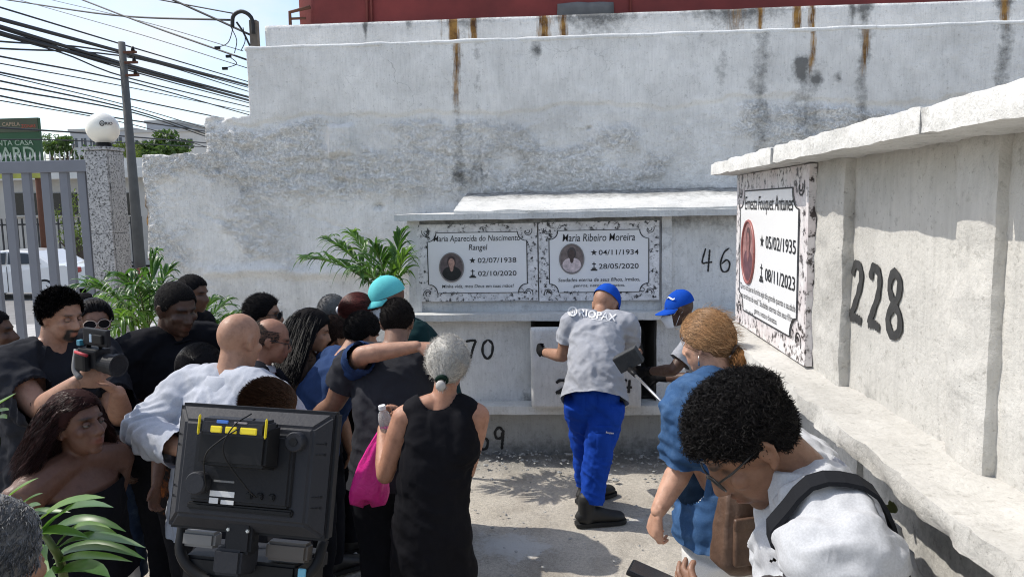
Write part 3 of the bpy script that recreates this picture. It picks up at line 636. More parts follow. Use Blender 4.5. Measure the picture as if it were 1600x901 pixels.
plaque('memorial_plaque', (FX+0.001,q0[1],1.505), -Y3, Z3, -X3, pw, 0.60,
  [('Ernesta Fouquet Antunes',0.51,0.80,0.68,0.11),('05/02/1935',0.70,0.585,0.38,0.075),('08/11/2023',0.70,0.395,0.38,0.075),('"Que a luz que te ilumina seja tão grande quanto a saudade',0.5,0.265,0.80,0.05),('que sentimos de você." Saudades eternas dos seus filhos,',0.5,0.205,0.78,0.05),('genro, netos e bisnetos.',0.52,0.145,0.33,0.045)],
  'white memorial plaque with pinkish granite border on the sunlit right tomb', GP,
  dict(cx=0.24,cy=0.50,ru=0.105,rv=0.20,sx=0.455,y1=0.585,y2=0.395,rim=(0.30,0.10,0.09),bg=(0.30,0.16,0.15),dress=(0.12,0.05,0.06),skin=(0.26,0.12,0.11),hair=(0.10,0.05,0.05)), '227 - QD. 09')
# ================================================================== PEOPLE: engine
def nrm(v): v = np.asarray(v, float); return v/max(np.linalg.norm(v), 1e-9)
def rounded(pts, rr, n=16, up0=None):
    """tube with domed ends"""
    P = np.asarray(pts, float); rr = np.asarray(rr, float)
    if rr.ndim == 1: rr = np.stack([rr, rr], 1)
    t0 = nrm(P[0]-P[1]); t1 = nrm(P[-1]-P[-2]); m0 = rr[0].min(); m1 = rr[-1].min()
    P2 = [P[0]+t0*m0*0.85, P[0]+t0*m0*0.5]+list(P)+[P[-1]+t1*m1*0.5, P[-1]+t1*m1*0.85]
    R2 = [rr[0]*0.45, rr[0]*0.84]+list(rr)+[rr[-1]*0.84, rr[-1]*0.45]
    return tube_arr(P2, np.array(R2), n, True, up0)
_ico = None
def ball(c, r, R=None):
    global _ico
    if _ico is None:
        bm = bmesh.new(); bmesh.ops.create_icosphere(bm, subdivisions=3, radius=1); _ico = (np.array([v.co[:] for v in bm.verts]), [tuple(v.index for v in f.verts) for f in bm.faces]); bm.free()
    V = _ico[0]*np.asarray(r, float)
    if R is not None: V = V @ np.asarray(R).T
    return V+np.asarray(c, float), _ico[1]
def remesh(shapes, vox, it=3, fac=0.5):
    n = 0; Vs = []; Fs = []
    for V, Fc in shapes:
        Vs.append(V); Fs += [tuple(i+n for i in f) for f in Fc]; n += len(V)
    me = bpy.data.meshes.new('r'); me.from_pydata(np.concatenate(Vs).tolist(), [], Fs); me.update()
    o = bpy.data.objects.new('r', me); COL.objects.link(o)
    m = o.modifiers.new('r', 'REMESH'); m.mode = 'VOXEL'; m.voxel_size = vox
    if it: s = o.modifiers.new('s', 'SMOOTH'); s.iterations = it; s.factor = fac
    dg = bpy.context.evaluated_depsgraph_get(); ev = o.evaluated_get(dg); em = ev.to_mesh()
    V = coords(em); q = np.empty(len(em.loops), np.int32); em.loops.foreach_get('vertex_index', q)
    tot = np.empty(len(em.polygons), np.int32); em.polygons.foreach_get('loop_total', tot)
    Q = q.reshape(-1,4) if (tot == 4).all() else np.array([list(p.vertices)+[p.vertices[0]]*(4-len(p.vertices)) for p in em.polygons])
    ev.to_mesh_clear(); bpy.data.objects.remove(o); bpy.data.meshes.remove(me)
    return V, Q
def vnormals(V, Q):
    n = np.cross(V[Q[:,2]]-V[Q[:,0]], V[Q[:,3]]-V[Q[:,1]]); N_ = np.zeros_like(V)
    for k in range(4): np.add.at(N_, Q[:,k], n)
    return N_/np.maximum(np.linalg.norm(N_, axis=1, keepdims=True), 1e-12), n/np.maximum(np.linalg.norm(n, axis=1, keepdims=True), 1e-12)
def compact(V, Q):
    u, inv = np.unique(Q, return_inverse=True); return V[u], inv.reshape(Q.shape), u

def skinmat():
    if 'skin' in _mc: return _mc['skin']
    m, nt, b = newmat('skin'); a = nd(nt, 'ShaderNodeAttribute', attribute_name='Col'); v = objvec(nt)
    n = ramp(nt, tex(nt, 30, 8, 0.7, vec=v), [(0.3,(0.74,0.70,0.68)),(0.5,(1,0.98,0.97)),(0.7,(1.14,1.12,1.12))])
    nt.links.new(mixc(nt, 1.0, a.outputs['Color'], n, 'MULTIPLY'), b.inputs['Base Color']); b.inputs['Roughness'].default_value = 0.52; b.inputs['Specular IOR Level'].default_value = 0.45
    b.inputs['Subsurface Weight'].default_value = 0.08; b.inputs['Subsurface Radius'].default_value = (0.008,0.003,0.002); b.inputs['Subsurface Scale'].default_value = 1.0
    bump(nt, b, math_(nt,'ADD',tex(nt, 380, 3, vec=v),math_(nt,'MULTIPLY',tex(nt,60,5,0.6,vec=v),0.8)), 0.22, 0.003); nt.links.new(ramp(nt,tex(nt,90,4,vec=v),[(0.3,(0.40,0.40,0.40)),(0.7,(0.66,0.66,0.66))]),b.inputs['Roughness']); _mc['skin'] = m; return m
def hairmat(name, rough_=0.42):
    if name in _mc: return _mc[name]
    m, nt, b = newmat(name); a = nd(nt, 'ShaderNodeAttribute', attribute_name='Col'); nt.links.new(a.outputs['Color'], b.inputs['Base Color'])
    b.inputs['Roughness'].default_value = rough_; b.inputs['Specular IOR Level'].default_value = 0.08 if name == 'hair_soft' else 0.16; _mc[name] = m; return m
def cloth(name, col, rough_=0.85, var=0.10, weave=900, sheen=0.0, fine=0.25, worn=None):
    if name in _mc: return _mc[name]
    m, nt, b = newmat(name); v = objvec(nt); c = np.array(col)
    L = ramp(nt, tex(nt, 5, 6, 0.6, vec=v), [(0.3, tuple(c*(1-var))), (0.7, tuple(np.clip(c*(1+var),0,1)))])
    if worn is not None: L = mixc(nt, ramp(nt, tex(nt, 14, 7, 0.7, vec=v), [(0.48,(0,0,0)),(0.72,(0.8,0.8,0.8))]), L, worn)
    L = mixc(nt, 0.35, L, ramp(nt, tex(nt, 260, 3, 0.7, vec=v), [(0.35,(0.7,0.7,0.7)),(0.65,(1.2,1.2,1.2))]), 'MULTIPLY')
    nt.links.new(L, b.inputs['Base Color']); b.inputs['Roughness'].default_value = rough_; b.inputs['Specular IOR Level'].default_value = 0.10
    if sheen: b.inputs['Sheen Weight'].default_value = sheen
    rg_ = math_(nt, 'SUBTRACT', 1.0, math_(nt, 'ABSOLUTE', math_(nt, 'MULTIPLY_ADD' if False else 'SUBTRACT', math_(nt, 'MULTIPLY', tex(nt, 7, 3, 0.5, vec=objvec(nt,(1,1,0.45)), dist=0.9), 2.0), 1.0)))
    rg2 = math_(nt, 'SUBTRACT', 1.0, math_(nt, 'ABSOLUTE', math_(nt, 'SUBTRACT', math_(nt, 'MULTIPLY', tex(nt, 22, 2, 0.5, vec=v, dist=0.6), 2.0), 1.0)))
    h = math_(nt, 'ADD', math_(nt, 'MULTIPLY', tex(nt, weave, 2, vec=v), 0.08), math_(nt, 'ADD', math_(nt, 'POWER', rg_, 4.0), math_(nt, 'MULTIPLY', math_(nt, 'POWER', rg2, 3.0), 0.35))); bump(nt, b, h, min(1.0, fine*0.8), 0.006)
    _mc[name] = m; return m

# ---- hair
CEN = np.array([0,-0.012,0.03]); CRAD = np.array([0.079,0.100,0.095])
def hairline(phi, off=0.0, front=0.0):
    """height of the hairline at angle phi (deg) away from straight ahead"""
    return np.interp(np.abs(phi), [0,30,52,66,80,98,120,180], [0.074+front,0.072+front,0.048,0.012,0.004,-0.012,-0.052,-0.072])+off
def head_dirs(n, seed=1, line=None, off=0.0, front=0.0):
    r = np.random.default_rng(seed); d = r.normal(size=(n*3,3)); d /= np.linalg.norm(d, axis=1, keepdims=True)
    p = CEN+d*CRAD; ph = np.degrees(np.arctan2(d[:,0], d[:,1])); k = p[:,2] > hairline(ph, off, front)
    if line is not None: k &= line(p)
    return d[k][:n], p[k][:n], r
def hair_cap(H, thick, col, parent, name='hair', off=0.0, front=0.0, lump=0.25, lfreq=40, line=None, var=0.25, hm='hair_soft', back=0.0, tfn=None):
    """shell of hair over the skull with an uneven skin"""
    nu, nv = 96, 60
    th = np.linspace(0.02, math.pi*0.80, nv); ph = np.linspace(-math.pi, math.pi, nu, endpoint=False); A, B = np.meshgrid(ph, th, indexing='ij')
    d = np.stack([np.sin(B)*np.sin(A), np.sin(B)*np.cos(A), np.cos(B)], -1).reshape(-1,3); p = CEN+d*CRAD
    hl = hairline(np.degrees(np.arctan2(d[:,0], d[:,1])), off, front)
    t = smooth(-0.004, 0.022, p[:,2]-hl+0.004*fbm(p,60,2)); keepv = p[:,2] > hl-0.004
    if line is not None: l = line(p); keepv &= l; 
    tt = thick*t*(1+lump*fbm(p,lfreq,3))+0.001 + back*smooth(0.0,-0.09,p[:,1])*t
    if tfn is not None: tt = tt*tfn(p)+0.001
    q = CEN+d*(CRAD+tt[:,None]); idx = np.arange(nu*nv).reshape(nu,nv); j = np.roll(idx,-1,0)
    Q = np.stack([idx[:,:-1], idx[:,1:], j[:,1:], j[:,:-1]], -1).reshape(-1,4); Q = Q[keepv[Q].all(1)]
    top = np.concatenate([[0],[0]]) ; V, Q, u = compact(q, Q); 
    apex = len(V); V = np.vstack([V, V[np.argmax(V[:,2])]+np.array([0,0,0.0004])]); ring = [int(np.where(u == idx[i,0])[0][0]) for i in range(nu) if idx[i,0] in u]
    me = mesh_of(H['o']+(V*H['s']) @ H['R'].T, [tuple(f) for f in Q]+([(ring[i], ring[(i+1)%len(ring)], apex) for i in range(len(ring))] if len(ring) > 3 else []))
    c = np.array(col)*(1+var*fbm(np.vstack([q[u],q[u][:1]]),55,3)[:,None]); attrc(me,'Col',np.clip(c,0,1))
    return obj(name, me, hairmat(hm, 0.8), parent)
def strands_mesh(P, r, cols):
    """P: S x K x 3 -> three-sided strands"""
    S, K, _ = P.shape; T = np.gradient(P, axis=1); T /= np.maximum(np.linalg.norm(T, axis=2, keepdims=True), 1e-9)
    ref = np.array([0.31,0.52,0.79]); a = np.cross(T, ref); a /= np.maximum(np.linalg.norm(a, axis=2, keepdims=True), 1e-9); b = np.cross(T, a)
    rr = (np.asarray(r)*np.interp(np.linspace(0,1,K),[0,0.15,0.7,1],[0.8,1,0.85,0.2]))[None,:,None]
    V = np.stack([P+rr*(a*math.cos(t)+b*math.sin(t)) for t in (0,2.094,4.189)], 2).reshape(-1,3)
    i = (np.arange(S)[:,None]*K+np.arange(K-1)[None,:])*3; i = i.reshape(-1)
    Q = np.concatenate([np.stack([i+k, i+(k+1)%3, i+3+(k+1)%3, i+3+k], 1) for k in range(3)])
    me = mesh_of(V, Q); attrc(me, 'Col', np.repeat(cols, K*3, axis=0)); return me
def grow(H, n, length, col, parent, name='strands', K=7, seed=1, comb=None, kn=0.5, kg=0.0, jit=0.15, r=0.0012, infl=0.006, curl=0.0, cfreq=3.0, off=0.0, front=0.0, line=None, var=0.35, lenvar=0.3, hm='hair_strand', shoulders=None, kc=1.0, tie=None, clear=False):
    d, p, rg_ = head_dirs(n, seed, line, off, front); n = len(p)
    g = H['R'].T @ np.array([0,0,-1.0]); nvec = d/CRAD; nvec /= np.linalg.norm(nvec,axis=1,keepdims=True)
    L = length*(1+lenvar*rg_.uniform(-1,1,n)); st = (L/(K-1))[:,None]
    p = CEN+d*(CRAD+infl*0.5); P = [p.copy()]
    c = comb(p) if comb is not None else np.zeros_like(p)
    v = nvec*kn+c*kc+rg_.normal(size=(n,3))*jit; v /= np.maximum(np.linalg.norm(v,axis=1,keepdims=True),1e-9); ph0 = rg_.uniform(0,6.28,n)
    for k in range(1,K):
        if comb is not None: v = v+0.6*kc*comb(p)
        if tie is not None:
            dv = tie-p; dl = np.linalg.norm(dv,axis=1,keepdims=True); v = dv/np.maximum(dl,1e-6)+0.25*nvec; st = np.minimum(st*0+dl/np.maximum(K-k,1), 1)
        v = v+g*kg+rg_.normal(size=(n,3))*jit*0.5; v /= np.maximum(np.linalg.norm(v,axis=1,keepdims=True),1e-9)
        p = p+v*st; e = (p-CEN)/(CRAD+infl); l = np.linalg.norm(e,axis=1,keepdims=True); p = np.where(l < 1, CEN+e/np.maximum(l,1e-6)*(CRAD+infl), p)
        if shoulders is not None:
            for sc_, sr in shoulders:
                e = (p-sc_)/sr; l = np.linalg.norm(e,axis=1,keepdims=True); p = np.where(l < 1, sc_+e/np.maximum(l,1e-6)*sr, p)
        if clear:
            k_ = (p[:,1] > 0.015) & (p[:,2] < 0.07) & (np.abs(p[:,0]) < 0.092); p[k_,1] = 0.015-0.3*np.maximum(0.07-p[k_,2],0)*0.2; p[k_,0] = np.where(p[k_,0] >= 0,1,-1)*np.maximum(np.abs(p[k_,0]),0.088)
        P.append(p.copy())
    P = np.stack(P,1)
    if curl:
        t = np.arange(K)*cfreq; a = np.cross(np.gradient(P,axis=1), np.array([0.3,0.5,0.8])); a /= np.maximum(np.linalg.norm(a,axis=2,keepdims=True),1e-9); b = np.cross(np.gradient(P,axis=1),a); b /= np.maximum(np.linalg.norm(b,axis=2,keepdims=True),1e-9)
        w = curl*np.interp(np.arange(K),[0,2],[0.2,1])[None,:,None]; P = P+w*(a*np.cos(t[None,:]+ph0[:,None])[...,None]+b*np.sin(t[None,:]+ph0[:,None])[...,None])
    cols = np.clip(np.array(col)*(1+var*rg_.normal(size=(n,1))*0.7),0.002,1)
    return obj(name, strands_mesh(H['o']+(P*H['s']) @ H['R'].T, r*H['s'], cols), hairmat(hm), parent, kind='stuff')

# ---- hand
def hand_shapes(w, d, pn, s=1.0, curl=25, side=1, spread=6, thumb=35, k=1.0, tcurl=20, curls=None):
    """w wrist, d direction of the fingers, pn palm normal (palm faces pn), side=+1: thumb towards cross(pn,d)"""
    d = nrm(d); pn = nrm(np.array(pn)-d*np.dot(pn,d)); u = np.cross(pn, d)*side; sh = []
    kn = w+d*0.092*s
    sh.append(rounded([w-d*0.02*s, w+d*0.02*s, w+d*0.06*s, kn], np.array([[0.018,0.026],[0.018,0.032],[0.017,0.040],[0.013,0.039]])*s*k, 14, pn))
    for i,(o,l) in enumerate(((0.030,0.072),(0.010,0.080),(-0.011,0.075),(-0.030,0.060))):
        a = math.radians((1.5-i)*spread); f = nrm(d*math.cos(a)+u*math.sin(a)); p = kn+u*o*s-d*0.006*s; pts = [p-f*0.02*s, p]; c = 0; cu = curls[i] if curls else curl+i*3
        for j,q in enumerate((0.46,0.32,0.24)):
            c += math.radians(cu*(0.8 if j == 0 else 1.0)); pts.append(pts[-1]+(f*math.cos(c)+pn*math.sin(c))*l*q*1.0*s)
        r_ = np.array([0.0095,0.0095,0.0085,0.0078,0.0066])*s*k; sh.append(rounded(pts, r_, 10, pn))
    a = math.radians(thumb); f = nrm(d*math.cos(a)+u*math.sin(a)+pn*0.25); p = w+d*0.022*s+u*0.022*s; f2 = nrm(f*math.cos(math.radians(tcurl))+d*math.sin(math.radians(tcurl))*0.8+pn*0.15)
    sh.append(rounded([p-f*0.008*s, p+f*0.032*s, p+f*0.032*s+f2*0.03*s, p+f*0.032*s+f2*0.055*s], np.array([0.015,0.0125,0.0105,0.008])*s*k, 10, pn))
    return sh

def person(label, hc, Y, face, hs=1.0, lean=4, hunch=6, hp=0, hy=0, hr=0, build=1.0, bulk=1.0, female=False, skin=(0.36,0.2,0.13), top=None, legs=None, arms={}, vox=0.009, neck=1.0, beard=0.0, browc=0.25, lips=(0.92,0.70,0.68), group='people gathered at the tomb', shoes=True, walk=0.0, ears=True, twist=0, faceamp=1.0, squash=None, shw=1.0, dx=0.0, dy=0.0, nl=0.062):
    """hc: photo pixel of the middle of the head; Y: its depth; face: heading, 0 = away from the camera, 90 = to the left"""
    O = at(hc[0], hc[1], Y=Y); a = rad(face); hs = hs*0.94 if (0.925 <= hs < 1.05 and Y > 2) else hs; fw = np.array([-math.sin(a), math.cos(a), 0]); rt_ = np.array([math.cos(a), math.sin(a), 0]); up = Z3
    a1, a2 = rad(lean), rad(lean+hunch); a3 = rad(lean+hunch+hp*0.45)
    H = (O[2]-0.0)/(0.53+0.15*math.cos(a1)+0.155*math.cos(a2)+0.06*math.cos(a3)+0.055)
    sp = lambda t: up*math.cos(t)+fw*math.sin(t)
    Ra = rad(face+hy); hf = np.array([-math.sin(Ra), math.cos(Ra), 0]); hrt = np.array([math.cos(Ra), math.sin(Ra), 0]); pp = rad(hp)
    f2 = hf*math.cos(pp)-up*math.sin(pp); u2 = up*math.cos(pp)+hf*math.sin(pp); rr = rad(hr); r3 = hrt*math.cos(rr)+u2*math.sin(rr); u3 = u2*math.cos(rr)-hrt*math.sin(rr)
    R = np.stack([r3, f2, u3], 1)
    nb = O - sp(a3)*(0.060*H)-u3*0.055*H*0.6 - f2*0.018 + fw*0.0
    nb = O+R @ np.array([0,-0.03,-0.06])*hs - sp(a3)*nl*H
    ch = nb-sp(a2)*0.13*H; ws = ch-sp(a2)*0.06*H-sp(a1)*0.035*H; pv = np.array([ws[0]-fw[0]*math.sin(a1)*0.09*H, ws[1]-fw[1]*math.sin(a1)*0.09*H, 0.525*H])
    off = np.array([dx,dy,0.0]); nb = nb+off*0.4; ch = ch+off*0.65; ws = ws+off*0.85; pv = pv+off
    base = np.array([pv[0], pv[1], 0.0])
    T = empty('person', base, label, 'person', group)
    Hd = dict(o=O, R=R, s=hs, T=T, f=f2, u=u3, r=r3); hl = lambda p: O+(np.asarray(p)*hs) @ R.T
    wS = 0.112*H*build*shw*(0.9 if female else 1.0); sd = {'R': 1, 'L': -1}; J = {}
    tw = rad(twist); rts = rt_*math.cos(tw)+fw*math.sin(tw)
    for s, k in sd.items():
        S_ = nb-sp(a2)*0.032*H+rts*k*wS; A = arms.get(s, {})
        E_ = np.array(A['e']) if 'e' in A else S_+rt_*k*0.035*H*build-up*0.168*H-fw*0.015*H
        W_ = np.array(A['w']) if 'w' in A else E_-up*0.142*H+fw*0.035*H+rt_*k*0.002
        J[s] = (S_, E_, W_)
    b = build
    # --- body
    sh = [ball(hl(CEN), np.array(CRAD)*0.975*hs*(np.array(squash) if squash else 1), R), ball(hl((0,0.028,-0.035)), np.array([0.060,0.066,0.078])*hs, R), ball(hl((0,0.066,-0.092)), np.array([0.027,0.022,0.019])*hs, R),
          ball(hl((0,0.073,0.030)), np.array([0.048,0.017,0.014])*hs, R), rounded([hl((0,0.085,0.02)), hl((0,0.100,-0.008)), hl((0,0.108,-0.026))], np.array([0.008,0.011,0.0135])*hs, 10), ball(hl((0,0.080,-0.060)), np.array([0.029,0.018,0.023])*hs, R)]
    for k in (-1,1):
        sh += [ball(hl((k*0.012,0.098,-0.031)), np.array([0.010,0.010,0.008])*hs, R), ball(hl((k*0.042,0.060,-0.018)), np.array([0.021,0.022,0.020])*hs, R)]
        if ears: sh += [rounded([hl((k*0.074,-0.002,-0.030)), hl((k*0.079,-0.016,-0.020)), hl((k*0.086,-0.026,0.004)), hl((k*0.085,-0.018,0.024)), hl((k*0.079,0.0,0.024))], np.array([0.0085,0.0065,0.0055,0.0055,0.005])*hs, 8), ball(hl((k*0.077,-0.008,-0.002)), np.array([0.007,0.013,0.022])*hs, R)]
    sh.append(rounded([hl((-0.023,0.089,-0.0545)), hl((0,0.099,-0.052)), hl((0.023,0.089,-0.0545))], np.array([0.0035,0.0062,0.0035])*hs, 8)); sh.append(rounded([hl((-0.021,0.088,-0.0655)), hl((0,0.097,-0.067)), hl((0.021,0.088,-0.0655))], np.array([0.0035,0.0072,0.0035])*hs, 8))
    nr_ = 0.034*H*neck*(0.88 if female else 1.0)
    sh.append(rounded([hl((0,-0.022,-0.02)), (hl((0,-0.028,-0.075))+nb)/2, nb-sp(a2)*0.03*H], [nr_*0.98, nr_, nr_*1.25], 18))
    sh.append(rounded([nb-sp(a2)*0.012*H, nb-sp(a2)*0.05*H, ch, ch-sp(a2)*0.05*H], np.array([[0.030,0.050],[0.052*bulk,0.088],[0.066*bulk,0.092],[0.062*bulk,0.085]])*H*b, 20, fw))
    for s, k in sd.items():
        S_, E_, W_ = J[s]
        sh.append(rounded([nb+sp(a2)*0.004*H+rts*k*0.02*H, (nb+S_)/2+sp(a2)*0.010*H, S_], [0.030*H*b,0.032*H*b,0.036*H*b], 12))
        sh.append(rounded([S_, S_+(E_-S_)*0.3, S_+(E_-S_)*0.75, E_], np.array([0.037,0.037,0.030,0.0265])*H*b*(0.92 if female else 1), 14))
        sh.append(rounded([E_, E_+(W_-E_)*0.25, E_+(W_-E_)*0.7, W_], np.array([0.0265,0.0280,0.0215,0.0165])*H*(b+1)/2*(0.92 if female else 1), 14))
    V, Q = remesh(sh, vox, 3, 0.5)
    for s, k in sd.items():
        A = arms.get(s, {})
        if A.get('nohand'): continue
        S_, E_, W_ = J[s]; hd = A.get('h', W_-E_); pn = A.get('pn', -rt_*k)
        hsd = hand_shapes(W_, hd, pn, A.get('hs', 0.98*H/1.72), A.get('curl', 22), A.get('side', k), A.get('spread',5), A.get('thumb',35), 1.16 if A.get('glove') else 1.0, A.get('tcurl',20), A.get('curls'))
        v2, q2 = remesh(hsd, A.get('hvox', 0.0055), 2, 0.5)
        if A.get('glove'):
            cuff = rounded([W_-nrm(W_-E_)*0.06, W_-nrm(W_-E_)*0.01], [0.034,0.030], 14); v2, q2 = remesh(hsd+[cuff], 0.0055, 2, 0.5)
            obj('glove', mesh_of(v2,q2), A['glove'], T)
        else: Q = np.vstack([Q, q2+len(V)]); V = np.vstack([V, v2])
    # --- face relief and colour in the head's own frame
    l = ((V-O) @ R)/hs; inh = (np.abs(l[:,0]) < 0.085) & (l[:,2] > -0.12) & (l[:,1] > 0.02); Nn, _ = vnormals(V, Q)
    ax = np.abs(l[:,0]); gs = lambda cx,cy,cz,sx,sy,sz: np.exp(-((ax-cx)/sx)**2-((l[:,1]-cy)/sy)**2-((l[:,2]-cz)/sz)**2)*inh
    dp = -0.0105*gs(0.030,0.085,0.010,0.016,0.03,0.010)+0.0045*gs(0.031,0.08,0.007,0.010,0.03,0.007)-0.004*gs(0.0,0.095,-0.0598,0.022,0.02,0.0022)-0.003*gs(0.026,0.075,-0.045,0.007,0.03,0.018)+0.003*gs(0.03,0.085,0.027,0.02,0.02,0.006)
    V = V+Nn*(dp*faceamp*hs)[:,None]
    c = np.tile(np.array(skin,float), (len(V),1)); c *= (1+0.06*fbm(V,14,3)[:,None])
    lp = np.clip(gs(0,0.094,-0.060,0.026,0.018,0.011)*1.3,0,1)[:,None]; c = c*(1-lp)+c*np.array(lips)*lp
    bw = np.clip(1.6*gs(0.032,0.08,0.030,0.020,0.03,0.0055),0,1)[:,None]; c = c*(1-bw*0.85)+np.array([0.012,0.009,0.008])*bw*0.85
    ey = np.clip(1.5*gs(0.031,0.08,0.006,0.015,0.03,0.0045),0,1)[:,None]; c = c*(1-ey*0.7)+np.array([0.01,0.008,0.007])*ey*0.7
    if beard:
        bd = np.clip(1.8*gs(0.0,0.09,-0.044,0.03,0.03,0.007)+1.8*gs(0.028,0.08,-0.065,0.008,0.03,0.02)+2.0*gs(0,0.08,-0.088,0.03,0.03,0.014),0,1)[:,None]*beard; c = c*(1-bd)+np.array([0.015,0.012,0.011])*bd
    kn = (np.linalg.norm(V-J['L'][1],axis=1) < 0.05)|(np.linalg.norm(V-J['R'][1],axis=1) < 0.05); c[kn] *= 0.93
    me = mesh_of(V, Q); attrc(me, 'Col', np.clip(c,0,1)); obj('body', me, skinmat(), T)
    # --- clothing
    ctx = dict(T=T,H=H,b=b,J=J,nb=nb,ch=ch,ws=ws,pv=pv,fw=fw,rt=rt_,sp=sp,a1=a1,a2=a2,Hd=Hd,bulk=bulk,base=base,rts=rts,female=female,skin=skin)
    if top: garment(ctx, **top)
    if legs is not None: trousers(ctx, walk=walk, shoes=shoes, **legs)
    T['_h'] = float(H)
    return ctx
def folds(V, Q, ctx, amp, freq=1.0, seed=0, vert=1.0):
    Nn, _ = vnormals(V, Q); l = np.stack([(V-ctx['nb']) @ ctx['rt'], (V-ctx['nb']) @ ctx['fw'], V[:,2]-ctx['nb'][2]], 1)
    wq = l+0.05*np.stack([fbm(l,5,2,0.5,seed+1),fbm(l,5,2,0.5,seed+2),fbm(l,5,2,0.5,seed+3)],1)
    r1 = 1-np.abs(fbm(wq*np.array([9,9,2.6/vert]),freq,2,0.5,seed))*2.4; r2 = 1-np.abs(fbm(wq @ np.array([[0.8,0.1,0.6],[0.1,1,0.1],[-0.6,0,0.8]])*np.array([6,8,15]),freq,2,0.5,seed+5))*2.6
    d = amp*(0.75*np.clip(r1,-0.4,1)+0.55*np.clip(r2,-0.3,1)-0.35+0.35*fbm(l,26,2,0.5,seed+8))
    for s in 'LR':                                              # bunching at the inside of the elbow
        e = ctx['J'][s][1]; ax = nrm(ctx['J'][s][2]-ctx['J'][s][0]); dd = V-e; t = dd @ ax; k = np.exp(-(np.linalg.norm(dd,axis=1)/0.11)**2); d += amp*0.9*k*np.sin(t*170+3*fbm(V,9,2))
    return V+Nn*d[:,None]
def snap(V, Q, ends):
    """straighten open edges at cuffs and hems and turn them slightly in"""
    e = np.concatenate([Q[:,[0,1]],Q[:,[1,2]],Q[:,[2,3]],Q[:,[3,0]]]); key = np.sort(e,1); kk = key[:,0].astype(np.int64)*10**7+key[:,1]; u, inv, cnt = np.unique(kk, return_inverse=True, return_counts=True); bv_ = np.unique(e[cnt[inv] == 1]); V = V.copy()
    for p_, ax_, r_ in ends:
        k = bv_[(np.linalg.norm(V[bv_]-p_,axis=1) < r_*1.3) & (np.abs((V[bv_]-p_) @ ax_) < 0.05)]; V[k] -= np.outer((V[k]-p_) @ ax_+0.012, ax_)
    return V
def garment(ctx, m, sl=0.55, hem=-0.03, ease=0.014, tuck=False, vox=0.011, fold=0.008, neck=1.0, dress=None, collar=None, name='shirt', straps=False, seed=0, flare=1.0, cut=None, sease=1.0, slL=None, slR=None, ffreq=1.0, waist=1.0, backdrop=0.0, cutz=None, cutball=None):
    H,b,J,nb,ch,ws,pv,fw,sp,a1,a2,T,bulk = [ctx[k] for k in ('H','b','J','nb','ch','ws','pv','fw','sp','a1','a2','T','bulk')]
    e = ease; sh = []; hm = pv+sp(a1)*hem*H; fem = 0.94 if ctx['female'] else 1.0
    pts = [nb-sp(a2)*(0.004 if neck >= 1 else 0.03)*H, nb-sp(a2)*0.05*H, ch, ws, pv, hm]
    R_ = np.array([[0.036*neck*H*b+e*0.4,0.052*neck*H*b+e*0.5],[0.054*bulk*H*b+e,0.090*H*b*fem+e],[0.068*bulk*H*b+e,0.095*H*b*fem+e],[0.064*bulk*waist*H*b+e*1.3,0.085*bulk*waist*H*b+e*1.3],[0.070*bulk*H*b+e*1.6,0.099*bulk*H*b+e*1.6],[0.072*bulk*H*b*flare+e*1.8,0.102*bulk*H*b*flare+e*1.8]])
    if hem > -0.005: pts, R_ = pts[:-1], R_[:-1]
    if dress:
        z0 = dress*H; pts = pts[:-1]+[pv-Z3*0.16*H, np.array([pv[0],pv[1],z0])]; R_ = np.vstack([R_[:-1],[[0.088*H*b*bulk+e,0.116*H*b*bulk+e],[0.115*H*b*bulk+e,0.150*H*b*bulk+e]]])
    # densify
    P2 = spline(pts, len(pts)*3); R2 = np.stack([np.interp(np.linspace(0,1,len(P2)),np.linspace(0,1,len(pts)),R_[:,k]) for k in (0,1)],1); sh.append(rounded(P2[1:-1], R2[1:-1], 24, fw)) if False else sh.append(tube_arr(P2, R2, 26, True, fw))
    ends = [(P2[-1], nrm(P2[-1]-P2[-2]), max(R2[-1])*1.5)]
    for s, k in (('R',1),('L',-1)):
        S_,E_,W_ = J[s]; q = (slR if s == 'R' else slL); q = sl if q is None else q
        if straps:
            
            if straps != 'none':
                mid_ = (nb+S_)/2+sp(a2)*0.010*H; sh.append(rounded([mid_*0.5+nb*0.5, mid_, mid_*0.55+S_*0.45], np.array([0.0335,0.0345,0.036])*H*b+0.004, 14)); sh.append(rounded([S_*0.5+nb*0.5-sp(a2)*0.03*H, S_*0.45+nb*0.55-sp(a2)*0.10*H], np.array([[0.058*bulk,0.046],[0.066*bulk,0.056]])*H*b+0.004, 16, fw))
            continue
        sh.append(rounded([nb-sp(a2)*0.006*H+ctx['rts']*k*0.03*H, (nb+S_)/2+sp(a2)*0.008*H, S_], [0.030*H*b+e*0.7,0.033*H*b+e*0.7,0.038*H*b+e], 12))
        f = sease*e; u_ = min(q,1.0); P_ = [S_+(E_-S_)*t for t in np.linspace(0,u_,5)]; rr_ = [np.interp(t*u_,[0,1],[0.039*H*b+f,0.031*H*b+f*1.15]) for t in np.linspace(0,1,5)]
        if q > 1: tq = np.linspace(min(0.15,(q-1)*0.4),q-1,5); P_ += [E_+(W_-E_)*t for t in tq]; rr_ += [np.interp(t,[0,1],[0.031*H*b+f,0.021*H*b+f]) for t in tq]
        v_, f_ = tube_arr(P_, np.array(rr_)*fem, 16, True); sh.append((v_,f_)); ends.append((P_[-1], nrm(P_[-1]-P_[-2]), rr_[-1]*1.6))
    V, Q = remesh(sh, vox, 4, 0.5)
    V = folds(V, Q, ctx, fold, ffreq, seed)
    _, fn = vnormals(V, Q); fc = V[Q].mean(1); kill = np.zeros(len(Q), bool)
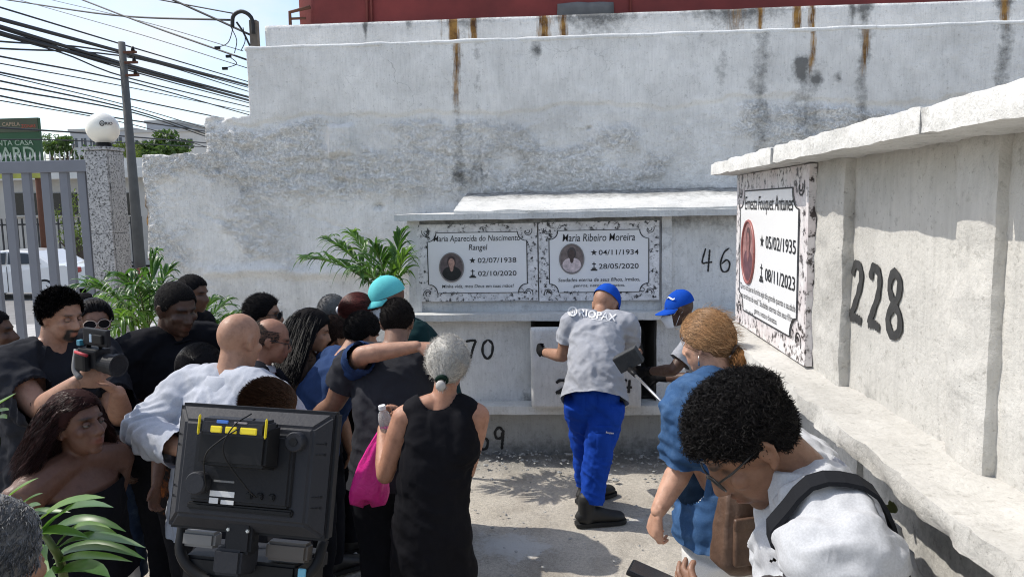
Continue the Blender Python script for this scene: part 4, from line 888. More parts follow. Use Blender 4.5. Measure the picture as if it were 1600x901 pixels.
    for p_, ax_, r_ in ends: kill |= (((fc-p_) @ ax_) > -0.012) & (np.linalg.norm(fc-p_,axis=1) < r_)
    if cut is not None: kill |= cut(fc)
    if cutz is not None: kill |= fc[:,2] > cutz-0.012; ends.append((np.array([nb[0],nb[1],cutz]), np.array([0,0,1.0]), 0.6))
    if cutball is not None: kill |= np.linalg.norm((fc-cutball[0])/cutball[1],axis=1) < 1
    V, Q, _ = compact(V, Q[~kill]); V = snap(V, Q, ends)
    if cutball is not None:
        e2 = np.concatenate([Q[:,[0,1]],Q[:,[1,2]],Q[:,[2,3]],Q[:,[3,0]]]); kk2 = np.sort(e2,1)[:,0].astype(np.int64)*10**7+np.sort(e2,1)[:,1]; _, iv, ct = np.unique(kk2, return_inverse=True, return_counts=True); bd_ = np.unique(e2[ct[iv] == 1]); q_ = (V[bd_]-cutball[0])/cutball[1]; ll_ = np.linalg.norm(q_,axis=1); k_ = ll_ < 1.35; V[bd_[k_]] = cutball[0]+q_[k_]/ll_[k_][:,None]*cutball[1]
    o = obj(name, mesh_of(V,Q), m, T); ctx['top'] = o
    if not collar and not straps and not dress:
        mb = MB(); c0 = nb-sp(a2)*0.002*H+fw*0.004; ra_, rb_ = 0.036*neck*H*b+e*0.4, 0.052*neck*H*b+e*0.5
        mb.tube([c0+fw*math.cos(q)*ra_*1.02+ctx['rt']*math.sin(q)*rb_*1.0-sp(a2)*0.012*math.cos(q) for q in np.linspace(0,6.2832,29)],0.0065,8,False); obj('neck_rib', mb.mesh(), m, T)
    if collar:
        mb = MB(); t = np.linspace(0,2*math.pi,33); op = rad(collar.get('open',26)); hgt = collar.get('h',0.042); r0 = 0.041*H*b+0.006; fl = collar.get('flare',0.012); c0 = nb-sp(a2)*0.002*H
        ang = np.linspace(op,2*math.pi-op,30); rows_ = []
        for hh, ex in ((0.0,0.004),(hgt*0.55,-0.002),(hgt,0.0),(hgt*0.9,0.006),(hgt*0.35,fl*1.5),(0.0-collar.get('drop',0.012),fl*2.2)):
            rows_.append([c0+sp(a2)*(hh+0.006*math.cos(q)-0.020*(math.cos(q) > 0)*math.cos(q)**2)+(fw*math.cos(q)*(r0*0.92+ex+0.006)+ctx['rt']*math.sin(q)*(r0*1.12+ex)) for q in ang])
        G = np.array(rows_); k1, k2 = G.shape[:2]; G = G.reshape(-1,3)+0.0025*fbm(G.reshape(-1,3),30,2)[:,None]; mb.add(G,[(i*k2+j,i*k2+j+1,(i+1)*k2+j+1,(i+1)*k2+j) for i in range(k1-1) for j in range(k2-1)])
        obj('collar', mb.mesh(), m, T)
    return o
def trousers(ctx, m, ease=0.012, shoe=None, vox=0.015, fold=0.008, walk=0.0, shoes=True, name='trousers', bare=None, stance=1.0, feet=None, length=0.05, skin=None, seed=3, ankle=1.0, boot=1.0):
    H,b,pv,fw,rt_,sp,a1,T = [ctx[k] for k in ('H','b','pv','fw','rt','sp','a1','T')]
    e = ease; sh = [rounded([pv+sp(a1)*0.035*H, pv, pv-Z3*0.03*H], np.array([[0.060,0.086],[0.066,0.094],[0.060,0.088]])*H*b*ctx['bulk']**0.5+e*0.3, 22, fw)]; ends = []
    for s,k in (('R',1),('L',-1)):
        hp_ = pv+rt_*k*0.052*H*b-Z3*0.02*H; ft = np.array(feet[s]) if feet else np.array([pv[0],pv[1],0])+rt_*k*0.065*H*stance+fw*walk*k*0.10*H; ak = ft+Z3*0.05*H
        kn = (hp_+ak)/2+Z3*0.015*H+fw*0.018*H
        P_ = spline([hp_,kn,ak+(kn-ak)*((length-0.05)/0.24)],10); rr_ = np.interp(np.linspace(0,1,10),[0,0.3,0.5,0.8,1],[0.056*H*b+e,0.052*H*b+e,0.041*H*b+e,0.036*H+e*1.2,(0.030*H+e*1.4)*ankle])
        sh.append(tube_arr(P_, rr_, 16, True)); ends.append((P_[-1],nrm(P_[-1]-P_[-2]),0.1))
        if shoes and shoe is not None:
            f_ = np.array(feet.get('dir'+s, fw)) if feet else nrm(fw+rt_*k*0.15); hgt = 0.052
            B_ = boot; xs = np.array([-0.068,-0.05,0.0,0.05,0.10,0.15,0.185,0.20])*B_; hh = np.array([0.026,0.040,0.052,0.048,0.038,0.031,0.027,0.020])*B_; ww = np.array([0.026,0.035,0.037,0.038,0.043,0.046,0.040,0.028])*B_
            ss = [tube_arr([ft+f_*x+Z3*(h_+0.010) for x,h_ in zip(xs,hh)],np.stack([hh,ww],1),16,True,Z3), rounded([ft+Z3*0.05-f_*0.015,ft+Z3*(0.17 if length > 0.08 else 0.11)-f_*0.018],[0.046*B_,0.047*B_],14)]
            v_,q_ = remesh(ss,0.007,3,0.5)
            sx_ = np.array([-0.078,-0.06,0.0,0.06,0.12,0.165,0.200,0.214])*B_; sw_ = np.array([0.024,0.037,0.039,0.041,0.050,0.050,0.042,0.022])*B_; sdv = np.cross(Z3,f_); sV = []
            for z_ in (0.004,0.026): sV += [ft+f_*x+sdv*w_+Z3*z_ for x,w_ in zip(sx_,sw_)]+[ft+f_*x-sdv*w_+Z3*z_ for x,w_ in zip(sx_[::-1],sw_[::-1])]
            obj('sole', mesh_of(sV,[tuple(range(16)),tuple(range(31,15,-1))]+[(q,q+16,(q+1)%16+16,(q+1)%16) for q in range(16)],False), mat('dark_rubber_sole',(0.012,0.012,0.012),0.8), T)
            v_[:,2] = np.maximum(v_[:,2],0.012); obj('shoe', mesh_of(v_,q_), shoe, T)
    V, Q = remesh(sh, vox, 4, 0.5); V = folds(V, Q, ctx, fold, 1.0, seed)
    _, fn = vnormals(V, Q); fc = V[Q].mean(1); kill = np.zeros(len(Q), bool)
    for p_, ax_, r_ in ends: kill |= (((fc-p_) @ ax_) > -0.012) & (np.linalg.norm(fc-p_,axis=1) < r_)
    V, Q, _ = compact(V, Q[~kill]); V = snap(V, Q, ends); ctx['trs'] = obj(name, mesh_of(V,Q), m, T)

def eyes(ctx, lid=0.55, iris=(0.02,0.012,0.008)):
    Hd = ctx['Hd']; R,O,s = Hd['R'],Hd['o'],Hd['s']
    for k in (-1,1):
        c = np.array([k*0.031,0.0765,0.008]); v_, f_ = ball(O+R @ (c*s), 0.0118*s, R); l = (v_-O) @ R/s-c; me = mesh_of(v_,f_); rr = np.hypot(l[:,0]-0.0,l[:,2]); front = l[:,1] > 0
        col = np.where(((rr < 0.0055) & front)[:,None], np.array(iris), np.array([0.13,0.115,0.105])); attrc(me,'Col',col); obj('eye', me, hairmat('eye_surface',0.15), ctx['T'])
        v_, f_ = ball(O+R @ (c*s), 0.0128*s, R); l = (v_-O) @ R/s-c; f_ = [q for q in f_ if l[list(q),2].mean() > 0.0128*(0.9-lid*2*0.9)]; me = mesh_of(v_,f_); attrc(me,'Col',np.tile(np.array(ctx['skin'])*0.7,(len(v_),1))); obj('eyelid', me, skinmat(), ctx['T'])
# ---- head gear
def baseball_cap(ctx, m, tilt=0.0, brim=1.0, logo=None, rise=0.014):
    Hd = ctx['Hd']; R,O,s = Hd['R'],Hd['o'],Hd['s']; nu, nv = 48, 16; cut = 0.030
    ph = np.linspace(-math.pi,math.pi,nu,endpoint=False); zs = np.linspace(0,1,nv); V = []
    for t in zs:
        el = t*math.pi/2
        for a_ in ph:
            d = np.array([math.sin(a_)*math.cos(el), math.cos(a_)*math.cos(el), math.sin(el)]); seam = 1-0.010*math.exp(-((a_*3/math.pi) % 1-0.5)**2*90); q = np.array([0,-0.012,cut])+d*(np.array([0.083,0.106,CEN[2]+CRAD[2]-cut+rise]))*seam; q[2] += tilt*q[1]; V.append(q)
    Fc = [(i*nu+j,i*nu+(j+1)%nu,(i+1)*nu+(j+1)%nu,(i+1)*nu+j) for i in range(nv-1) for j in range(nu)]
    c = empty_child = None
    W = O+(np.array(V)*s) @ R.T; cap_o = obj('cap', mesh_of(W,Fc), m, ctx['T'])
    n1, n2 = 17, 6; B = []
    for lay in (0,1):
        for i in range(n2+1):
            for j in range(n1):
                a_ = (j/(n1-1)-0.5)*math.pi*0.92; r_ = i/n2; x = math.sin(a_)*0.083*(1+0.04*r_); y = -0.012+math.cos(a_)*0.106+r_*0.072*brim*math.cos(a_*0.92)**0.6; z = cut+0.004-0.012*r_-0.022*math.sin(a_)**2*(0.4+0.6*r_)-lay*0.004+tilt*y; B.append((x,y,z))
    k = (n2+1)*n1; f = []
    for lay in (0,1):
        for i in range(n2):
            for j in range(n1-1):
                q = (i*n1+j,i*n1+j+1,(i+1)*n1+j+1,(i+1)*n1+j); f.append(tuple(lay*k+v for v in (q if lay == 0 else q[::-1])))
    for j in range(n1-1): f.append((n2*n1+j,n2*n1+j+1,k+n2*n1+j+1,k+n2*n1+j))
    obj('visor', mesh_of(O+(np.array(B)*s) @ R.T, f), m, cap_o)
    v_, f_ = ball(O+R @ (np.array([0,-0.012,CEN[2]+CRAD[2]+rise])*s), np.array([0.008,0.008,0.005])*s, R); obj('button', mesh_of(v_,f_), m, cap_o)
    return cap_o
def glasses(ctx, m, lens=None, name='glasses', w=0.026, h=0.019, z=0.006):
    Hd = ctx['Hd']; R,O,s = Hd['R'],Hd['o'],Hd['s']; hl = lambda p: O+R @ (np.array(p)*s); mb = MB(); t = np.linspace(0,2*math.pi,21); y = 0.104
    for k in (-1,1):
        mb.tube([hl((k*0.034+math.cos(a_)*w, y-abs(k*0.034+math.cos(a_)*w)*0.18, z+math.sin(a_)*h*(1 if math.sin(a_) > 0 else 1.1))) for a_ in t],0.0022*s,6,False)
        mb.tube([hl((k*0.060,y-0.012,z+0.008)),hl((k*0.076,0.06,z+0.010)),hl((k*0.083,0.0,z+0.012)),hl((k*0.080,-0.02,z-0.002))],0.0022*s,6)
    mb.tube([hl((-0.009,y,z+0.004)),hl((0,y+0.003,z+0.006)),hl((0.009,y,z+0.004))],0.002*s,6)
    g = obj(name, mb.mesh(), m, ctx['T'])
    if lens is not None:
        for k in (-1,1):
            V = [hl((k*0.034+math.cos(a_)*w*0.97, y-0.001-abs(k*0.034+math.cos(a_)*w)*0.18, z+math.sin(a_)*h)) for a_ in t[:-1]]; obj('lens', mesh_of(V,[tuple(range(20))],False), lens, g)
    return g
def face_mask(ctx, m):
    Hd = ctx['Hd']; R,O,s = Hd['R'],Hd['o'],Hd['s']; n1, n2 = 17, 9; V = []
    for i in range(n2):
        v = i/(n2-1); z = -0.018-v*0.092
        for j in range(n1):
            a_ = (j/(n1-1)-0.5)*2.5; ex = 0.010+0.010*math.sin(v*3.14)*math.cos(a_)+0.018*math.exp(-((a_)/0.35)**2)*math.exp(-((v-0.25)/0.3)**2); q = np.array([math.sin(a_)*(0.062+ex*0.6), 0.026+math.cos(a_)*(0.070+ex), z]); V.append(q+0.0012*math.sin(v*26))
    Fc = [(i*n1+j,(i+1)*n1+j,(i+1)*n1+j+1,i*n1+j+1) for i in range(n2-1) for j in range(n1-1)]
    mo = obj('face_mask', mesh_of(O+(np.array(V)*s) @ R.T,Fc), m, ctx['T'])
    for k in (-1,1):
        mb = MB(); mb.tube(spline([O+R @ (np.array(p)*s) for p in ((k*0.066,0.040,-0.022),(k*0.078,0.0,0.018),(k*0.084,-0.024,0.0),(k*0.076,0.0,-0.03),(k*0.062,0.036,-0.095))],14),0.0016*s,5); obj('ear_loop', mb.mesh(), m, mo)
    return mo
# ================================================================== PEOPLE: the crowd
A_ = lambda px,py,Y: at(px,py,Y=Y)
SHOE = mat('black_leather_shoe',(0.015,0.014,0.014),0.5,0.2,20,0.2,60); BOOT = mat('black_work_boot',(0.012,0.012,0.012),0.62,0.3,14,0.3,50)
BLKC = cloth('black_jersey',(0.009,0.009,0.0115)); DKT = cloth('dark_trousers',(0.010,0.0105,0.014)); NAVYT = cloth('navy_trousers',(0.014,0.02,0.04)); JEAN = cloth('blue_jeans',(0.03,0.05,0.10),worn=(0.09,0.13,0.2))
CHAR = cloth('charcoal_tee',(0.030,0.031,0.037)); DNV = cloth('navy_chambray',(0.022,0.045,0.115),var=0.2); LTS = cloth('pale_striped_shirt',(0.43,0.45,0.50),var=0.06); WHS = cloth('white_cotton_shirt',(0.47,0.48,0.50),var=0.05)
OLV = cloth('olive_tee',(0.075,0.078,0.055)); HGR = cloth('heather_grey_tee',(0.33,0.34,0.37),var=0.07); RBL = cloth('royal_blue_work_cloth',(0.010,0.055,0.36),var=0.14); DEN = cloth('light_denim',(0.036,0.085,0.185),var=0.3,worn=(0.085,0.16,0.29)); BLCAP = cloth('blue_cap_cloth',(0.008,0.07,0.42),fine=0.1); TQ = cloth('turquoise_cap_cloth',(0.13,0.55,0.56),fine=0.1)
DGR = cloth('dark_green_tee',(0.008,0.03,0.032)); WHT_T = cloth('white_trousers_cloth',(0.72,0.71,0.69),var=0.05); MSK = cloth('white_mask_cloth',(0.72,0.74,0.75),fine=0.1); GLV = cloth('black_glove_knit',(0.008,0.008,0.009)); BRN = cloth('brown_blouse',(0.16,0.10,0.07)); SUIT = cloth('dark_suit_wool',(0.012,0.013,0.018)); DKS = cloth('dark_grey_shirt',(0.020,0.021,0.026),var=0.2)
DARK, MID_, TAN, LIGHT = (0.075,0.037,0.023), (0.14,0.07,0.042), (0.33,0.18,0.115), (0.44,0.26,0.18)
BLK, BRH, GRY, WHH = (0.008,0.007,0.0075), (0.055,0.028,0.016), (0.22,0.215,0.205), (0.46,0.44,0.40)
frame_black = mat('black_acetate',(0.012,0.012,0.012),0.3,0.1,10,0); dark_lens = mat('dark_lens',(0.012,0.012,0.014),0.08,0.1,5,0)

def short_hair(c, col, thick=0.012, n=2600, length=0.03, seed=1, off=0.0, front=0.0, kn=0.5, comb=(0,-0.4,0.1), r=0.0012, lump=0.3, line=None, jit=0.3):
    o = hair_cap(c['Hd'], thick, col, c['T'], off=off, front=front, lump=lump, line=line)
    if n: grow(c['Hd'], n, length, col, o, seed=seed, kn=kn, comb=lambda p: np.tile(np.array(comb),(len(p),1)), jit=jit, infl=thick, r=r, off=off+0.004, front=front, line=line, K=5)
    return o
def updo(c, col, tie, thick=0.010, n=3000, seed=2, r=0.0011, var=0.35, lump=0.15, front=0.0, infl=0.020):
    o = hair_cap(c['Hd'], thick, col, c['T'], lump=lump, front=front, off=0.002)
    grow(c['Hd'], n, 0.1, col, o, seed=seed, tie=np.array(tie), infl=infl, r=r, K=9, jit=0.10, var=var, front=front)
    return o

# 1 worker lifting the slab
fN, fF = at(928,822,Z=0), at(918,783,Z=0)
w1 = person('worker in grey shirt and royal blue trousers gripping the niche cover slab', (946,478), 5.0, -8, hs=1.10, lean=33, hunch=12, hp=44, hy=-28, skin=TAN, build=1.04, neck=0.95, vox=0.008,
  top=dict(m=HGR, sl=0.62, hem=-0.035, ease=0.026, fold=0.013, vox=0.009, seed=4, sease=0.9), legs=dict(m=RBL, ease=0.020, shoe=BOOT, fold=0.014, vox=0.009, length=0.085, boot=1.12, feet=dict(R=fN+np.array([-0.03,0.02,0]),L=fF,dirR=nrm((1,0.25,0)),dirL=nrm((0.8,0.6,0)))),
  arms=dict(L=dict(e=A_(879,556,4.86), w=A_(846,549,5.13), h=(-0.35,1,0.1), pn=(1,0.2,-0.1), glove=GLV, curl=38, side=-1), R=dict(e=A_(985,560,4.95), w=A_(1000,548,5.3), h=(0.2,1,0.1), pn=(-1,0,0), glove=GLV, curl=35)))
baseball_cap(w1, BLCAP, tilt=-0.05)
bv = bvh_of(w1['top'])
def print_on(s, cpx, Yp, width, ang, parent, bvh, m, name='printed_logo', ring=None, h=None, k=2):
    c = A_(*cpx, Yp); u = nrm(np.array([math.cos(ang),0,math.sin(ang)])); v = np.array([-math.sin(ang),0,math.cos(ang)]); V, Fc = text_mesh(s, c, u, v, width, h, weight=0.015)
    bm = bmesh.new(); vs = [bm.verts.new(q) for q in V]
    for f in Fc:
        try: bm.faces.new([vs[i] for i in f])
        except ValueError: pass
    if ring:
        n_ = 24
        for q in range(n_):
            a0, a1 = q*6.2832/n_, (q+1)*6.2832/n_; pts = [c+u*(ring[0]+math.cos(t)*ring[1]*e)+v*math.sin(t)*ring[1]*e for t,e in ((a0,1),(a1,1),(a1,0.72),(a0,0.72))]; bm.faces.new([bm.verts.new(p) for p in pts])
        for x0_,x1_,y0_,y1_ in ((-0.55,-0.3,-0.5,0.1),(-0.12,0.12,-0.5,0.45),(0.3,0.55,-0.5,0.1)): bm.faces.new([bm.verts.new(c+u*(ring[0]+x*ring[1])+v*y*ring[1]) for x,y in ((x0_,y0_),(x1_,y0_),(x1_,y1_),(x0_,y1_))])
    bmesh.ops.triangulate(bm, faces=bm.faces[:]); bmesh.ops.subdivide_edges(bm, edges=[e for e in bm.edges if e.calc_length() > width/14], cuts=1, use_grid_fill=False); bmesh.ops.triangulate(bm, faces=bm.faces[:])
    bm.verts.index_update(); V = np.array([q.co[:] for q in bm.verts]); Fc = [tuple(q.index for q in f.verts) for f in bm.faces]; bm.free()
    d = (V-CC); out = []; last = 0.3
    for q, dd in zip(V, d):
        dd = Vector(nrm(dd)); st = Vector(q)-dd*0.6; hit = bvh.ray_cast(st, dd)
        if hit[0] is not None: last = hit[3]
        out.append(np.array(st+dd*(last-0.009)))
    return obj(name, mesh_of(out,Fc,False), m, parent, kind='stuff')
WPR = mat('white_print',(0.78,0.78,0.78),0.7,0.03,10,0)
print_on('RIOPAX',(934,492),4.75,0.24,-0.16,w1['T'],bv,WPR,ring=(-0.165,0.032),h=0.048)
print_on('SERVIÇOS FUNERÁRIOS',(940,500),4.75,0.13,-0.16,w1['T'],bv,WPR,h=0.008)
pk = bvh_of(w1['trs']); print_on('Riopax',(953,676),4.6,0.05,-0.1,w1['T'],pk,WPR,name='pocket_logo')
# 2 second worker reaching into the niche
w2 = person('masked worker in blue cap reaching towards the niche from behind the fair-haired woman', (1060,484), 5.0, 84, hs=1.02, lean=34, hunch=8, hp=10, skin=DARK, top=dict(m=HGR, sl=0.8, ease=0.024, fold=0.010, seed=9), legs=dict(m=RBL, ease=0.018, shoe=BOOT),
  arms=dict(L=dict(e=A_(1052,578,4.75), w=A_(1012,580,5.05), h=(-0.9,0.3,0), glove=GLV), R=dict(e=A_(1080,590,5.3), w=A_(1030,590,5.45), glove=GLV)))
cp2 = baseball_cap(w2, BLCAP, tilt=-0.16); face_mask(w2, MSK)
cv = bvh_of(cp2); print_on('~',(1048,466),4.85,0.05,-0.2,cp2,cv,WPR,name='cap_logo')
# 3 fair-haired woman in denim
w3 = person('woman with fair hair in a bun wearing a blue denim overshirt and white trousers', (1104,536), 2.65, 42, hs=0.89, lean=3, hunch=7, hp=14, hy=10, female=True, skin=(0.50,0.29,0.20), build=1.18, bulk=1.12, vox=0.0065,
  top=dict(m=DEN, sl=0.95, hem=0.0, ease=0.030, fold=0.015, vox=0.008, seed=12, flare=1.12, collar=dict(open=40,h=0.03,flare=0.016,drop=0.02), sease=0.8), legs=dict(m=WHT_T, ease=0.02, shoe=SHOE, vox=0.011, fold=0.006),
  arms=dict(L=dict(e=A_(1066,728,2.50), w=A_(1028,798,2.42), h=(-0.25,0.15,-1), pn=(0.9,0.3,0), curl=48, side=-1, thumb=20), R=dict(e=A_(1165,725,2.85), w=A_(1120,720,3.05))))
hb = updo(w3, (0.23,0.125,0.058), (0,-0.112,-0.036), 0.010, 8000, 5, 0.0011, 0.75, infl=0.014); grow(w3['Hd'], 500, 0.05, (0.40,0.25,0.13), hb, seed=77, kn=0.4, jit=0.5, comb=lambda p: np.tile((0,-0.6,-0.2),(len(p),1)), infl=0.016, r=0.0006, K=6)
def tail(c, tie, col, n, length, rad_, seed, r=0.0012, droop=0.6, curl=0.012, parent=None, d0=(0,-0.6,-0.5), K=10, fold_=0.0, var=0.7):
    """loose tail or bun beyond the hair tie"""
    Hd = c['Hd']; g_ = np.random.default_rng(seed); g = Hd['R'].T @ np.array([0,0,-1.0]); p = np.array(tie)+g_.normal(size=(n,3))*0.005; v = nrm(d0)+g_.normal(size=(n,3))*0.35; P = [p.copy()]; st = length/(K-1)*(1+0.3*g_.uniform(-1,1,(n,1))); cen = np.array(tie)+nrm(d0)*rad_*1.1
    for k in range(1,K):
        v = v+g*droop/K*2; v /= np.linalg.norm(v,axis=1,keepdims=True); p = p+v*st
        if fold_: e = p-cen; l = np.linalg.norm(e,axis=1,keepdims=True); out = l > rad_; p = np.where(out, cen+e/l*rad_*g_.uniform(0.9,1.05,(n,1)), p); v = np.where(out, v-1.2*e/l, v); v /= np.linalg.norm(v,axis=1,keepdims=True)
        P.append(p.copy())
    P = np.stack(P,1)+curl*g_.normal(size=(n,1,3))*np.linspace(0,1,K)[None,:,None]
    return obj('tail', strands_mesh(Hd['o']+(P*Hd['s']) @ Hd['R'].T, r*Hd['s'], np.clip(np.array(col)*(1+var*0.7*g_.normal(size=(n,1))),0.003,1)), hairmat('hair_strand'), parent, kind='stuff')
v_, f_ = ball(w3['Hd']['o']+w3['Hd']['R'] @ np.array([0.0,-0.128,-0.078]), (0.036,0.032,0.040)); me = mesh_of(v_,f_); attrc(me,'Col',np.tile((0.17,0.08,0.03),(len(v_),1))); obj('bun', me, hairmat('hair_soft'), hb)
tail(w3, (0,-0.118,-0.042), (0.27,0.13,0.05), 1800, 0.20, 0.044, 6, 0.0013, 0.3, 0.004, hb, (0,-0.25,-0.9), 14, 1.0)
def ring_at(c, p, n_, r0, r1, m, parent, name):
    Hd = c['Hd']; n_ = nrm(n_); a = nrm(np.cross(n_,(0.3,0.9,0.2))); b = np.cross(n_,a); mb = MB(); mb.tube([Hd['o']+Hd['R'] @ ((np.array(p)+a*math.cos(t)*r0+b*math.sin(t)*r0)*Hd['s']) for t in np.linspace(0,6.2832,17)], r1, 8, False); return obj(name, mb.mesh(), m, parent)
ring_at(w3,(0,-0.116,-0.044),(0,-0.8,-0.5),0.018,0.006,mat('dark_hair_tie',(0.02,0.012,0.01),0.7),hb,'hair_tie')
mb = MB(); e0 = w3['Hd']['o']+w3['Hd']['R'] @ np.array([-0.080,-0.004,-0.034]); mb.tube([e0,e0-Z3*0.012,e0-Z3*0.034],[0.002,0.0015,0.004],6); obj('earring', mb.mesh(), mat('silver_metal',(0.6,0.58,0.55),0.25,0.05,10,0,metal=1.0), w3['T'])
# 4 man with the phone in front
w4 = person('young man with curly black hair and glasses in white shirt looking at phone', (1172,692), 1.42, 84, hs=1.0, lean=2, hunch=14, nl=0.046, hp=46, hy=8, skin=(0.225,0.118,0.072), vox=0.0042, build=1.04, beard=0.35,
  top=dict(m=WHS, sl=1.9, hem=-0.06, ease=0.026, fold=0.020, vox=0.006, seed=21, collar=dict(open=34,h=0.058,flare=0.014,drop=0.02), ffreq=1.0), legs=dict(m=NAVYT, shoe=SHOE),
  arms=dict(L=dict(e=A_(1340,1030,1.28), w=A_(1170,945,1.26), h=(-1,0.12,0.16), pn=(0.1,0.8,0.7), curl=30, side=-1, hvox=0.0042, thumb=50), R=dict(e=A_(1250,1040,1.72), w=A_(1150,1010,1.45), h=(-0.8,-0.5,0.1), pn=(0,-0.5,0.8), curl=30)))
hc4 = hair_cap(w4['Hd'], 0.014, (0.006,0.0055,0.0055), w4['T'], lump=0.5, lfreq=60, front=-0.008, tfn=lambda p: 0.22+0.78*smooth(0.0,0.05,p[:,2]+0.3*np.clip(p[:,1],-0.1,0.1)))
fade = lambda p: p[:,2] > np.where(p[:,1] < 0.03, 0.030+0.02*smooth(-0.02,-0.09,p[:,1]), np.where(np.abs(p[:,0]) > 0.05, 0.04, -1))
grow(w4['Hd'], 7000, 0.022, (0.009,0.008,0.008), hc4, name='curls', K=8, seed=8, kn=1.0, jit=0.55, r=0.0012, infl=0.007, curl=0.0052, cfreq=1.35, lenvar=0.45, line=fade, front=-0.010, var=0.6)
grow(w4['Hd'], 4500, 0.010, (0.008,0.007,0.007), hc4, name='cropped_sides', K=4, seed=9, kn=0.7, jit=0.5, r=0.0010, infl=0.004)
glasses(w4, frame_black, None)
CUT5 = A_(688,612,2.75)+np.array([0,-0.02,0.012])
# 5 white-haired woman in a black dress
w5 = person('elderly woman with white tied-back hair in a sleeveless black dress seen from behind', (700,572), 2.75, 6, hs=0.84, lean=2, hunch=8, hp=8, female=True, skin=(0.40,0.205,0.13), build=0.93, vox=0.0065, bulk=1.0, dx=-0.075,
  top=dict(m=cloth('black_dress_jersey',(0.0085,0.0085,0.011)), name='dress', dress=0.10, neck=1.0, straps='wide', cutball=(CUT5,np.array([0.082,0.12,0.088])), ease=0.012, fold=0.009, vox=0.009, seed=31), legs=dict(m=BLKC, shoe=SHOE, ease=0.0),
  arms=dict(L=dict(e=A_(602,742,2.66), w=A_(598,668,2.88), h=(0.1,0.4,0.9), pn=(0.9,0,0.2), curl=52, side=-1), R=dict(e=A_(729,736,2.72), w=A_(700,705,2.98))))
hb5 = updo(w5, WHH, (-0.022,-0.118,-0.048), 0.014, 9000, 15, 0.0010, 0.30, lump=0.35, infl=0.018); grow(w5['Hd'], 1500, 0.022, WHH, hb5, seed=18, kn=0.9, jit=0.6, infl=0.02, r=0.0007, K=5, var=0.25)
v_, f_ = ball(w5['Hd']['o']+w5['Hd']['R'] @ np.array([-0.022,-0.130,-0.060]), (0.018,0.014,0.020)); me = mesh_of(v_,f_); attrc(me,'Col',np.tile((0.45,0.43,0.4),(len(v_),1))); obj('tail_core', me, hairmat('hair_soft'), hb5)
tail(w5, (-0.022,-0.122,-0.056), (0.5,0.48,0.45), 300, 0.035, 0.02, 16, 0.001, 0.5, 0.004, hb5, (0,-0.5,-0.8)); ring_at(w5,(-0.022,-0.120,-0.050),(0,-0.7,-0.7),0.020,0.009,cloth('dark_green_scrunchie',(0.008,0.022,0.016)),hb5,'scrunchie')
# 6 man in charcoal tee, embraced
w6 = person('man in a charcoal tee shirt with cropped hair embraced by the man beside him', (621,506), 3.40, 2, hs=0.98, lean=9, hunch=9, hp=26, skin=(0.22,0.12,0.078), build=1.10, vox=0.008,
  top=dict(m=CHAR, sl=0.62, hem=-0.05, ease=0.020, fold=0.011, vox=0.010, seed=41), legs=dict(m=DKT, shoe=SHOE), arms=dict(L=dict(e=A_(522,630,3.30), w=A_(462,676,3.42)), R=dict(e=A_(690,640,3.5), w=A_(660,640,3.75))))
short_hair(w6, (0.012,0.010,0.009), 0.006, 3000, 0.010, 43, kn=0.8)
# 7 man in navy chambray with his arm round him
w7 = person('man in a navy shirt resting a bare forearm on the charcoal tee', (567,524), 3.62, -58, hs=0.88, lean=20, hunch=10, hp=26, hy=22, skin=(0.40,0.22,0.145), build=1.05, vox=0.008,
  top=dict(m=DNV, sl=1.9, slR=0.98, slL=1.9, hem=-0.05, ease=0.022, sease=0.55, fold=0.012, vox=0.010, seed=51, collar=dict(open=40,h=0.035)), legs=dict(m=DKT, shoe=SHOE),
  arms=dict(R=dict(e=A_(566,554,3.13), w=A_(652,541,3.13), h=(1,0.05,-0.15), pn=(0,0.6,-0.8), curl=14, side=1), L=dict(e=A_(480,660,3.6), w=A_(500,680,3.85))))
short_hair(w7, (0.010,0.009,0.009), 0.010, 3000, 0.018, 53)
# 8 woman with long black hair
w8 = person('woman with long straight black hair between the suited man and the navy shirt', (488,518), 3.78, -78, hs=0.95, hp=16, female=True, skin=(0.40,0.22,0.14), top=dict(m=BRN, sl=0.25, ease=0.014, fold=0.008, seed=61), legs=dict(m=DKT, shoe=SHOE), arms=dict(L=dict(e=A_(452,610,3.6), w=A_(470,660,3.8))))
def long_hair(c, col, length, n, seed, thick=0.014, kg=0.55, r=0.0013, curl=0.0, var=0.3, jit=0.12):
    o = hair_cap(c['Hd'], thick, col, c['T'], lump=0.12, off=-0.004, back=0.006)
    Hd = c['Hd']; nbl = Hd['R'].T @ (c['nb']-Hd['o'])/Hd['s']; shp = [((Hd['R'].T @ (c['J'][k][0]-Hd['o']))/Hd['s']*0.7+nbl*0.3-np.array([0,0,0.03]), np.array([0.085,0.095,0.065])) for k in 'LR']+[(nbl-np.array([0,0,0.10]), np.array([0.15,0.115,0.12]))]
    grow(Hd, n, length, col, o, seed=seed, kn=0.2, kg=kg, comb=lambda p: np.stack([p[:,0]*5+0.25*np.sign(p[:,0]), -0.35-3*np.maximum(p[:,1],0), -0.2+0*p[:,2]],1), kc=0.7, jit=jit, infl=0.010, r=r, K=14, clear=True, shoulders=shp, lenvar=0.2, var=var, curl=curl, cfreq=0.9, off=-0.004); return o
long_hair(w8, BLK, 0.36, 4200, 62)
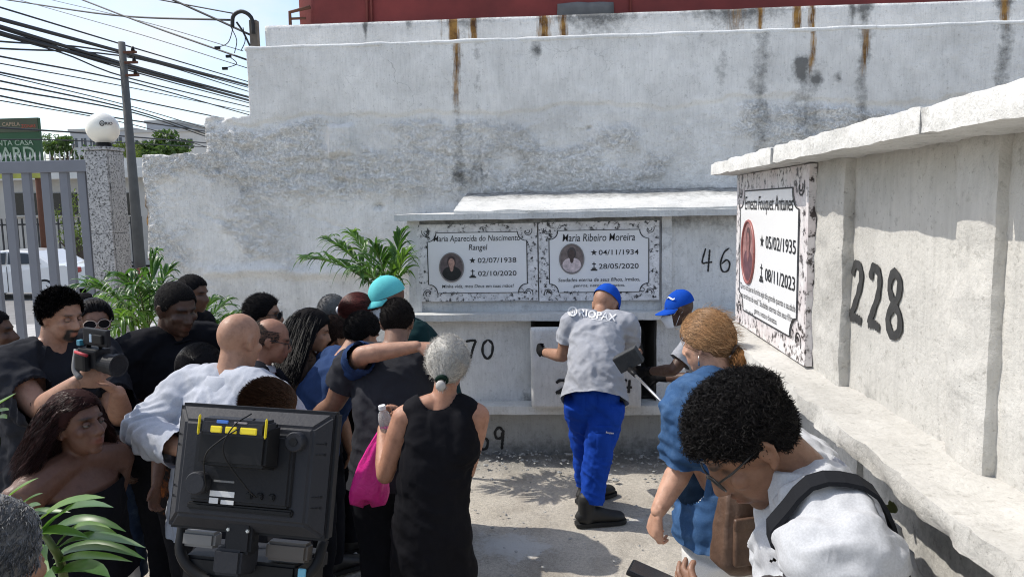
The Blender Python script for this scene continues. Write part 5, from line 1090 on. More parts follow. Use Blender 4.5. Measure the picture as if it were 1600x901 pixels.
# 9 suited man
w9 = person('balding man in a dark suit and white collar with glasses', (424,533), 3.45, -72, hs=0.95, hp=16, skin=(0.30,0.15,0.095), top=dict(m=SUIT, sl=1.9, ease=0.022, name='jacket', neck=1.25, fold=0.006, seed=71, collar=dict(open=50,h=0.012,flare=0.02,drop=0.05)), legs=dict(m=SUIT, shoe=SHOE))
grow(w9['Hd'], 5000, 0.009, (0.03,0.026,0.024), w9['T'], name='hair', seed=73, kn=0.35, comb=lambda p: np.tile((0,-0.7,-0.3),(len(p),1)), jit=0.2, infl=0.002, r=0.0008, K=5, line=lambda p: (p[:,2] < 0.066+0.5*np.maximum(-p[:,1]-0.02,0)) & (p[:,1] < 0.040)); glasses(w9, frame_black)
mb = MB(); q = w9['nb']; c_ = w9; t = np.linspace(-2.6,2.6,22); G = [[c_['nb']+c_['sp'](c_['a2'])*(hh-0.025*(math.cos(a_) > 0)*math.cos(a_)**2)+c_['fw']*math.cos(a_)*rr_+c_['rt']*math.sin(a_)*rr_*1.12 for a_ in t] for hh,rr_ in ((-0.01,0.084),(0.03,0.070),(0.036,0.072),(0.005,0.088))]; G = np.array(G).reshape(-1,3); mb.add(G,[(i*22+j,i*22+j+1,(i+1)*22+j+1,(i+1)*22+j) for i in range(3) for j in range(21)]); obj('shirt_collar', mb.mesh(), WHS, w9['T'])
mb = MB(); p0 = c_['nb']+c_['fw']*0.085-Z3*0.01; mb.tube([p0,p0+c_['fw']*0.03-Z3*0.05,p0+c_['fw']*0.045-Z3*0.2],[0.016,0.02,0.03],8); obj('tie', mb.mesh(), SUIT, w9['T'])
# 10 man in sunglasses behind
w10 = person('black-haired man in sunglasses standing behind the suited man', (414,494), 4.1, -82, hs=0.97, skin=TAN, top=dict(m=DKS, sl=0.6), legs=dict(m=DKT, shoe=SHOE)); short_hair(w10, BLK, 0.014, 2400, 0.028, 83); glasses(w10, frame_black, dark_lens, 'sunglasses', 0.03, 0.022)
# 11 bald man in a pale shirt
w11 = person('bald man in a pale long-sleeved shirt seen from behind', (375,534), 2.85, -18, hs=1.0, lean=6, hunch=8, hp=12, hy=-6, skin=(0.36,0.20,0.13), build=1.10, vox=0.007,
  top=dict(m=LTS, sl=1.9, hem=-0.05, ease=0.026, fold=0.013, vox=0.008, seed=91, collar=dict(open=30,h=0.042,flare=0.010,drop=0.02)), legs=dict(m=DKT, shoe=SHOE), arms=dict(L=dict(e=A_(224,676,2.70), w=A_(292,705,2.55)), R=dict(e=A_(470,690,3.0), w=A_(440,720,3.2))))
# 12 camera operator hidden by the monitor
w12 = person('camera operator with combed brown hair partly hidden behind the monitor', (424,648), 2.35, -32, hs=0.95, hp=22, skin=(0.42,0.235,0.15), vox=0.008, top=dict(m=BLKC, sl=1.85, seed=101), legs=dict(m=DKT, shoe=SHOE), arms=dict(L=dict(e=A_(330,900,2.1), w=A_(360,920,1.8))))
short_hair(w12, BRH, 0.007, 5000, 0.04, 103, comb=(0.25,-0.9,0.1), kn=0.15, jit=0.12, r=0.0012, front=0.012)
# 13 heavy man in black tee
w13 = person('heavy-set man in a black tee shirt looking down beside the palms', (276,484), 3.6, -118, hs=1.10, lean=2, hunch=6, hp=16, skin=DARK, build=1.32, bulk=1.15, neck=1.2, vox=0.0075, lips=(1.3,0.95,0.9), top=dict(m=BLKC, sl=0.75, ease=0.02, hem=-0.06, fold=0.010, seed=111), legs=dict(m=DKT, shoe=SHOE))
short_hair(w13, (0.007,0.006,0.006), 0.003, 2500, 0.006, 113, kn=0.8)
# 14 man behind him
w14 = person('man in a black shirt standing behind the heavy-set man, face to the right', (302,460), 4.4, -98, hs=1.0, hp=8, skin=MID_, top=dict(m=BLKC, sl=0.6), legs=dict(m=DKT, shoe=SHOE)); short_hair(w14, BLK, 0.006, 1500, 0.010, 123, kn=0.8)
# 15 cameraman
w15 = person('cameraman with goatee and dark rolled-sleeve shirt holding a video camera', (96,494), 3.0, -112, hs=0.90, lean=4, hunch=8, hp=14, hy=6, skin=(0.36,0.20,0.135), vox=0.0065, beard=1.0, build=1.08,
  top=dict(m=DKS, sl=1.12, hem=-0.06, ease=0.026, fold=0.013, vox=0.009, seed=131, collar=dict(open=45,h=0.035)), legs=dict(m=DKT, shoe=SHOE),
  arms=dict(R=dict(e=A_(63,640,2.78), w=A_(120,597,2.66), h=(0.9,0.15,0.45), pn=(0.1,1,0.1), curl=42, side=1, thumb=40), L=dict(e=A_(188,650,3.0), w=A_(184,612,2.86), h=(-0.5,-0.6,0.7), pn=(-0.2,0,1), curl=40, side=-1)))
eyes(w15,0.62); short_hair(w15, BLK, 0.011, 4500, 0.042, 133, comb=(0.6,0.6,0.3), kn=0.35, jit=0.30, r=0.0014, lump=0.9, front=0.006)
# 16 woman in sunglasses
w16 = person('woman with pale-rimmed sunglasses and tied dark hair behind the cameraman', (148,505), 3.45, -140, hs=0.93, female=True, skin=(0.24,0.125,0.08), top=dict(m=BLKC, sl=0.5), legs=dict(m=JEAN, shoe=SHOE), arms=dict(R=dict(e=A_(160,640,3.35), w=A_(180,690,3.2))))
hb16 = updo(w16, BLK, (0,-0.10,0.07), 0.008, 1600, 143); v_, f_ = ball(w16['Hd']['o']+w16['Hd']['R'] @ np.array([0.03,-0.11,0.10]), (0.05,0.05,0.045)); v_ = v_+0.008*fbm(v_,45,3)[:,None]; me = mesh_of(v_,f_); attrc(me,'Col',np.tile(BLK,(len(v_),1))); obj('bun', me, hairmat('hair_soft'), hb16)
glasses(w16, mat('beige_acetate',(0.55,0.42,0.34),0.35,0.05,10,0), dark_lens, 'sunglasses', 0.031, 0.024)
# 17 man at the left edge
w17 = person('man in an olive tee shirt cut off by the left edge of the picture', (-12,522), 3.2, -70, hs=0.98, skin=MID_, build=1.1, top=dict(m=OLV, sl=0.6, hem=-0.05, ease=0.022, seed=151), legs=dict(m=DKT, shoe=SHOE)); short_hair(w17, BLK, 0.005, 1200, 0.010, 153, kn=0.8)
CUT18 = A_(130,760,2.4)[2]
# 18 woman with auburn hair
w18 = person('woman with shoulder-length auburn hair in a strapless black top frowning to the right', (122,664), 2.42, -104, hs=1.0, lean=-2, hunch=8, hp=-6, female=True, skin=(0.13,0.062,0.04), build=1.34, bulk=1.1, vox=0.0055, lips=(1.25,0.8,0.8), neck=1.1,
  top=dict(m=BLKC, straps='none', cutz=CUT18, neck=1.0, ease=0.012, hem=-0.02, fold=0.008, vox=0.008, seed=161, name='strapless_top'), legs=dict(m=WHT_T, ease=0.02, shoe=SHOE, fold=0.006),
  arms=dict(R=dict(e=A_(22,778,2.22), w=A_(-60,850,2.35)), L=dict(e=A_(150,850,2.75), w=A_(170,900,2.8))))
eyes(w18,0.5); long_hair(w18, (0.026,0.010,0.009), 0.20, 4600, 163, thick=0.012, curl=0.004, var=0.6, r=0.0013)
# 19 grey head in the near corner
w19 = person('person with short grey hair in the near left corner', (-26,898), 1.15, -10, hs=1.0, skin=TAN, top=dict(m=CHAR, sl=0.6), legs=dict(m=DKT, shoe=SHOE)); short_hair(w19, GRY, 0.016, 6500, 0.030, 173, comb=(0.4,-0.6,0.0), kn=0.3, jit=0.25, r=0.0009)
# 20-23 heads close to the tomb
w20 = person('woman with dark red hair clipped back and red glasses near the tomb', (560,492), 4.2, -62, hs=0.98, hp=12, female=True, skin=(0.38,0.20,0.13), top=dict(m=BLKC, sl=0.5), legs=dict(m=DKT, shoe=SHOE)); hb20 = updo(w20, (0.05,0.013,0.011), (0,-0.12,0.0), 0.012, 2600, 183, r=0.0016, var=0.9, infl=0.020); glasses(w20, mat('red_acetate',(0.25,0.01,0.012),0.3,0.05,10,0))
v_, f_ = ball(w20['Hd']['o']+w20['Hd']['R'] @ np.array([-0.03,-0.115,0.01]), (0.012,0.02,0.022)); obj('hair_clip', mesh_of(v_,f_), mat('white_clip',(0.7,0.7,0.7),0.4,0.02,5,0), w20['T'])
w21 = person('person with cropped grey hair in the row nearest the tomb', (521,490), 4.5, -30, hs=0.96, hp=10, skin=TAN, top=dict(m=CHAR, sl=0.6), legs=dict(m=DKT, shoe=SHOE)); short_hair(w21, (0.15,0.145,0.14), 0.008, 2200, 0.014, 193, kn=0.7)
w22 = person('man in a turquoise cap and white mask wearing a dark green shirt', (604,470), 4.25, 112, hs=1.06, lean=14, hunch=14, hp=16, skin=MID_, build=1.1, top=dict(m=DGR, sl=0.6, seed=201), legs=dict(m=DKT, shoe=SHOE)); baseball_cap(w22, TQ, tilt=-0.05); face_mask(w22, MSK)
w23 = person('short person with dark brown hair between the clipped hair and the long black hair', (520,528), 3.95, -40, hs=0.92, hp=18, skin=TAN, top=dict(m=BLKC, sl=0.6), legs=dict(m=DKT, shoe=SHOE)); short_hair(w23, (0.022,0.013,0.010), 0.010, 1800, 0.02, 203)
w24 = person('short woman with smooth black hair between the heavy-set man and the bald man', (314,580), 3.2, -25, hs=0.98, hp=10, female=True, skin=MID_, top=dict(m=cloth('black_orange_print',(0.012,0.01,0.01),worn=(0.35,0.10,0.02)), sl=0.5), legs=dict(m=DKT, shoe=SHOE), arms=dict(L=dict(e=A_(252,700,3.0), w=A_(244,760,2.9)))); updo(w24, BLK, (0,-0.115,-0.03), 0.010, 2600, 213)

# cargo pocket on the worker's trousers
def patch_on(bvh, corners, Yp, lift, n=8):
    (x0_,y0_),(x1_,y1_) = corners; V = []
    for i in range(n):
        for j in range(n):
            q = at(x0_+(x1_-x0_)*j/(n-1),y0_+(y1_-y0_)*i/(n-1),Y=Yp); d = Vector(nrm(q-CC)); h = bvh.ray_cast(Vector(q)-d*0.8,d); e = min(i,j,n-1-i,n-1-j); p = np.array(h[0] if h[0] is not None else q); V.append(p-np.array(d)*lift*(1 if e else -0.6))
    return np.array(V),[(i*n+j,i*n+j+1,(i+1)*n+j+1,(i+1)*n+j) for i in range(n-1) for j in range(n-1)]
for nm,cn in (('cargo_pocket',((930,672),(956,716))),('pocket_flap',((928,664),(958,678))),('back_pocket',((893,612),(915,646))),('back_pocket',((932,612),(954,646)))): put_ = obj(nm, mesh_of(*patch_on(pk,cn,4.5,0.007)), RBL, w1['T'])
# ================================================================== PROPS
BPL = mat('black_plastic',(0.012,0.0125,0.015),0.58,0.2,12,0.12,120); GPL = mat('dark_grey_plastic',(0.024,0.025,0.030),0.58,0.12,10,0.15,150); DPL = mat('deep_black_plastic',(0.008,0.008,0.009),0.5,0.1,10,0.05); YEL = mat('yellow_label',(0.78,0.62,0.02),0.5,0.06,8,0); GLS = mat('lens_glass',(0.004,0.004,0.006),0.25,0.1,4,0); SILV = mat('brushed_aluminium',(0.62,0.62,0.62),0.3,0.08,30,0.05,80,metal=0.9)
PALEP = mat('pale_grey_panel',(0.17,0.165,0.16),0.5,0.1,8,0.1); WLAB = mat('white_sticker',(0.6,0.6,0.6),0.5,0.05,8,0); BLAB = mat('blue_sticker',(0.05,0.16,0.5),0.5,0.1,8,0)
def bevbox(c, d, R=None, bev=0.004, seg=2):
    bm = bmesh.new(); bmesh.ops.create_cube(bm, size=1.0); bmesh.ops.scale(bm, vec=d, verts=bm.verts); bmesh.ops.bevel(bm, geom=bm.edges[:], offset=bev, segments=seg, affect='EDGES', profile=0.6)
    V = np.array([v.co[:] for v in bm.verts]); bm.verts.index_update(); Fc = [tuple(v.index for v in f.verts) for f in bm.faces]; bm.free()
    if R is not None: V = V @ np.asarray(R).T
    return V+np.array(c), Fc
def put(name, VF, m, parent, sm=False, **k):
    me = mesh_of(VF[0], VF[1], sm); return obj(name, me, m, parent, **k)
for q_ in (BPL,GPL,DPL): [n for n in q_.node_tree.nodes if n.type == 'BSDF_PRINCIPLED'][0].inputs['Specular IOR Level'].default_value = 0.22
[n for n in GLS.node_tree.nodes if n.type == 'BSDF_PRINCIPLED'][0].inputs['Specular IOR Level'].default_value = 0.15
# ---- field monitor on its camera rig (back towards us)
mc = at(393,734,Y=1.02); n_ = nrm((-0.10,-1,0.26)); u_ = nrm(np.cross(n_,(0,0,1)))*-1; u_ = nrm(np.cross((0,0,1),n_)); u_ = nrm(u_*1.0+Z3*-0.035); v_m = nrm(np.cross(n_,u_)); Rm = np.stack([u_,v_m,n_],1)
MW, MH = 0.250, 0.182
mon = empty('field_monitor', mc-v_m*MH/2, 'dark field monitor seen from behind with a yellow-labelled battery on its back', 'monitor')
def ml(x,y,z): return mc+u_*x+v_m*y+n_*z
def frustum(x0,x1,y0,y1,z0,z1,ix,iy):
    V = [ml(x0,y0,z0),ml(x1,y0,z0),ml(x1,y1,z0),ml(x0,y1,z0),ml(x0+ix,y0+iy,z1),ml(x1-ix,y0+iy,z1),ml(x1-ix,y1-iy,z1),ml(x0+ix,y1-iy,z1)]
    bm = bmesh.new(); vs = [bm.verts.new(q) for q in V]
    for f in [(0,3,2,1),(4,5,6,7),(0,1,5,4),(1,2,6,5),(2,3,7,6),(3,0,4,7)]: bm.faces.new([vs[i] for i in f])
    bmesh.ops.bevel(bm, geom=bm.edges[:], offset=min(0.004,(z1-z0)*0.3), segments=2, affect='EDGES'); V = np.array([v.co[:] for v in bm.verts]); bm.verts.index_update(); Fc = [tuple(v.index for v in f.verts) for f in bm.faces]; bm.free(); return V, Fc
w2_, h2_ = MW/2, MH/2
put('front_bezel', frustum(-w2_,w2_,-h2_,h2_,-0.022,0.0,0.0,0.0), BPL, mon)
put('back_shell', frustum(-w2_+0.002,w2_-0.002,-h2_+0.002,h2_-0.002,-0.001,0.022,0.024,0.022), GPL, mon)
put('back_plate', frustum(-0.078,0.078,-0.048,0.058,0.020,0.030,0.004,0.004), BPL, mon)
put('plate_edge', frustum(-0.082,0.082,-0.058,-0.046,0.020,0.027,0.002,0.002), DPL, mon)
bat = put('battery', frustum(-0.052,0.056,0.006,0.072,0.030,0.066,0.004,0.006), DPL, mon)
put('battery_top', frustum(-0.050,0.054,0.050,0.078,0.040,0.070,0.003,0.003), GPL, bat)
for x0_,x1_ in ((-0.030,-0.012),(-0.008,0.010),(0.014,0.040)): put('yellow_bar', frustum(x0_,x1_,0.056,0.066,0.069,0.0715,0.001,0.001), YEL, bat)
for x0_ in (-0.050,0.050): put('yellow_edge', frustum(x0_,x0_+0.003,0.052,0.080,0.066,0.0712,0.0005,0.0005), YEL, bat)
put('blue_print', frustum(-0.022,-0.004,0.069,0.074,0.069,0.0708,0.0005,0.0005), BLAB, bat); put('grey_print', frustum(0.004,0.024,0.070,0.073,0.069,0.0706,0.0004,0.0004), mat('grey_sticker',(0.25,0.22,0.22),0.5,0.1,8,0), bat)
def knob(x,y,z,r,h,m,par):
    t = np.arange(24)*2*math.pi/24; mb = MB(); mb.tube([ml(x,y,z),ml(x,y,z+h*0.85),ml(x,y,z+h)],[r,r,r*0.88],24); k_ = obj('knob', mb.mesh(False), m, par)
    for q in range(24):
        mb = MB(); 
    return k_
kb = knob(-0.060,-0.018,0.026,0.016,0.020,GPL,mon); knob(0.078,0.048,0.022,0.014,0.014,GPL,mon); mb = MB(); mb.tube([ml(0.078,0.048,0.0355),ml(0.078,0.048,0.038)],0.006,16); obj('knob_hub', mb.mesh(False), DPL, mon)
for sx in (-1,1):
    for y0_ in (0.030,-0.044):
        for j in range(2):
            for q in range(3): xs = 0.105+q*0.0045; zs = -0.001+(0.123-xs)/0.024*0.023; put('vent_slot', frustum(sx*xs-0.0014,sx*xs+0.0014,y0_+j*0.015-0.004,y0_+j*0.015+0.005,0.0,zs+0.0012,0.0002,0.0002), DPL, mon)
for i,(x0_,x1_,y0_,y1_,mm) in enumerate([(-0.044,-0.006,-0.036,-0.028,WLAB),(-0.044,-0.030,-0.046,-0.038,WLAB),(-0.026,-0.006,-0.046,-0.040,WLAB),(-0.040,-0.008,-0.016,-0.013,mat('dim_print',(0.16,0.16,0.16),0.6,0.05,5,0))]): put('printed_label', frustum(x0_,x1_,y0_,y1_,0.0302,0.0309,0.0001,0.0001), mm, mon)
for x0_ in (0.012,0.028,0.046): put('socket', frustum(x0_,x0_+0.010,-0.036,-0.026,0.029,0.034,0.001,0.001), DPL, mon)
for k_,pts in enumerate([[(0.018,0.084,0.05),(0.006,0.066,0.075),(-0.004,0.030,0.075),(0.020,-0.016,0.05),(0.030,-0.032,0.036)],[(0.030,0.078,0.06),(-0.01,0.046,0.078),(-0.034,0.020,0.07),(-0.046,-0.030,0.036)]]):
    mb = MB(); mb.tube(spline([ml(*p) for p in pts],24),0.0011,6); obj('cable', mb.mesh(), DPL, mon)
put('neck_bracket', frustum(-0.026,0.018,-0.118,-0.062,-0.012,0.014,0.002,0.002), BPL, mon); put('screw', frustum(-0.022,-0.016,-0.086,-0.080,0.013,0.017,0.001,0.001), SILV, mon); put('screw', frustum(0.008,0.014,-0.086,-0.080,0.013,0.017,0.001,0.001), SILV, mon)
# camera and tripod carrying it
tb0 = ml(-0.005,-0.20,-0.05); rig = empty('broadcast_camera', (tb0[0],tb0[1],0), 'bulky dark video camera on a tripod below the field monitor', 'camera')
put('body', frustum(-0.118,0.084,-0.32,-0.122,-0.10,-0.022,0.012,0.012), DPL, rig); put('side_panel', frustum(-0.114,-0.056,-0.122,-0.096,-0.04,-0.018,0.002,0.002), PALEP, rig); put('side_panel', frustum(0.022,0.090,-0.130,-0.100,-0.04,-0.018,0.002,0.002), mat('warm_grey_panel',(0.07,0.06,0.053),0.5,0.1,8,0.1), rig)
put('handle', frustum(-0.100,0.090,-0.150,-0.122,-0.10,-0.07,0.004,0.004), BPL, rig); put('clamp', frustum(-0.040,0.010,-0.150,-0.106,-0.03,0.018,0.004,0.004), GPL, rig); put('white_lamp', frustum(-0.122,-0.112,-0.012,0.004,-0.06,-0.045,0.002,0.002), WLAB, rig)
mb = MB(); mb.tube(spline([ml(-0.118,-0.09,-0.03),ml(-0.108,-0.135,-0.02),ml(-0.06,-0.165,-0.02),ml(0.04,-0.168,-0.02),ml(0.094,-0.14,-0.03),ml(0.100,-0.10,-0.05)],30),0.008,8); obj('cage_tube', mb.mesh(), DPL, rig)
put('blue_strip', frustum(0.078,0.090,-0.200,-0.135,-0.02,-0.017,0.0,0.0), mat('pale_blue_card',(0.14,0.38,0.50),0.6,0.05,5,0), rig)
mb = MB(); hub = np.array([tb0[0],tb0[1]+0.05,tb0[2]-0.10]); mb.tube([hub,hub-Z3*0.45],0.025,12); obj('tripod_column', mb.mesh(), BPL, rig)
for k_ in range(3):
    a_ = 0.5+k_*2.094; mb = MB(); mb.tube([hub-Z3*0.08,np.array([hub[0]+math.cos(a_)*0.36,hub[1]+math.sin(a_)*0.36,0.01])],[0.022,0.013],10); obj('tripod_leg', mb.mesh(), BPL, rig)
# ---- hand-held video camera
hc_ = A_(150,558,2.66); ax = nrm((0.93,-0.30,-0.06)); ay = nrm(np.cross(Z3,ax)); az = np.cross(ax,ay); Rh = np.stack([ax,ay,az],1); vc = empty('video_camera', hc_-Z3*0.08, 'black hand-held video camera with top screen in the cameraman hands', 'camera')
H3 = lambda x,y,z: hc_+ax*x+ay*y+az*z
put('body', bevbox(H3(-0.01,0,0.0),(0.10,0.07,0.075),Rh,0.010), BPL, vc); put('grip', bevbox(H3(-0.015,-0.045,-0.01),(0.06,0.03,0.07),Rh,0.012), DPL, vc); mb = MB(); mb.tube([H3(0.03,0,-0.018),H3(0.06,0,-0.018),H3(0.061,0,-0.018),H3(0.095,0,-0.018),H3(0.096,0,-0.018),H3(0.118,0,-0.018)],[0.034,0.034,0.038,0.038,0.042,0.043],28); ln = obj('lens', mb.mesh(False), BPL, vc)
mb = MB(); mb.tube([H3(0.1181,0,-0.018),H3(0.1185,0,-0.018)],0.036,28); obj('glass', mb.mesh(False), GLS, ln); put('top_screen', bevbox(H3(0.02,-0.01,0.082),(0.125,0.02,0.066),Rh,0.006), BPL, vc)
put('screen_label', bevbox(H3(0.0,-0.0205,0.078),(0.012,0.002,0.03),Rh,0.0004), mat('pale_blue_print',(0.35,0.45,0.55),0.5,0.05,5,0), vc); put('screen_battery', bevbox(H3(0.042,-0.024,0.078),(0.05,0.014,0.036),Rh,0.004), DPL, vc); mb = MB(); mb.tube([H3(-0.04,0,0.03),H3(-0.03,0,0.06),H3(0.02,0,0.062),H3(0.03,0,0.04)],0.009,8); obj('handle', mb.mesh(), DPL, vc)
put('cyan_light', bevbox(H3(-0.055,-0.02,0.055),(0.018,0.02,0.022),Rh,0.003), mat('teal_plastic',(0.05,0.22,0.30),0.4,0.1,5,0), vc); mb = MB(); mb.tube(spline([H3(-0.06,-0.03,0.03),H3(-0.05,-0.05,-0.04),H3(-0.02,-0.055,-0.07)],12),0.012,8); obj('hand_strap', mb.mesh(), PALEP, vc)
mb = MB(); mb.tube([H3(-0.03,-0.062,0.03),H3(0.04,-0.07,0.025)],0.006,8); obj('red_cord', mb.mesh(), mat('red_cord',(0.35,0.02,0.03),0.6), vc)
# ---- pink carrier bag and bottle
PINK = newmat('pink_plastic_film'); m, nt, b = PINK; b.inputs['Base Color'].default_value = (0.72,0.025,0.27,1); b.inputs['Roughness'].default_value = 0.38; b.inputs['Subsurface Weight'].default_value = 0.0; b.inputs['Transmission Weight'].default_value = 0.0; bump(nt,b,tex(nt,24,5,0.6,vec=objvec(nt),dist=2.0),0.5,0.01); PINK = m
top_, bot_ = A_(600,664,2.86), A_(574,786,2.90); bg_ = empty('pink_carrier_bag', bot_, 'bright pink plastic carrier bag hanging from the white-haired woman hand', 'bag')
ks, ns = 22, 30; V = []
for i in range(ks):
    t = i/(ks-1); c = top_*(1-t)+bot_*t; wd = np.interp(t,[0,0.15,0.5,0.8,0.95,1],[0.012,0.028,0.062,0.082,0.074,0.02]); dp = wd*0.62
    for j in range(ns):
        a_ = j*6.2832/ns; fl = 1+0.10*math.sin(a_*7+t*2)*(1-t)**0.6+0.05*math.sin(a_*5+t*9); V.append(c+X3*math.cos(a_)*wd*fl+Y3*math.sin(a_)*dp*fl-Z3*0.02*t*math.cos(a_*2)*t+X3*(-0.012*math.sin(t*3.1)))
V = np.array(V); V += 0.004*np.stack([fbm(V,18,3,0.6,s) for s in (1,2,3)],1)
put('film', (V,[(i*ns+j,i*ns+(j+1)%ns,(i+1)*ns+(j+1)%ns,(i+1)*ns+j) for i in range(ks-1) for j in range(ns)]+[tuple((ks-1)*ns+j for j in range(ns))]), PINK, bg_, True)
bc = A_(600,650,2.84); btl = empty('water_bottle', bc-Z3*0.09, 'small clear water bottle with white cap sticking out of the pink bag', 'bottle'); m, nt, b = newmat('clear_plastic'); b.inputs['Base Color'].default_value = (0.85,0.9,0.92,1); b.inputs['Transmission Weight'].default_value = 0.75; b.inputs['Roughness'].default_value = 0.15; b.inputs['IOR'].default_value = 1.2
tl_ = nrm((-0.15,-0.1,1)); mb = MB(); mb.tube([bc-tl_*0.09,bc-tl_*0.01,bc+tl_*0.012,bc+tl_*0.026,bc+tl_*0.034],[0.026,0.026,0.022,0.012,0.012],18); obj('plastic_shell', mb.mesh(), m, btl); mb = MB(); mb.tube([bc+tl_*0.030,bc+tl_*0.046],0.0145,16); obj('cap', mb.mesh(False), MSK, btl)
# ---- boom microphone
p0, p1 = A_(982,561,4.05), A_(1040,634,3.55); bmk = empty('pole_microphone', p1, 'grey block-shaped device on a thin silver pole pointing at the slab', 'microphone'); ax = nrm(A_(1002,551,4.0)-A_(962,572,4.05)); az = nrm(np.cross(ax,Y3))*-1; ay = np.cross(az,ax); Rb = np.stack([ax,ay,az],1)
put('housing', bevbox(p0,(0.145,0.06,0.095),Rb,0.006), mat('grey_foam',(0.042,0.044,0.046),0.9,0.25,20,0.5,160), bmk); put('side_seam', bevbox(p0-az*0.02-ay*0.031,(0.135,0.004,0.004),Rb,0.001), DPL, bmk)
mb = MB(); q0 = A_(984,577,4.02); mb.tube([q0,q0+(p1-q0)*0.18],[0.016,0.012],10); obj('clamp', mb.mesh(), DPL, bmk); mb = MB(); mb.tube([q0+(p1-q0)*0.12,p1],0.0075,10); mb.tube([p1,p1+(p1-q0)*0.9],0.010,10); obj('pole', mb.mesh(), SILV, bmk)
# ---- leather handbag
LEA = newmat('brown_leather'); m, nt, b = LEA; v = objvec(nt); nt.links.new(ramp(nt,tex(nt,16,6,0.6,vec=v),[(0.3,(0.060,0.032,0.020)),(0.7,(0.135,0.078,0.05))]),b.inputs['Base Color']); b.inputs['Roughness'].default_value = 0.5; bump(nt,b,math_(nt,'ADD',tex(nt,55,5,0.6,vec=v),tex(nt,9,4,0.6,vec=v,dist=2)),0.4,0.008); LEA = m
hbx = A_(1166,822,2.12); hb_ = empty('leather_handbag', hbx-Z3*0.14, 'brown leather handbag with pleats at the hip of the fair-haired woman', 'bag'); ux = nrm((0.93,0.30,0)); uy = nrm(np.cross(Z3,ux))
ks, ns = 26, 36; V = []
for i in range(ks):
    t = i/(ks-1); z = 0.125-0.26*t; wd = np.interp(t,[0,0.1,0.5,0.85,1],[0.070,0.082,0.096,0.105,0.06]); dp = np.interp(t,[0,0.15,0.6,0.9,1],[0.028,0.040,0.058,0.060,0.03])
    for j in range(ns):
        a_ = j*6.2832/ns; cx, cy = math.copysign(abs(math.cos(a_))**0.6,math.cos(a_)), math.copysign(abs(math.sin(a_))**0.6,math.sin(a_)); pl = 1+0.06*math.sin(a_*9)*math.exp(-((t-0.35)/0.3)**2); V.append(hbx+ux*cx*wd*pl+uy*cy*dp*pl+Z3*z)
V = np.array(V); V += 0.004*np.stack([fbm(V,14,3,0.6,s) for s in (1,2,3)],1); put('leather_body',(V,[(i*ns+j,i*ns+(j+1)%ns,(i+1)*ns+(j+1)%ns,(i+1)*ns+j) for i in range(ks-1) for j in range(ns)]+[tuple((ks-1)*ns+j for j in range(ns)),tuple(reversed(range(ns)))]),LEA,hb_,True)
Rg = np.stack([ux,uy,Z3],1); put('front_pocket', bevbox(hbx-uy*0.060-ux*0.045-Z3*0.02,(0.062,0.02,0.13),Rg,0.008), LEA, hb_, True); put('pocket_flap', bevbox(hbx-uy*0.066-ux*0.045+Z3*0.042,(0.068,0.014,0.034),Rg,0.005), LEA, hb_, True); put('fold_pocket', bevbox(hbx-uy*0.060+ux*0.035-Z3*0.045,(0.075,0.02,0.12),Rg,0.009), LEA, hb_, True)
for q in range(4):
    mb = MB(); x = -0.012+q*0.012; mb.tube(spline([hbx-uy*0.060+ux*x+Z3*0.11,hbx-uy*0.072+ux*(x+0.004)+Z3*0.04,hbx-uy*0.070+ux*(x-0.006)-Z3*0.06,hbx-uy*0.062+ux*x-Z3*0.11],14),[0.006]*14,7); obj('pleat', mb.mesh(), LEA, hb_)
mb = MB(); s_ = w3['J']['R'][0]; q = s_+Z3*0.075-w3['fw']*0.03; nb3 = w3['nb']; side3 = nb3+(s_-nb3)*0.45+Z3*0.045
v_, f_ = tube_arr(spline([hbx-ux*0.07+Z3*0.12,(hbx+side3)/2-Y3*0.10+Z3*0.03,side3-Y3*0.075-Z3*0.05,side3-Y3*0.01+Z3*0.022,side3+Y3*0.07-Z3*0.04,(hbx+side3)/2+X3*0.13+Y3*0.06,hbx+ux*0.07+Z3*0.12],40),np.tile([0.003,0.011],(40,1)),10,True,(0,-0.6,0.8)); put('strap',(v_,f_),LEA,hb_,True)
for q in range(3):
    mb = MB(); c = hbx-uy*0.076+ux*(0.055+0.004*q)+Z3*(0.01-0.03*q); t = np.linspace(0,6.2832,13); mb.tube([c+ux*math.cos(a_)*0.010+Z3*math.sin(a_)*0.013 for a_ in t],0.0022,6,False); obj('charm_ring', mb.mesh(), SILV, hb_)
# ---- phone in the young man's hand
W4 = w4['J']['L'][2]; ph = W4+np.array([-0.135,0.015,0.028]); pu = nrm((-0.8,0.25,0.25)); pn_ = nrm(np.array([0.35,0.1,0.95])-pu*np.dot(pu,(0.35,0.1,0.95))); pv_ = np.cross(pn_,pu); Rp = np.stack([pu,pv_,pn_],1)
po = empty('smartphone', ph, 'dark smartphone held by the young man in the white shirt', 'phone'); put('case', bevbox(ph,(0.155,0.076,0.009),Rp,0.003), DPL, po); put('screen', bevbox(ph+pn_*0.0050,(0.146,0.069,0.0012),Rp,0.0004), mat('dim_screen',(0.03,0.034,0.04),0.12,0.05,3,0), po)
for q in range(4): put('screen_icon', bevbox(ph+pn_*0.0058+pv_*(-0.024+q*0.014)-pu*0.05,(0.006,0.006,0.0006),Rp,0.0001), mat('dim_icon',(0.2,0.2,0.2),0.4,0.05,3,0), po)
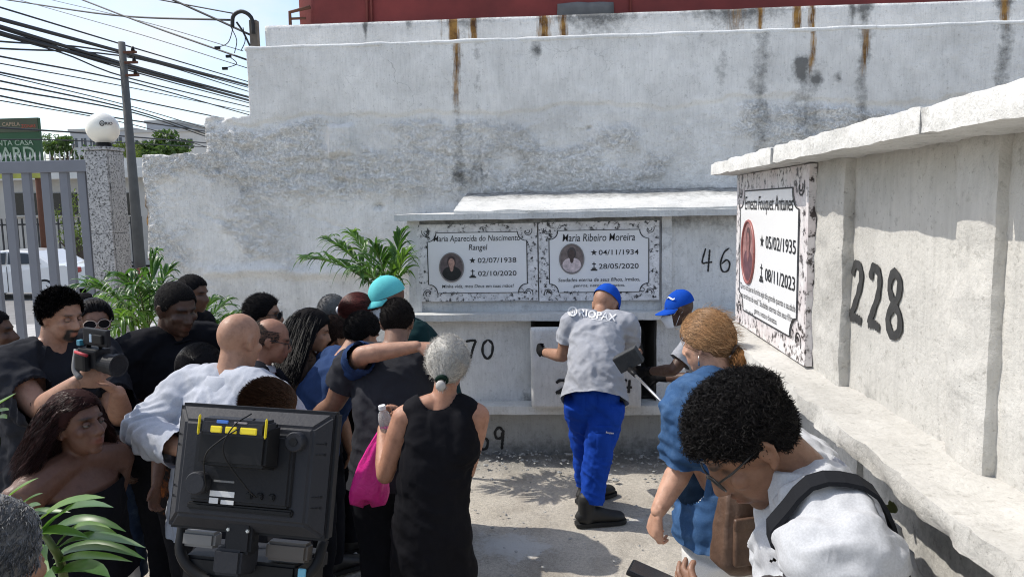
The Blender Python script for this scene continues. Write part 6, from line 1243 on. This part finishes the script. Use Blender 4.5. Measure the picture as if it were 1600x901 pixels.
# ---- backpack of the young man
bp = empty('backpack', w4['base'], 'black backpack with a padded shoulder strap on the young man in white', 'backpack'); STR = cloth('black_webbing',(0.014,0.015,0.018),weave=500)
sv = bvh_of(w4['top'])
for s in 'L':
    S_ = w4['J'][s][0]; nb4 = w4['nb']; c0 = nb4+(S_-nb4)*0.74; fw4, rt4 = w4['fw'], w4['rt']; P_ = []
    for a_ in np.linspace(-62,128,24):
        d = fw4*math.cos(rad(a_+0))*1.0+Z3*math.sin(rad(a_+0)); 
        a2_ = rad(a_); dirv = nrm(fw4*math.cos(a2_)+Z3*math.sin(a2_)); st = Vector(c0-Z3*0.09+dirv*0.6); h = sv.ray_cast(st, Vector(-dirv)); P_.append(np.array(h[0])+dirv*0.013 if h[0] is not None else c0-Z3*0.09+dirv*0.12)
    P_ = np.array(P_); K_ = np.array(P_); P_[1:-1] = (K_[:-2]+K_[1:-1]*2+K_[2:])/4
    P_ = np.vstack([P_, P_[-1]-Z3*0.10-fw4*0.03])
    side = nrm(S_-nb4); V = []; T_ = np.gradient(P_,axis=0); T_ /= np.linalg.norm(T_,axis=1,keepdims=True); Nn = np.cross(np.tile(side,(len(P_),1)),T_); Nn *= np.sign((Nn*(P_-(c0-Z3*0.12))).sum(1))[:,None]
    for p_,n2 in zip(P_,Nn): V += [p_-side*0.020,p_-side*0.017+n2*0.007,p_+side*0.017+n2*0.007,p_+side*0.020]
    put('shoulder_strap',(np.array(V),[(i*4+j,i*4+(j+1)%4,(i+1)*4+(j+1)%4,(i+1)*4+j) for i in range(len(P_)-1) for j in range(4)]),STR,bp)
bc4 = w4['ch']-w4['fw']*0.19-Z3*0.20; Rk = np.stack([w4['rt'],w4['fw'],Z3],1); VF = bevbox(bc4,(0.27,0.11,0.36),Rk,0.045,4); put('pack',VF,STR,bp,True)
# ---- palms
def leafmat(name, a, b2, rough_=0.38):
    if name in _mc: return _mc[name]
    m, nt, b = newmat(name); v = objvec(nt); c = ramp(nt,tex(nt,3.5,5,0.6,vec=v),[(0.3,a),(0.7,b2)]); nt.links.new(c,b.inputs['Base Color']); b.inputs['Roughness'].default_value = rough_; b.inputs['Specular IOR Level'].default_value = 0.4
    tr = nt.nodes.new('ShaderNodeBsdfTranslucent'); tr.inputs[0].default_value = (b2[0]*2.2,b2[1]*2.2,b2[2]*1.2,1); mx = nt.nodes.new('ShaderNodeMixShader'); mx.inputs[0].default_value = 0.25; o = [n for n in nt.nodes if n.type == 'OUTPUT_MATERIAL'][0]; nt.links.new(b.outputs[0],mx.inputs[1]); nt.links.new(tr.outputs[0],mx.inputs[2]); nt.links.new(mx.outputs[0],o.inputs[0]); _mc[name] = m; return m
LF = leafmat('palm_leaf',(0.020,0.060,0.014),(0.06,0.14,0.03)); LFY = leafmat('palm_leaf_bright',(0.05,0.12,0.02),(0.12,0.23,0.04)); STEM = mat('palm_stem',(0.12,0.15,0.04),0.6,0.2,10,0.2)
def blade(p0, p1, p2, w, up_, n=7):
    """long pointed leaflet folded along its midrib"""
    t = np.linspace(0,1,n); C_ = np.outer((1-t)**2,p0)+np.outer(2*t*(1-t),2*np.array(p1)-0.5*(np.array(p0)+np.array(p2)))+np.outer(t**2,p2); T_ = np.gradient(C_,axis=0); T_ /= np.linalg.norm(T_,axis=1,keepdims=True); S_ = np.cross(T_,up_); S_ /= np.maximum(np.linalg.norm(S_,axis=1,keepdims=True),1e-6); N2 = np.cross(S_,T_)
    ww = (w*np.interp(t,[0,0.12,0.4,0.8,1],[0.25,0.8,1,0.6,0.02]))[:,None]; V = np.concatenate([C_-S_*ww+N2*ww*0.28,C_-N2*ww*0.1,C_+S_*ww+N2*ww*0.28]); k = n
    return V,[(i,i+1,k+i+1,k+i) for i in range(k-1)]+[(k+i,k+i+1,2*k+i+1,2*k+i) for i in range(k-1)]
def frond(parent, base, tip, lift, nl, ll, w, m, seed, droop=0.35):
    g_ = np.random.default_rng(seed); base, tip = np.array(base), np.array(tip); mid = (base+tip)/2+Z3*lift; t = np.linspace(0,1,20); C_ = np.outer((1-t)**2,base)+np.outer(2*t*(1-t),mid)+np.outer(t**2,tip); mb = MB(); mb.tube(C_,np.interp(t,[0,1],[0.007,0.002]),6); fo = obj('frond', mb.mesh(), STEM, parent); mb = MB()
    for i in range(nl):
        s = 0.22+0.78*i/(nl-1); p = np.array([np.interp(s,t,C_[:,k]) for k in range(3)]); T_ = nrm(np.array([np.interp(min(s+0.05,1),t,C_[:,k]) for k in range(3)])-p+1e-6); sd_ = nrm(np.cross(T_,Z3)); L_ = ll*np.interp(s,[0.2,0.45,0.8,1],[0.6,1,0.75,0.45])*g_.uniform(0.85,1.1)
        for k_ in (-1,1):
            d = nrm(sd_*k_*np.interp(s,[0.2,1],[1,0.45])+T_*np.interp(s,[0.2,1],[0.5,1.1])+Z3*g_.uniform(-0.15,0.35)+0.12*g_.normal(size=3)); e = p+d*L_-Z3*L_*droop*g_.uniform(0.2,1.8); mb.add(*blade(p,p+d*L_*0.55+Z3*L_*0.04,e,w*g_.uniform(0.8,1.15),nrm(Z3+0.3*g_.normal(size=3))))
    obj('leaflets', mb.mesh(), m, fo, kind='stuff'); return fo
def palm(label, crown, Yc, tips, ll, w, nl=19, stems=True, mats=(LF,LF,LFY)):
    c = A_(*crown,Yc); T = empty('palm_plant',(c[0],c[1],0),label,'plant','areca palms'); g_ = np.random.default_rng(int(crown[0]))
    for q in range(4):
        mb = MB(); o_ = np.array([g_.uniform(-0.08,0.08),g_.uniform(-0.08,0.08),0]); mb.tube(spline([(c[0],c[1],0)+o_,(c[0],c[1],c[2]*0.5)+o_*0.6,c+o_*0.3],8),[0.018]*8,8); obj('stem', mb.mesh(), STEM, T)
    for i,(px,py,dY,lift) in enumerate(tips): frond(T,c+np.array([0,0,-0.05]),A_(px,py,Yc+dY),lift,nl,ll,w,mats[i%len(mats)],i+int(crown[0]))
    return T
palm('areca palm with bright upright fronds beside the granite gate pillar',(228,505),4.75,[(240,398,0,0.02),(132,448,-0.2,0.16),(150,470,0.3,0.14),(262,425,0.2,0.06),(195,432,-0.3,0.14),(168,525,-0.3,0.12),(275,470,-0.1,0.1),(215,450,-0.4,0.15),(185,500,-0.5,0.1)],0.25,0.0115)
palm('dark palm fronds fanning out behind the heavy-set man',(298,525),4.9,[(372,492,0,0.06),(352,474,0.2,0.05),(330,470,-0.2,0.05),(365,515,0.1,0.06)],0.22,0.009,17,mats=(LF,))
palm('areca palm arching beside the left end of the tomb block',(612,462),5.42,[(478,404,-0.1,0.17),(512,376,0.1,0.12),(548,366,0.2,0.10),(585,385,-0.2,0.08),(626,366,0.1,0.04),(632,400,-0.1,0.05),(560,425,-0.3,0.12)],0.25,0.0125)
# near plant at lower left: every blade on its own
rb_ = A_(95,905,1.62); ns_ = empty('palm_plant',(rb_[0],rb_[1],0),'glossy palm blades in the near left corner in front of the auburn-haired woman','plant','areca palms'); mb = MB(); mb.tube(spline([(rb_[0]+0.02,rb_[1],0),(rb_[0]+0.01,rb_[1],0.8),A_(100,905,1.62),A_(80,850,1.6),A_(40,805,1.66),A_(-10,770,1.7)],30),np.linspace(0.014,0.005,30),8); obj('stem', mb.mesh(), STEM, ns_)
for i,(a_,b2,c_,w_) in enumerate([((0,790),(22,768),(60,746),.013),((20,800),(40,782),(67,770),.011),((32,806),(46,792),(64,788),.013),((52,822),(100,787),(164,777),.017),((67,832),(110,794),(177,792),.018),((73,840),(127,812),(197,830),.017),((90,850),(133,822),(194,846),.016),((87,858),(143,838),(227,855),.017),((83,871),(150,852),(227,873),.017),((83,882),(133,868),(207,877),.014),((90,892),(135,885),(172,901),.02),((50,830),(38,850),(46,880),.018),((70,850),(62,872),(80,901),.018),((92,895),(70,896),(96,915),.02),((40,815),(60,800),(110,800),.014),((60,835),(90,828),(140,840),.015)]):
    dy = [0,-0.05,0.05][i%3]; put('leaflet', blade(A_(*a_,1.62),A_(*b2,1.56+dy),A_(*c_,1.5+dy*2),w_,nrm((0.1*((i*7)%5-2),-0.45,1)),9), LFY if i%3 == 0 else LF, ns_, True)
rc_ = A_(-20,650,2.0); ns2 = empty('palm_plant',(rc_[0],rc_[1],0),'bright palm tips poking in at the left edge of the picture','plant','areca palms'); mb = MB(); mb.tube([(rc_[0],rc_[1],0),rc_],[0.015,0.008],8); obj('stem', mb.mesh(), STEM, ns2)
for a_,b2,c_ in [((-20,640),(2,628),(25,614)),((-20,650),(0,642),(14,640)),((-20,665),(0,652),(11,653))]: put('leaflet', blade(A_(*a_,2.0),A_(*b2,1.98),A_(*c_,1.95),0.013,nrm((0,-0.5,1)),7), LFY, ns2, True)
# seedling on the right tomb
sp_ = at(1400,800,X=0.74); sd_ = empty('seedling', sp_, 'tiny green seedling sprouting from the wall below the right ledge', 'plant')
for k_,(dx,dz) in enumerate(((-0.012,0.03),(-0.03,0.022),(-0.02,0.034))): put('leaf', blade(sp_,sp_+np.array([dx,-0.01,dz])*0.6,sp_+np.array([dx,-0.012,dz]),0.008,nrm((-0.5,-0.5,0.4)),5), mat('dull_olive_leaf',(0.10,0.12,0.03),0.6), sd_, True)
# funeral flowers by the pillar
fc_ = A_(222,432,5.6); fl = empty('flower_arrangement',(fc_[0],fc_[1],0),'faded pink and white flowers standing behind the palm by the pillar','flowers'); mb = MB(); mb.tube([(fc_[0],fc_[1],0),fc_],0.02,8); obj('stand', mb.mesh(), STEM, fl); g_ = np.random.default_rng(5)
for i in range(22):
    o_ = g_.normal(size=3)*np.array([0.045,0.04,0.05]); white = o_[2] < -0.02; c = fc_+o_; r_ = g_.uniform(0.016,0.03); mb = MB()
    for k_ in range(9): a_ = k_*2.4; d = nrm((math.cos(a_)*(0.4+k_*0.09),math.sin(a_)*(0.4+k_*0.09)-0.4,0.7)); mb.add(*blade(c,c+d*r_*0.6+Z3*0.004,c+d*r_,r_*0.5,nrm(d+Z3),5))
    obj('flower', mb.mesh(), mat('white_petal',(0.65,0.63,0.6),0.6) if white else mat('dusty_pink_petal',(0.28,0.11,0.10),0.65,0.3,20,0), fl)
# ================================================================== STREET SIDE
GM = mat('grey_gate_paint',(0.155,0.165,0.195),0.45,0.06,6,0.1,50); PY = 7.2
gt = empty('sliding_gate', (*at(70,500,Y=PY)[:2],0), 'grey painted steel gate of wide vertical bars left of the granite pillar', 'gate')
gx1 = at(150,262,Y=PY)[0]; put('top_rail', bevbox(((-8.0+gx1)/2,PY,2.478),(gx1+8.0,0.09,0.118),None,0.006), GM, gt); put('bottom_rail', bevbox(((-8.0+gx1)/2,PY,0.16),(gx1+8.0,0.07,0.10),None,0.006), GM, gt)
bmesh_bar = None
for i,px in enumerate([-80,-49,-18,13,43,73,102,130]):
    X = at(px,290,Y=PY)[0]
    if bmesh_bar is None: bmesh_bar = mesh_of(*bevbox((0,0,0),(0.085,0.045,2.24),None,0.004),False)
    obj('bar', bmesh_bar, GM, gt, shared=True, loc=(X,PY,1.30))
sp_me = None
for i in range(26):
    X = gx1-0.04-i*0.052
    if sp_me is None: mb = MB(); mb.tube([(0,0,0),(0,0,0.06),(0.0,0,0.062),(0.004,0,0.115)],[0.006,0.006,0.010,0.001],6); sp_me = mb.mesh(False)
    obj('spike', sp_me, mat('pale_spike_paint',(0.5,0.5,0.5),0.5), gt, shared=True, loc=(X,PY+0.05,2.52))
# granite pillar
p0, p1 = at(131,225,Y=PY-0.05), at(165,225,Y=PY-0.05); pw_ = p1[0]-p0[0]; pxm = (p0[0]+p1[0])/2; GR = granite('grey_granite',(0.06,0.06,0.062),(0.40,0.40,0.405),48,(0.72,0.72,0.74))
pl = empty('gate_pillar',(pxm,PY+0.1,0),'speckled grey granite gate pillar with a globe lamp on top','pillar'); put('core',bevbox((pxm,PY+0.10,1.32),(pw_-0.03,0.24,2.64),None,0.003),mat('mortar',(0.3,0.3,0.29),0.9),pl)
for z0_,z1_ in ((0.0,0.9),(0.905,1.8),(1.805,2.62)):
    put('granite_tile',bevbox((pxm,PY-0.038,(z0_+z1_)/2),(pw_-0.002,0.025,z1_-z0_),None,0.002),GR,pl)
    for sx in (-1,1): put('granite_tile',bevbox((pxm+sx*(pw_/2-0.008),PY+0.105,(z0_+z1_)/2),(0.025,0.255,z1_-z0_),None,0.002),GR,pl)
put('cap_stone',bevbox((pxm,PY+0.09,2.645),(pw_+0.03,0.31,0.035),None,0.006),GR,pl)
gl = empty('globe_lamp',(pxm,PY+0.1,2.66),'white globe lamp with a small logo on the granite pillar','lamp'); gr_ = 0.157
mb = MB(); mb.tube([(pxm,PY+0.1,2.66),(pxm,PY+0.1,2.70),(pxm,PY+0.1,2.72)],[0.075,0.075,0.06],20); obj('socket',mb.mesh(False),DPL,gl); v_,f_ = ball((pxm,PY+0.1,2.70+gr_*0.96),gr_); m = mat('opal_glass',(0.80,0.78,0.70),0.25,0.02,3,0); go = obj('globe',mesh_of(v_,f_),m,gl)
gb = bvh_of(go); print_on('RIO',(170,193),PY-0.05,0.075,-0.05,gl,gb,INK,name='logo',ring=(-0.07,0.027),h=0.028)
# utility pole
PYp = 19.0; b0, t0 = at(216,405,Y=PYp), at(190,66,Y=PYp); up_ = empty('utility_pole',(b0[0],b0[1],-0.4),'tall grey concrete utility pole carrying many cables','pole'); mb = MB(); mb.tube([(b0[0]+0.05,PYp,-0.45),t0],[0.15,0.085],14); obj('shaft',mb.mesh(),mat('weathered_concrete',(0.10,0.10,0.097),0.9,0.15,4,0.3,30),up_)
for k_,(py) in enumerate((82,98,118)):
    q = at(196+k_*2,py,Y=PYp-0.1); put('bracket',bevbox(q+np.array([0.12,0,0]),(0.34,0.08,0.06),None,0.01),mat('rusty_iron'),up_); mb = MB(); mb.tube([q+np.array([0.22,-0.03,0.03]),q+np.array([0.22,-0.03,0.13])],[0.05,0.03],8); obj('insulator',mb.mesh(),DPL,up_)
CAB = mat('black_cable',(0.012,0.012,0.013),0.6,0.1,5,0)
def wire(pts, r, near=None, far=None, lab='thin black cable strung past the utility pole', grp='thin overhead cables'):
    P_ = []; i0 = 1/15.0 if near is None else 1/near; i1 = 1/30.0 if far is None else 1/far
    q = spline(pts,14)
    a, b_ = q[0], q[1]; q = np.vstack([a-(b_-a)*7,a-(b_-a)*3,q]); 
    for x,y in q: P_.append(at(x,y,Y=1/np.clip(i0+(i1-i0)*x/390.0,0.008,0.4)))
    mb = MB(); mb.tube(P_,r,6); return tag(obj('overhead_cable',mb.mesh(),CAB),lab,'cable',grp)
W3 = lambda *p: [(x/3.002,y/3.002) for x,y in p]
for nm,pts in [('highest',((0,90),(575,245),(1200,410))),('middle',((0,125),(600,305),(1200,465))),('lowest',((0,155),(400,262),(1200,480)))]: wire(W3(*pts),0.045,lab='%s of the three thick black cable bundles passing the utility pole' % nm,grp='thick overhead cable bundles')
for pts in [((0,35),(560,205),(1200,395)),((0,265),(580,378),(1200,548)),((0,298),(580,405),(1200,532)),((0,340),(580,458),(1050,556)),((0,350),(580,490),(1000,612)),((0,415),(590,520),(1000,652)),((0,450),(400,530),(1000,622)),((0,472),(600,580),(1000,700)),((0,165),(300,252),(580,360),(1200,510)),((0,228),(600,268),(1200,440)),((0,195),(500,240),(1200,420)),((0,600),(400,625),(980,672)),((0,148),(600,330),(1200,492)),((0,655),(300,658),(960,690)),((0,380),(580,505),(1000,640)),((0,135),(600,322),(1200,478))]:
    wire(W3(*pts),0.020 if random.random() < 0.5 else 0.013)
for lb,(pts,r,nr) in zip(['long black service cable sagging almost level into the cable loop','black service cable sloping down to the wall corner below the loop','thin dark wire sloping lowest to the tall wall edge','hair-thin wire sloping just under the cable loop','short black cable entering from the top edge to the loop','thick black cable dropping steeply from the top edge to the post'],[(((30,0),(560,75),(1085,95)),0.010,12),(((385,0),(700,120),(1160,282)),0.009,11),(((230,40),(700,175),(1160,320)),0.004,11),(((240,0),(700,110),(1140,240)),0.0035,11),(((750,0),(900,28),(1100,65)),0.006,8),(((810,0),(1000,85),(1175,165)),0.010,8)]): wire(W3(*pts),r,nr,6.9,lab=lb,grp='service cables to the wall')
# post with looped cables on the wall corner
q = at(399,75,Y=WY+0.2); cp = empty('cable_post',(q[0],WY+0.2,3.42),'short weathered post with looped black cables on the wall corner','post'); put('post',bevbox((q[0],WY+0.2,3.56),(0.07,0.07,0.32),None,0.008),mat('weathered_wood',(0.14,0.12,0.10),0.9,0.3,12,0.5,40),cp)
for k_,pts in enumerate([((1090,130),(1095,75),(1135,55),(1180,85),(1190,160)),((1110,105),(1140,150),(1172,215)),((1085,130),(1110,190),(1100,250)),((1095,125),(1070,200),(1015,225)),((1140,130),(1150,190),(1130,240)),((1075,265),(1110,300),(1050,322))]):
    mb = MB(); mb.tube(spline([at(x/3.002,y/3.002,Y=WY+0.1) for x,y in pts],16),0.018 if k_ == 0 else (0.009 if k_ == 1 else 0.004),7); obj('looped_cable',mb.mesh(),CAB,cp)
for k_,(x,y) in enumerate(((1072,265),(1055,322),(1020,225))): put('connector',bevbox(at(x/3.002,y/3.002,Y=WY+0.1),(0.05,0.02,0.025),None,0.004),DPL,cp)
# billboard
BY = 24.0; c0, c1 = at(-60,256,Y=BY), at(61,184,Y=BY); bb = empty('billboard',(c1[0],BY,-0.4),'green roadside billboard with a red band and pale lettering','sign'); GRN = mat('billboard_green',(0.010,0.065,0.020),0.5,0.25,0.6,0); W_ = c1[0]-c0[0]; H_ = c1[2]-c0[2]
put('green_panel',bevbox(((c0[0]+c1[0])/2,BY,(c0[2]+c1[2])/2),(W_,0.12,H_),None,0.01),GRN,bb); put('dark_band',bevbox(((c0[0]+c1[0])/2,BY-0.07,c1[2]-H_*0.17),(W_-0.03,0.02,H_*0.30),None,0.004),mat('billboard_brown',(0.05,0.06,0.03),0.5,0.3,0.8,0),bb); put('yellow_band',bevbox(((c0[0]+c1[0])/2,BY-0.01,c0[2]-0.28),(W_,0.1,0.5),None,0.004),mat('billboard_yellow',(0.35,0.36,0.06),0.5,0.3,2,0),bb)
for s,px,py,w_,mm in [('CAPELA',17,194,0.62,mat('cream_letter',(0.35,0.25,0.16),0.5,0.05,3,0)),('ZONAS',44,197,0.5,mat('red_letter',(0.4,0.05,0.02),0.5,0.05,3,0)),('SANTA CASA',17,223,1.55,mat('pale_letter',(0.30,0.38,0.28),0.5,0.05,3,0)),('CARD',18,240,1.6,mat('pale_letter'))]:
    q = at(px,py,Y=BY-0.09); V,Fc = text_mesh(s,(q[0],BY-0.085,q[2]),X3,Z3,w_,weight=0.01); put('lettering',(V,Fc),mm,bb,kind='stuff')
for X in (c0[0]+0.5,c1[0]-0.3): mb = MB(); mb.tube([(X,BY+0.1,-0.4),(X,BY+0.1,c1[2])],0.09,8); obj('post',mb.mesh(),mat('rusty_iron'),bb)
# low house across the street
HY = 33.0; h0, h1 = at(-220,300,Y=HY)[0], at(235,300,Y=HY)[0]; hz1 = at(100,278,Y=HY)[2]; hs_ = empty('low_house',((h0+h1)/2,HY,-0.4),'low pale house with dark openings across the street','house'); HW = mat('pale_house_wall',(0.42,0.41,0.39),0.9,0.15,0.8,0.2,8)
put('wall',bevbox(((h0+h1)/2,HY+2,(hz1-0.4)/2),(h1-h0,4,hz1+0.4),None,0.02),HW,hs_); put('fascia',bevbox(((h0+h1)/2,HY-0.3,hz1+0.15),(h1-h0+0.6,0.7,0.45),None,0.02),mat('white_fascia',(0.6,0.6,0.58),0.8,0.1,1,0.1),hs_)
for px0,px1 in ((-150,-90),(-60,-10),(24,46),(50,82),(86,120),(190,208)):
    a, b_ = at(px0,336,Y=HY), at(px1,301,Y=HY); w_ = put('window',bevbox(((a[0]+b_[0])/2,HY-0.01,(a[2]+b_[2])/2),(b_[0]-a[0],0.08,b_[2]-a[2]),None,0.01),mat('dark_window',(0.012,0.013,0.016),0.2,0.2,1,0),hs_); put('sill',bevbox(((a[0]+b_[0])/2,HY-0.08,a[2]-0.05),(b_[0]-a[0]+0.1,0.2,0.08),None,0.01),HW,w_)
uw = empty('upper_house',(at(200,255,Y=36)[0],36,-0.4),'white walled house end visible between pillar and broken wall','house'); a, b_ = at(178,282,Y=36), at(235,246,Y=36); put('wall',bevbox(((a[0]+b_[0])/2,37,(b_[2]-0.4)/2),(b_[0]-a[0],2,b_[2]+0.4),None,0.02),mat('white_house_wall',(0.55,0.55,0.54),0.85,0.1,1,0.1),uw); put('canopy',bevbox(((a[0]+b_[0])/2,35.6,a[2]-0.2),(b_[0]-a[0]+0.2,1.2,0.2),None,0.02),mat('grey_cement'),uw)
# picket fence across the street
FY = 29.0; fe = empty('iron_fence',(at(100,400,Y=FY)[0],FY,-0.36),'dark iron picket fence along the far pavement','fence'); IR = mat('dark_iron',(0.03,0.03,0.032),0.6); x0_, x1_ = at(-40,400,Y=FY)[0], at(225,400,Y=FY)[0]; fz = at(100,340,Y=FY)[2]
mb = MB(); mb.box((0,0,0),(0.05,0.05,fz+0.3)); pk_me = mb.mesh(False)
for i in range(34): obj('picket',pk_me,IR,fe,shared=True,loc=(x0_+(x1_-x0_)*i/33,FY,(fz-0.3)/2))
for z in (0.0,fz-0.25): put('rail',bevbox(((x0_+x1_)/2,FY+0.04,z),(x1_-x0_,0.05,0.07),None,0.005),IR,fe)
# far apartment blocks
def block_of_flats(label, px0, px1, pyt, Yb, m, cols, rows_, extra=None):
    a, b_ = at(px0,240,Y=Yb), at(px1,pyt,Y=Yb); W_ = b_[0]-a[0]; T = empty('apartment_block',((a[0]+b_[0])/2,Yb,-0.5),label,'building'); put('wall',bevbox(((a[0]+b_[0])/2,Yb+4,(b_[2]-0.5)/2),(W_,8,b_[2]+0.5),None,0.05),m,T); put('parapet',bevbox(((a[0]+b_[0])/2,Yb+3.98,b_[2]+0.12),(W_+0.4,8.3,0.35),None,0.03),mat('flat_parapet',(0.4,0.4,0.39),0.8,0.1,0.5,0),T)
    for r_ in range(rows_):
        for c in range(cols):
            x = a[0]+W_*(c+0.5)/cols; z = b_[2]-1.5-r_*2.8; w_ = put('window',bevbox((x,Yb-0.02,z),(W_/cols*0.55,0.12,1.15),None,0.01),mat('far_window',(0.05,0.06,0.075),0.25,0.3,0.7,0),T); put('frame',bevbox((x,Yb-0.09,z),(0.08,0.06,1.15),None,0.005),mat('flat_parapet'),w_)
    return T
block_of_flats('grey apartment block standing left behind the globe lamp',112,206,203,95,mat('grey_flats',(0.34,0.355,0.38),0.85,0.1,0.3,0),7,4); block_of_flats('pale apartment block with a darker rooftop storey behind the utility pole',206,303,205,90,mat('pale_flats',(0.52,0.51,0.49),0.85,0.1,0.3,0),7,4); block_of_flats('dark rooftop storey of the pale apartment block',232,276,191,94,mat('grey_flats'),3,1)
# trees
def tree(label, px, py, Yt, w, h, n, seed, palm_=False):
    g_ = np.random.default_rng(seed); c = at(px,py,Y=Yt); T = empty('tree',(c[0],Yt,-0.5),label,'tree','street trees'); mb = MB(); mb.tube(spline([(c[0],Yt,-0.5),(c[0]+0.1,Yt,c[2]*0.5),c],8),np.linspace(0.22,0.1,8),8)
    for q in range(5): e = c+g_.normal(size=3)*np.array([w*0.35,w*0.3,h*0.25]); mb.tube([c-Z3*h*0.3,e],[0.08,0.02],5)
    obj('trunk',mb.mesh(),mat('bark',(0.08,0.06,0.045),0.95),T); mb = MB(); cl = [(c+g_.normal(size=3)*np.array([w*0.30,w*0.3,h*0.22]),g_.uniform(0.14,0.30)) for _ in range(16)]
    s = w*0.055
    for i in range(n):
        cc,rr_ = cl[g_.integers(len(cl))]; p = cc+nrm(g_.normal(size=3))*rr_*w*g_.uniform(0.5,1.05)*np.array([1,1,h/w*0.8]); d = nrm(g_.normal(size=3)); e = nrm(np.cross(d,g_.normal(size=3))); k_ = s*g_.uniform(0.6,1.4); mb.add([p-d*k_,p+e*k_*0.45,p+d*k_,p-e*k_*0.45],[(0,1,2,3)])
    obj('crown',mb.mesh(False),leafmat('tree_leaf_%d'%(seed%2),(0.025,0.055,0.015) if seed%2 else (0.04,0.075,0.015),(0.06,0.11,0.03) if seed%2 else (0.10,0.14,0.03),0.6),T)
tree('dark leafy tree between the billboard and the globe lamp',105,236,60,3.6,2.4,1500,3); tree('bare-topped small tree right of the billboard',78,220,65,1.8,2.2,500,5); tree('yellow-green tree just right of the pillar',190,240,50,2.2,1.6,900,4); tree('broad dark tree in front of the pale apartment block',268,232,60,4.4,2.2,2000,7); tree('bushy shrub behind the gate bars',118,370,27.8,1.1,2.6,900,8); tree('leafy tree beside the utility pole',225,236,58,3.0,1.6,1000,9)
# parked white car
cy = 21.5; cz = -0.485; rw = at(72,441,Y=cy-0.8); car = empty('parked_car',(rw[0]-1.2,cy,cz),'white sedan parked in the street beyond the gate','car'); CW = mat('white_car_paint',(0.72,0.72,0.72),0.25,0.02,2,0,coat=0.6)
X0 = rw[0]+0.95                                               # rear end of the car; it faces left
prof = [(0,0.30),(0.02,0.62),(0.05,0.92),(0.30,1.0),(0.75,1.04),(1.35,1.42),(2.2,1.47),(2.75,1.40),(3.45,0.98),(4.2,0.86),(4.42,0.62),(4.45,0.32),(4.0,0.22),(0.4,0.22)]
def car_loft():
    ys = [(-0.86,0.90),(-0.84,0.97),(-0.72,1.0),(0,1.0),(0.72,1.0),(0.84,0.97),(0.86,0.90)]; V = []; k = len(prof)
    for y,s in ys:
        for x,z in prof: tum = 0.0 if z < 1.0 else (z-1.0)*0.55; yy = y*(1-tum*abs(y)*0.6); V.append((X0-x,cy+yy,cz+0.22+(z-0.22)*(s if z > 1.0 else 1)))
    Fc = [(i*k+j,i*k+(j+1)%k,(i+1)*k+(j+1)%k,(i+1)*k+j) for i in range(len(ys)-1) for j in range(k)]+[tuple(reversed(range(k))),tuple((len(ys)-1)*k+j for j in range(k))]; return V,Fc
put('body',car_loft(),CW,car)
for nm,pp in (('rear_window',[(1.02,1.06),(1.45,1.36),(2.05,1.40),(2.05,1.06)]),('front_window',[(2.12,1.06),(2.12,1.40),(2.7,1.33),(3.3,1.03)])):
    V = [(X0-x,cy-0.868+(z-1.0)*0.22,cz+z) for x,z in pp]; put(nm,(V,[(0,1,2,3)]),mat('car_glass',(0.015,0.017,0.02),0.08,0.1,2,0),car)
for x in (0.95,3.6):
    for y in (-0.80,0.80):
        c = np.array([X0-x,cy+y,cz+0.315]); t = np.linspace(0,6.2832,25); mb = MB(); mb.tube([c+np.array([math.cos(a_)*0.25,0,math.sin(a_)*0.25]) for a_ in t],0.075,8,False); wh = obj('wheel',mb.mesh(),mat('tyre_rubber',(0.015,0.015,0.015),0.85),car); mb = MB()
        for q in range(10): a_ = q*0.6283; mb.tube([c+np.array([0,-0.075*np.sign(-y)*-1,0]),c+np.array([math.cos(a_)*0.215,-0.07*(1 if y < 0 else -1),math.sin(a_)*0.215])],[0.03,0.016],6)
        mb.tube([c+np.array([math.cos(a_)*0.215,-0.06*(1 if y < 0 else -1),math.sin(a_)*0.215]) for a_ in t],0.018,6,False); obj('rim',mb.mesh(),SILV,wh)
        mb = MB(); 
        mb.tube([c+np.array([math.cos(a_)*0.345,0.02 if y < 0 else -0.02,math.sin(a_)*0.345]) for a_ in np.linspace(-0.35,3.5,18)],0.05,6,False); obj('wheel_arch',mb.mesh(),DPL,car)
put('tail_light',bevbox((X0-0.06,cy-0.70,cz+0.86),(0.12,0.34,0.16),None,0.03),mat('red_lens',(0.35,0.015,0.012),0.25,0.1,3,0),car); put('bumper',bevbox((X0-0.05,cy,cz+0.42),(0.18,1.68,0.24),None,0.05),CW,car); put('door_handle',bevbox((X0-1.75,cy-0.875,cz+0.92),(0.2,0.03,0.04),None,0.01),CW,car); put('door_seam',bevbox((X0-2.08,cy-0.866,cz+0.62),(0.012,0.012,0.75),None,0.002),DPL,car); put('number_plate',bevbox((X0+0.045,cy,cz+0.55),(0.02,0.42,0.13),None,0.004),WLAB,car)
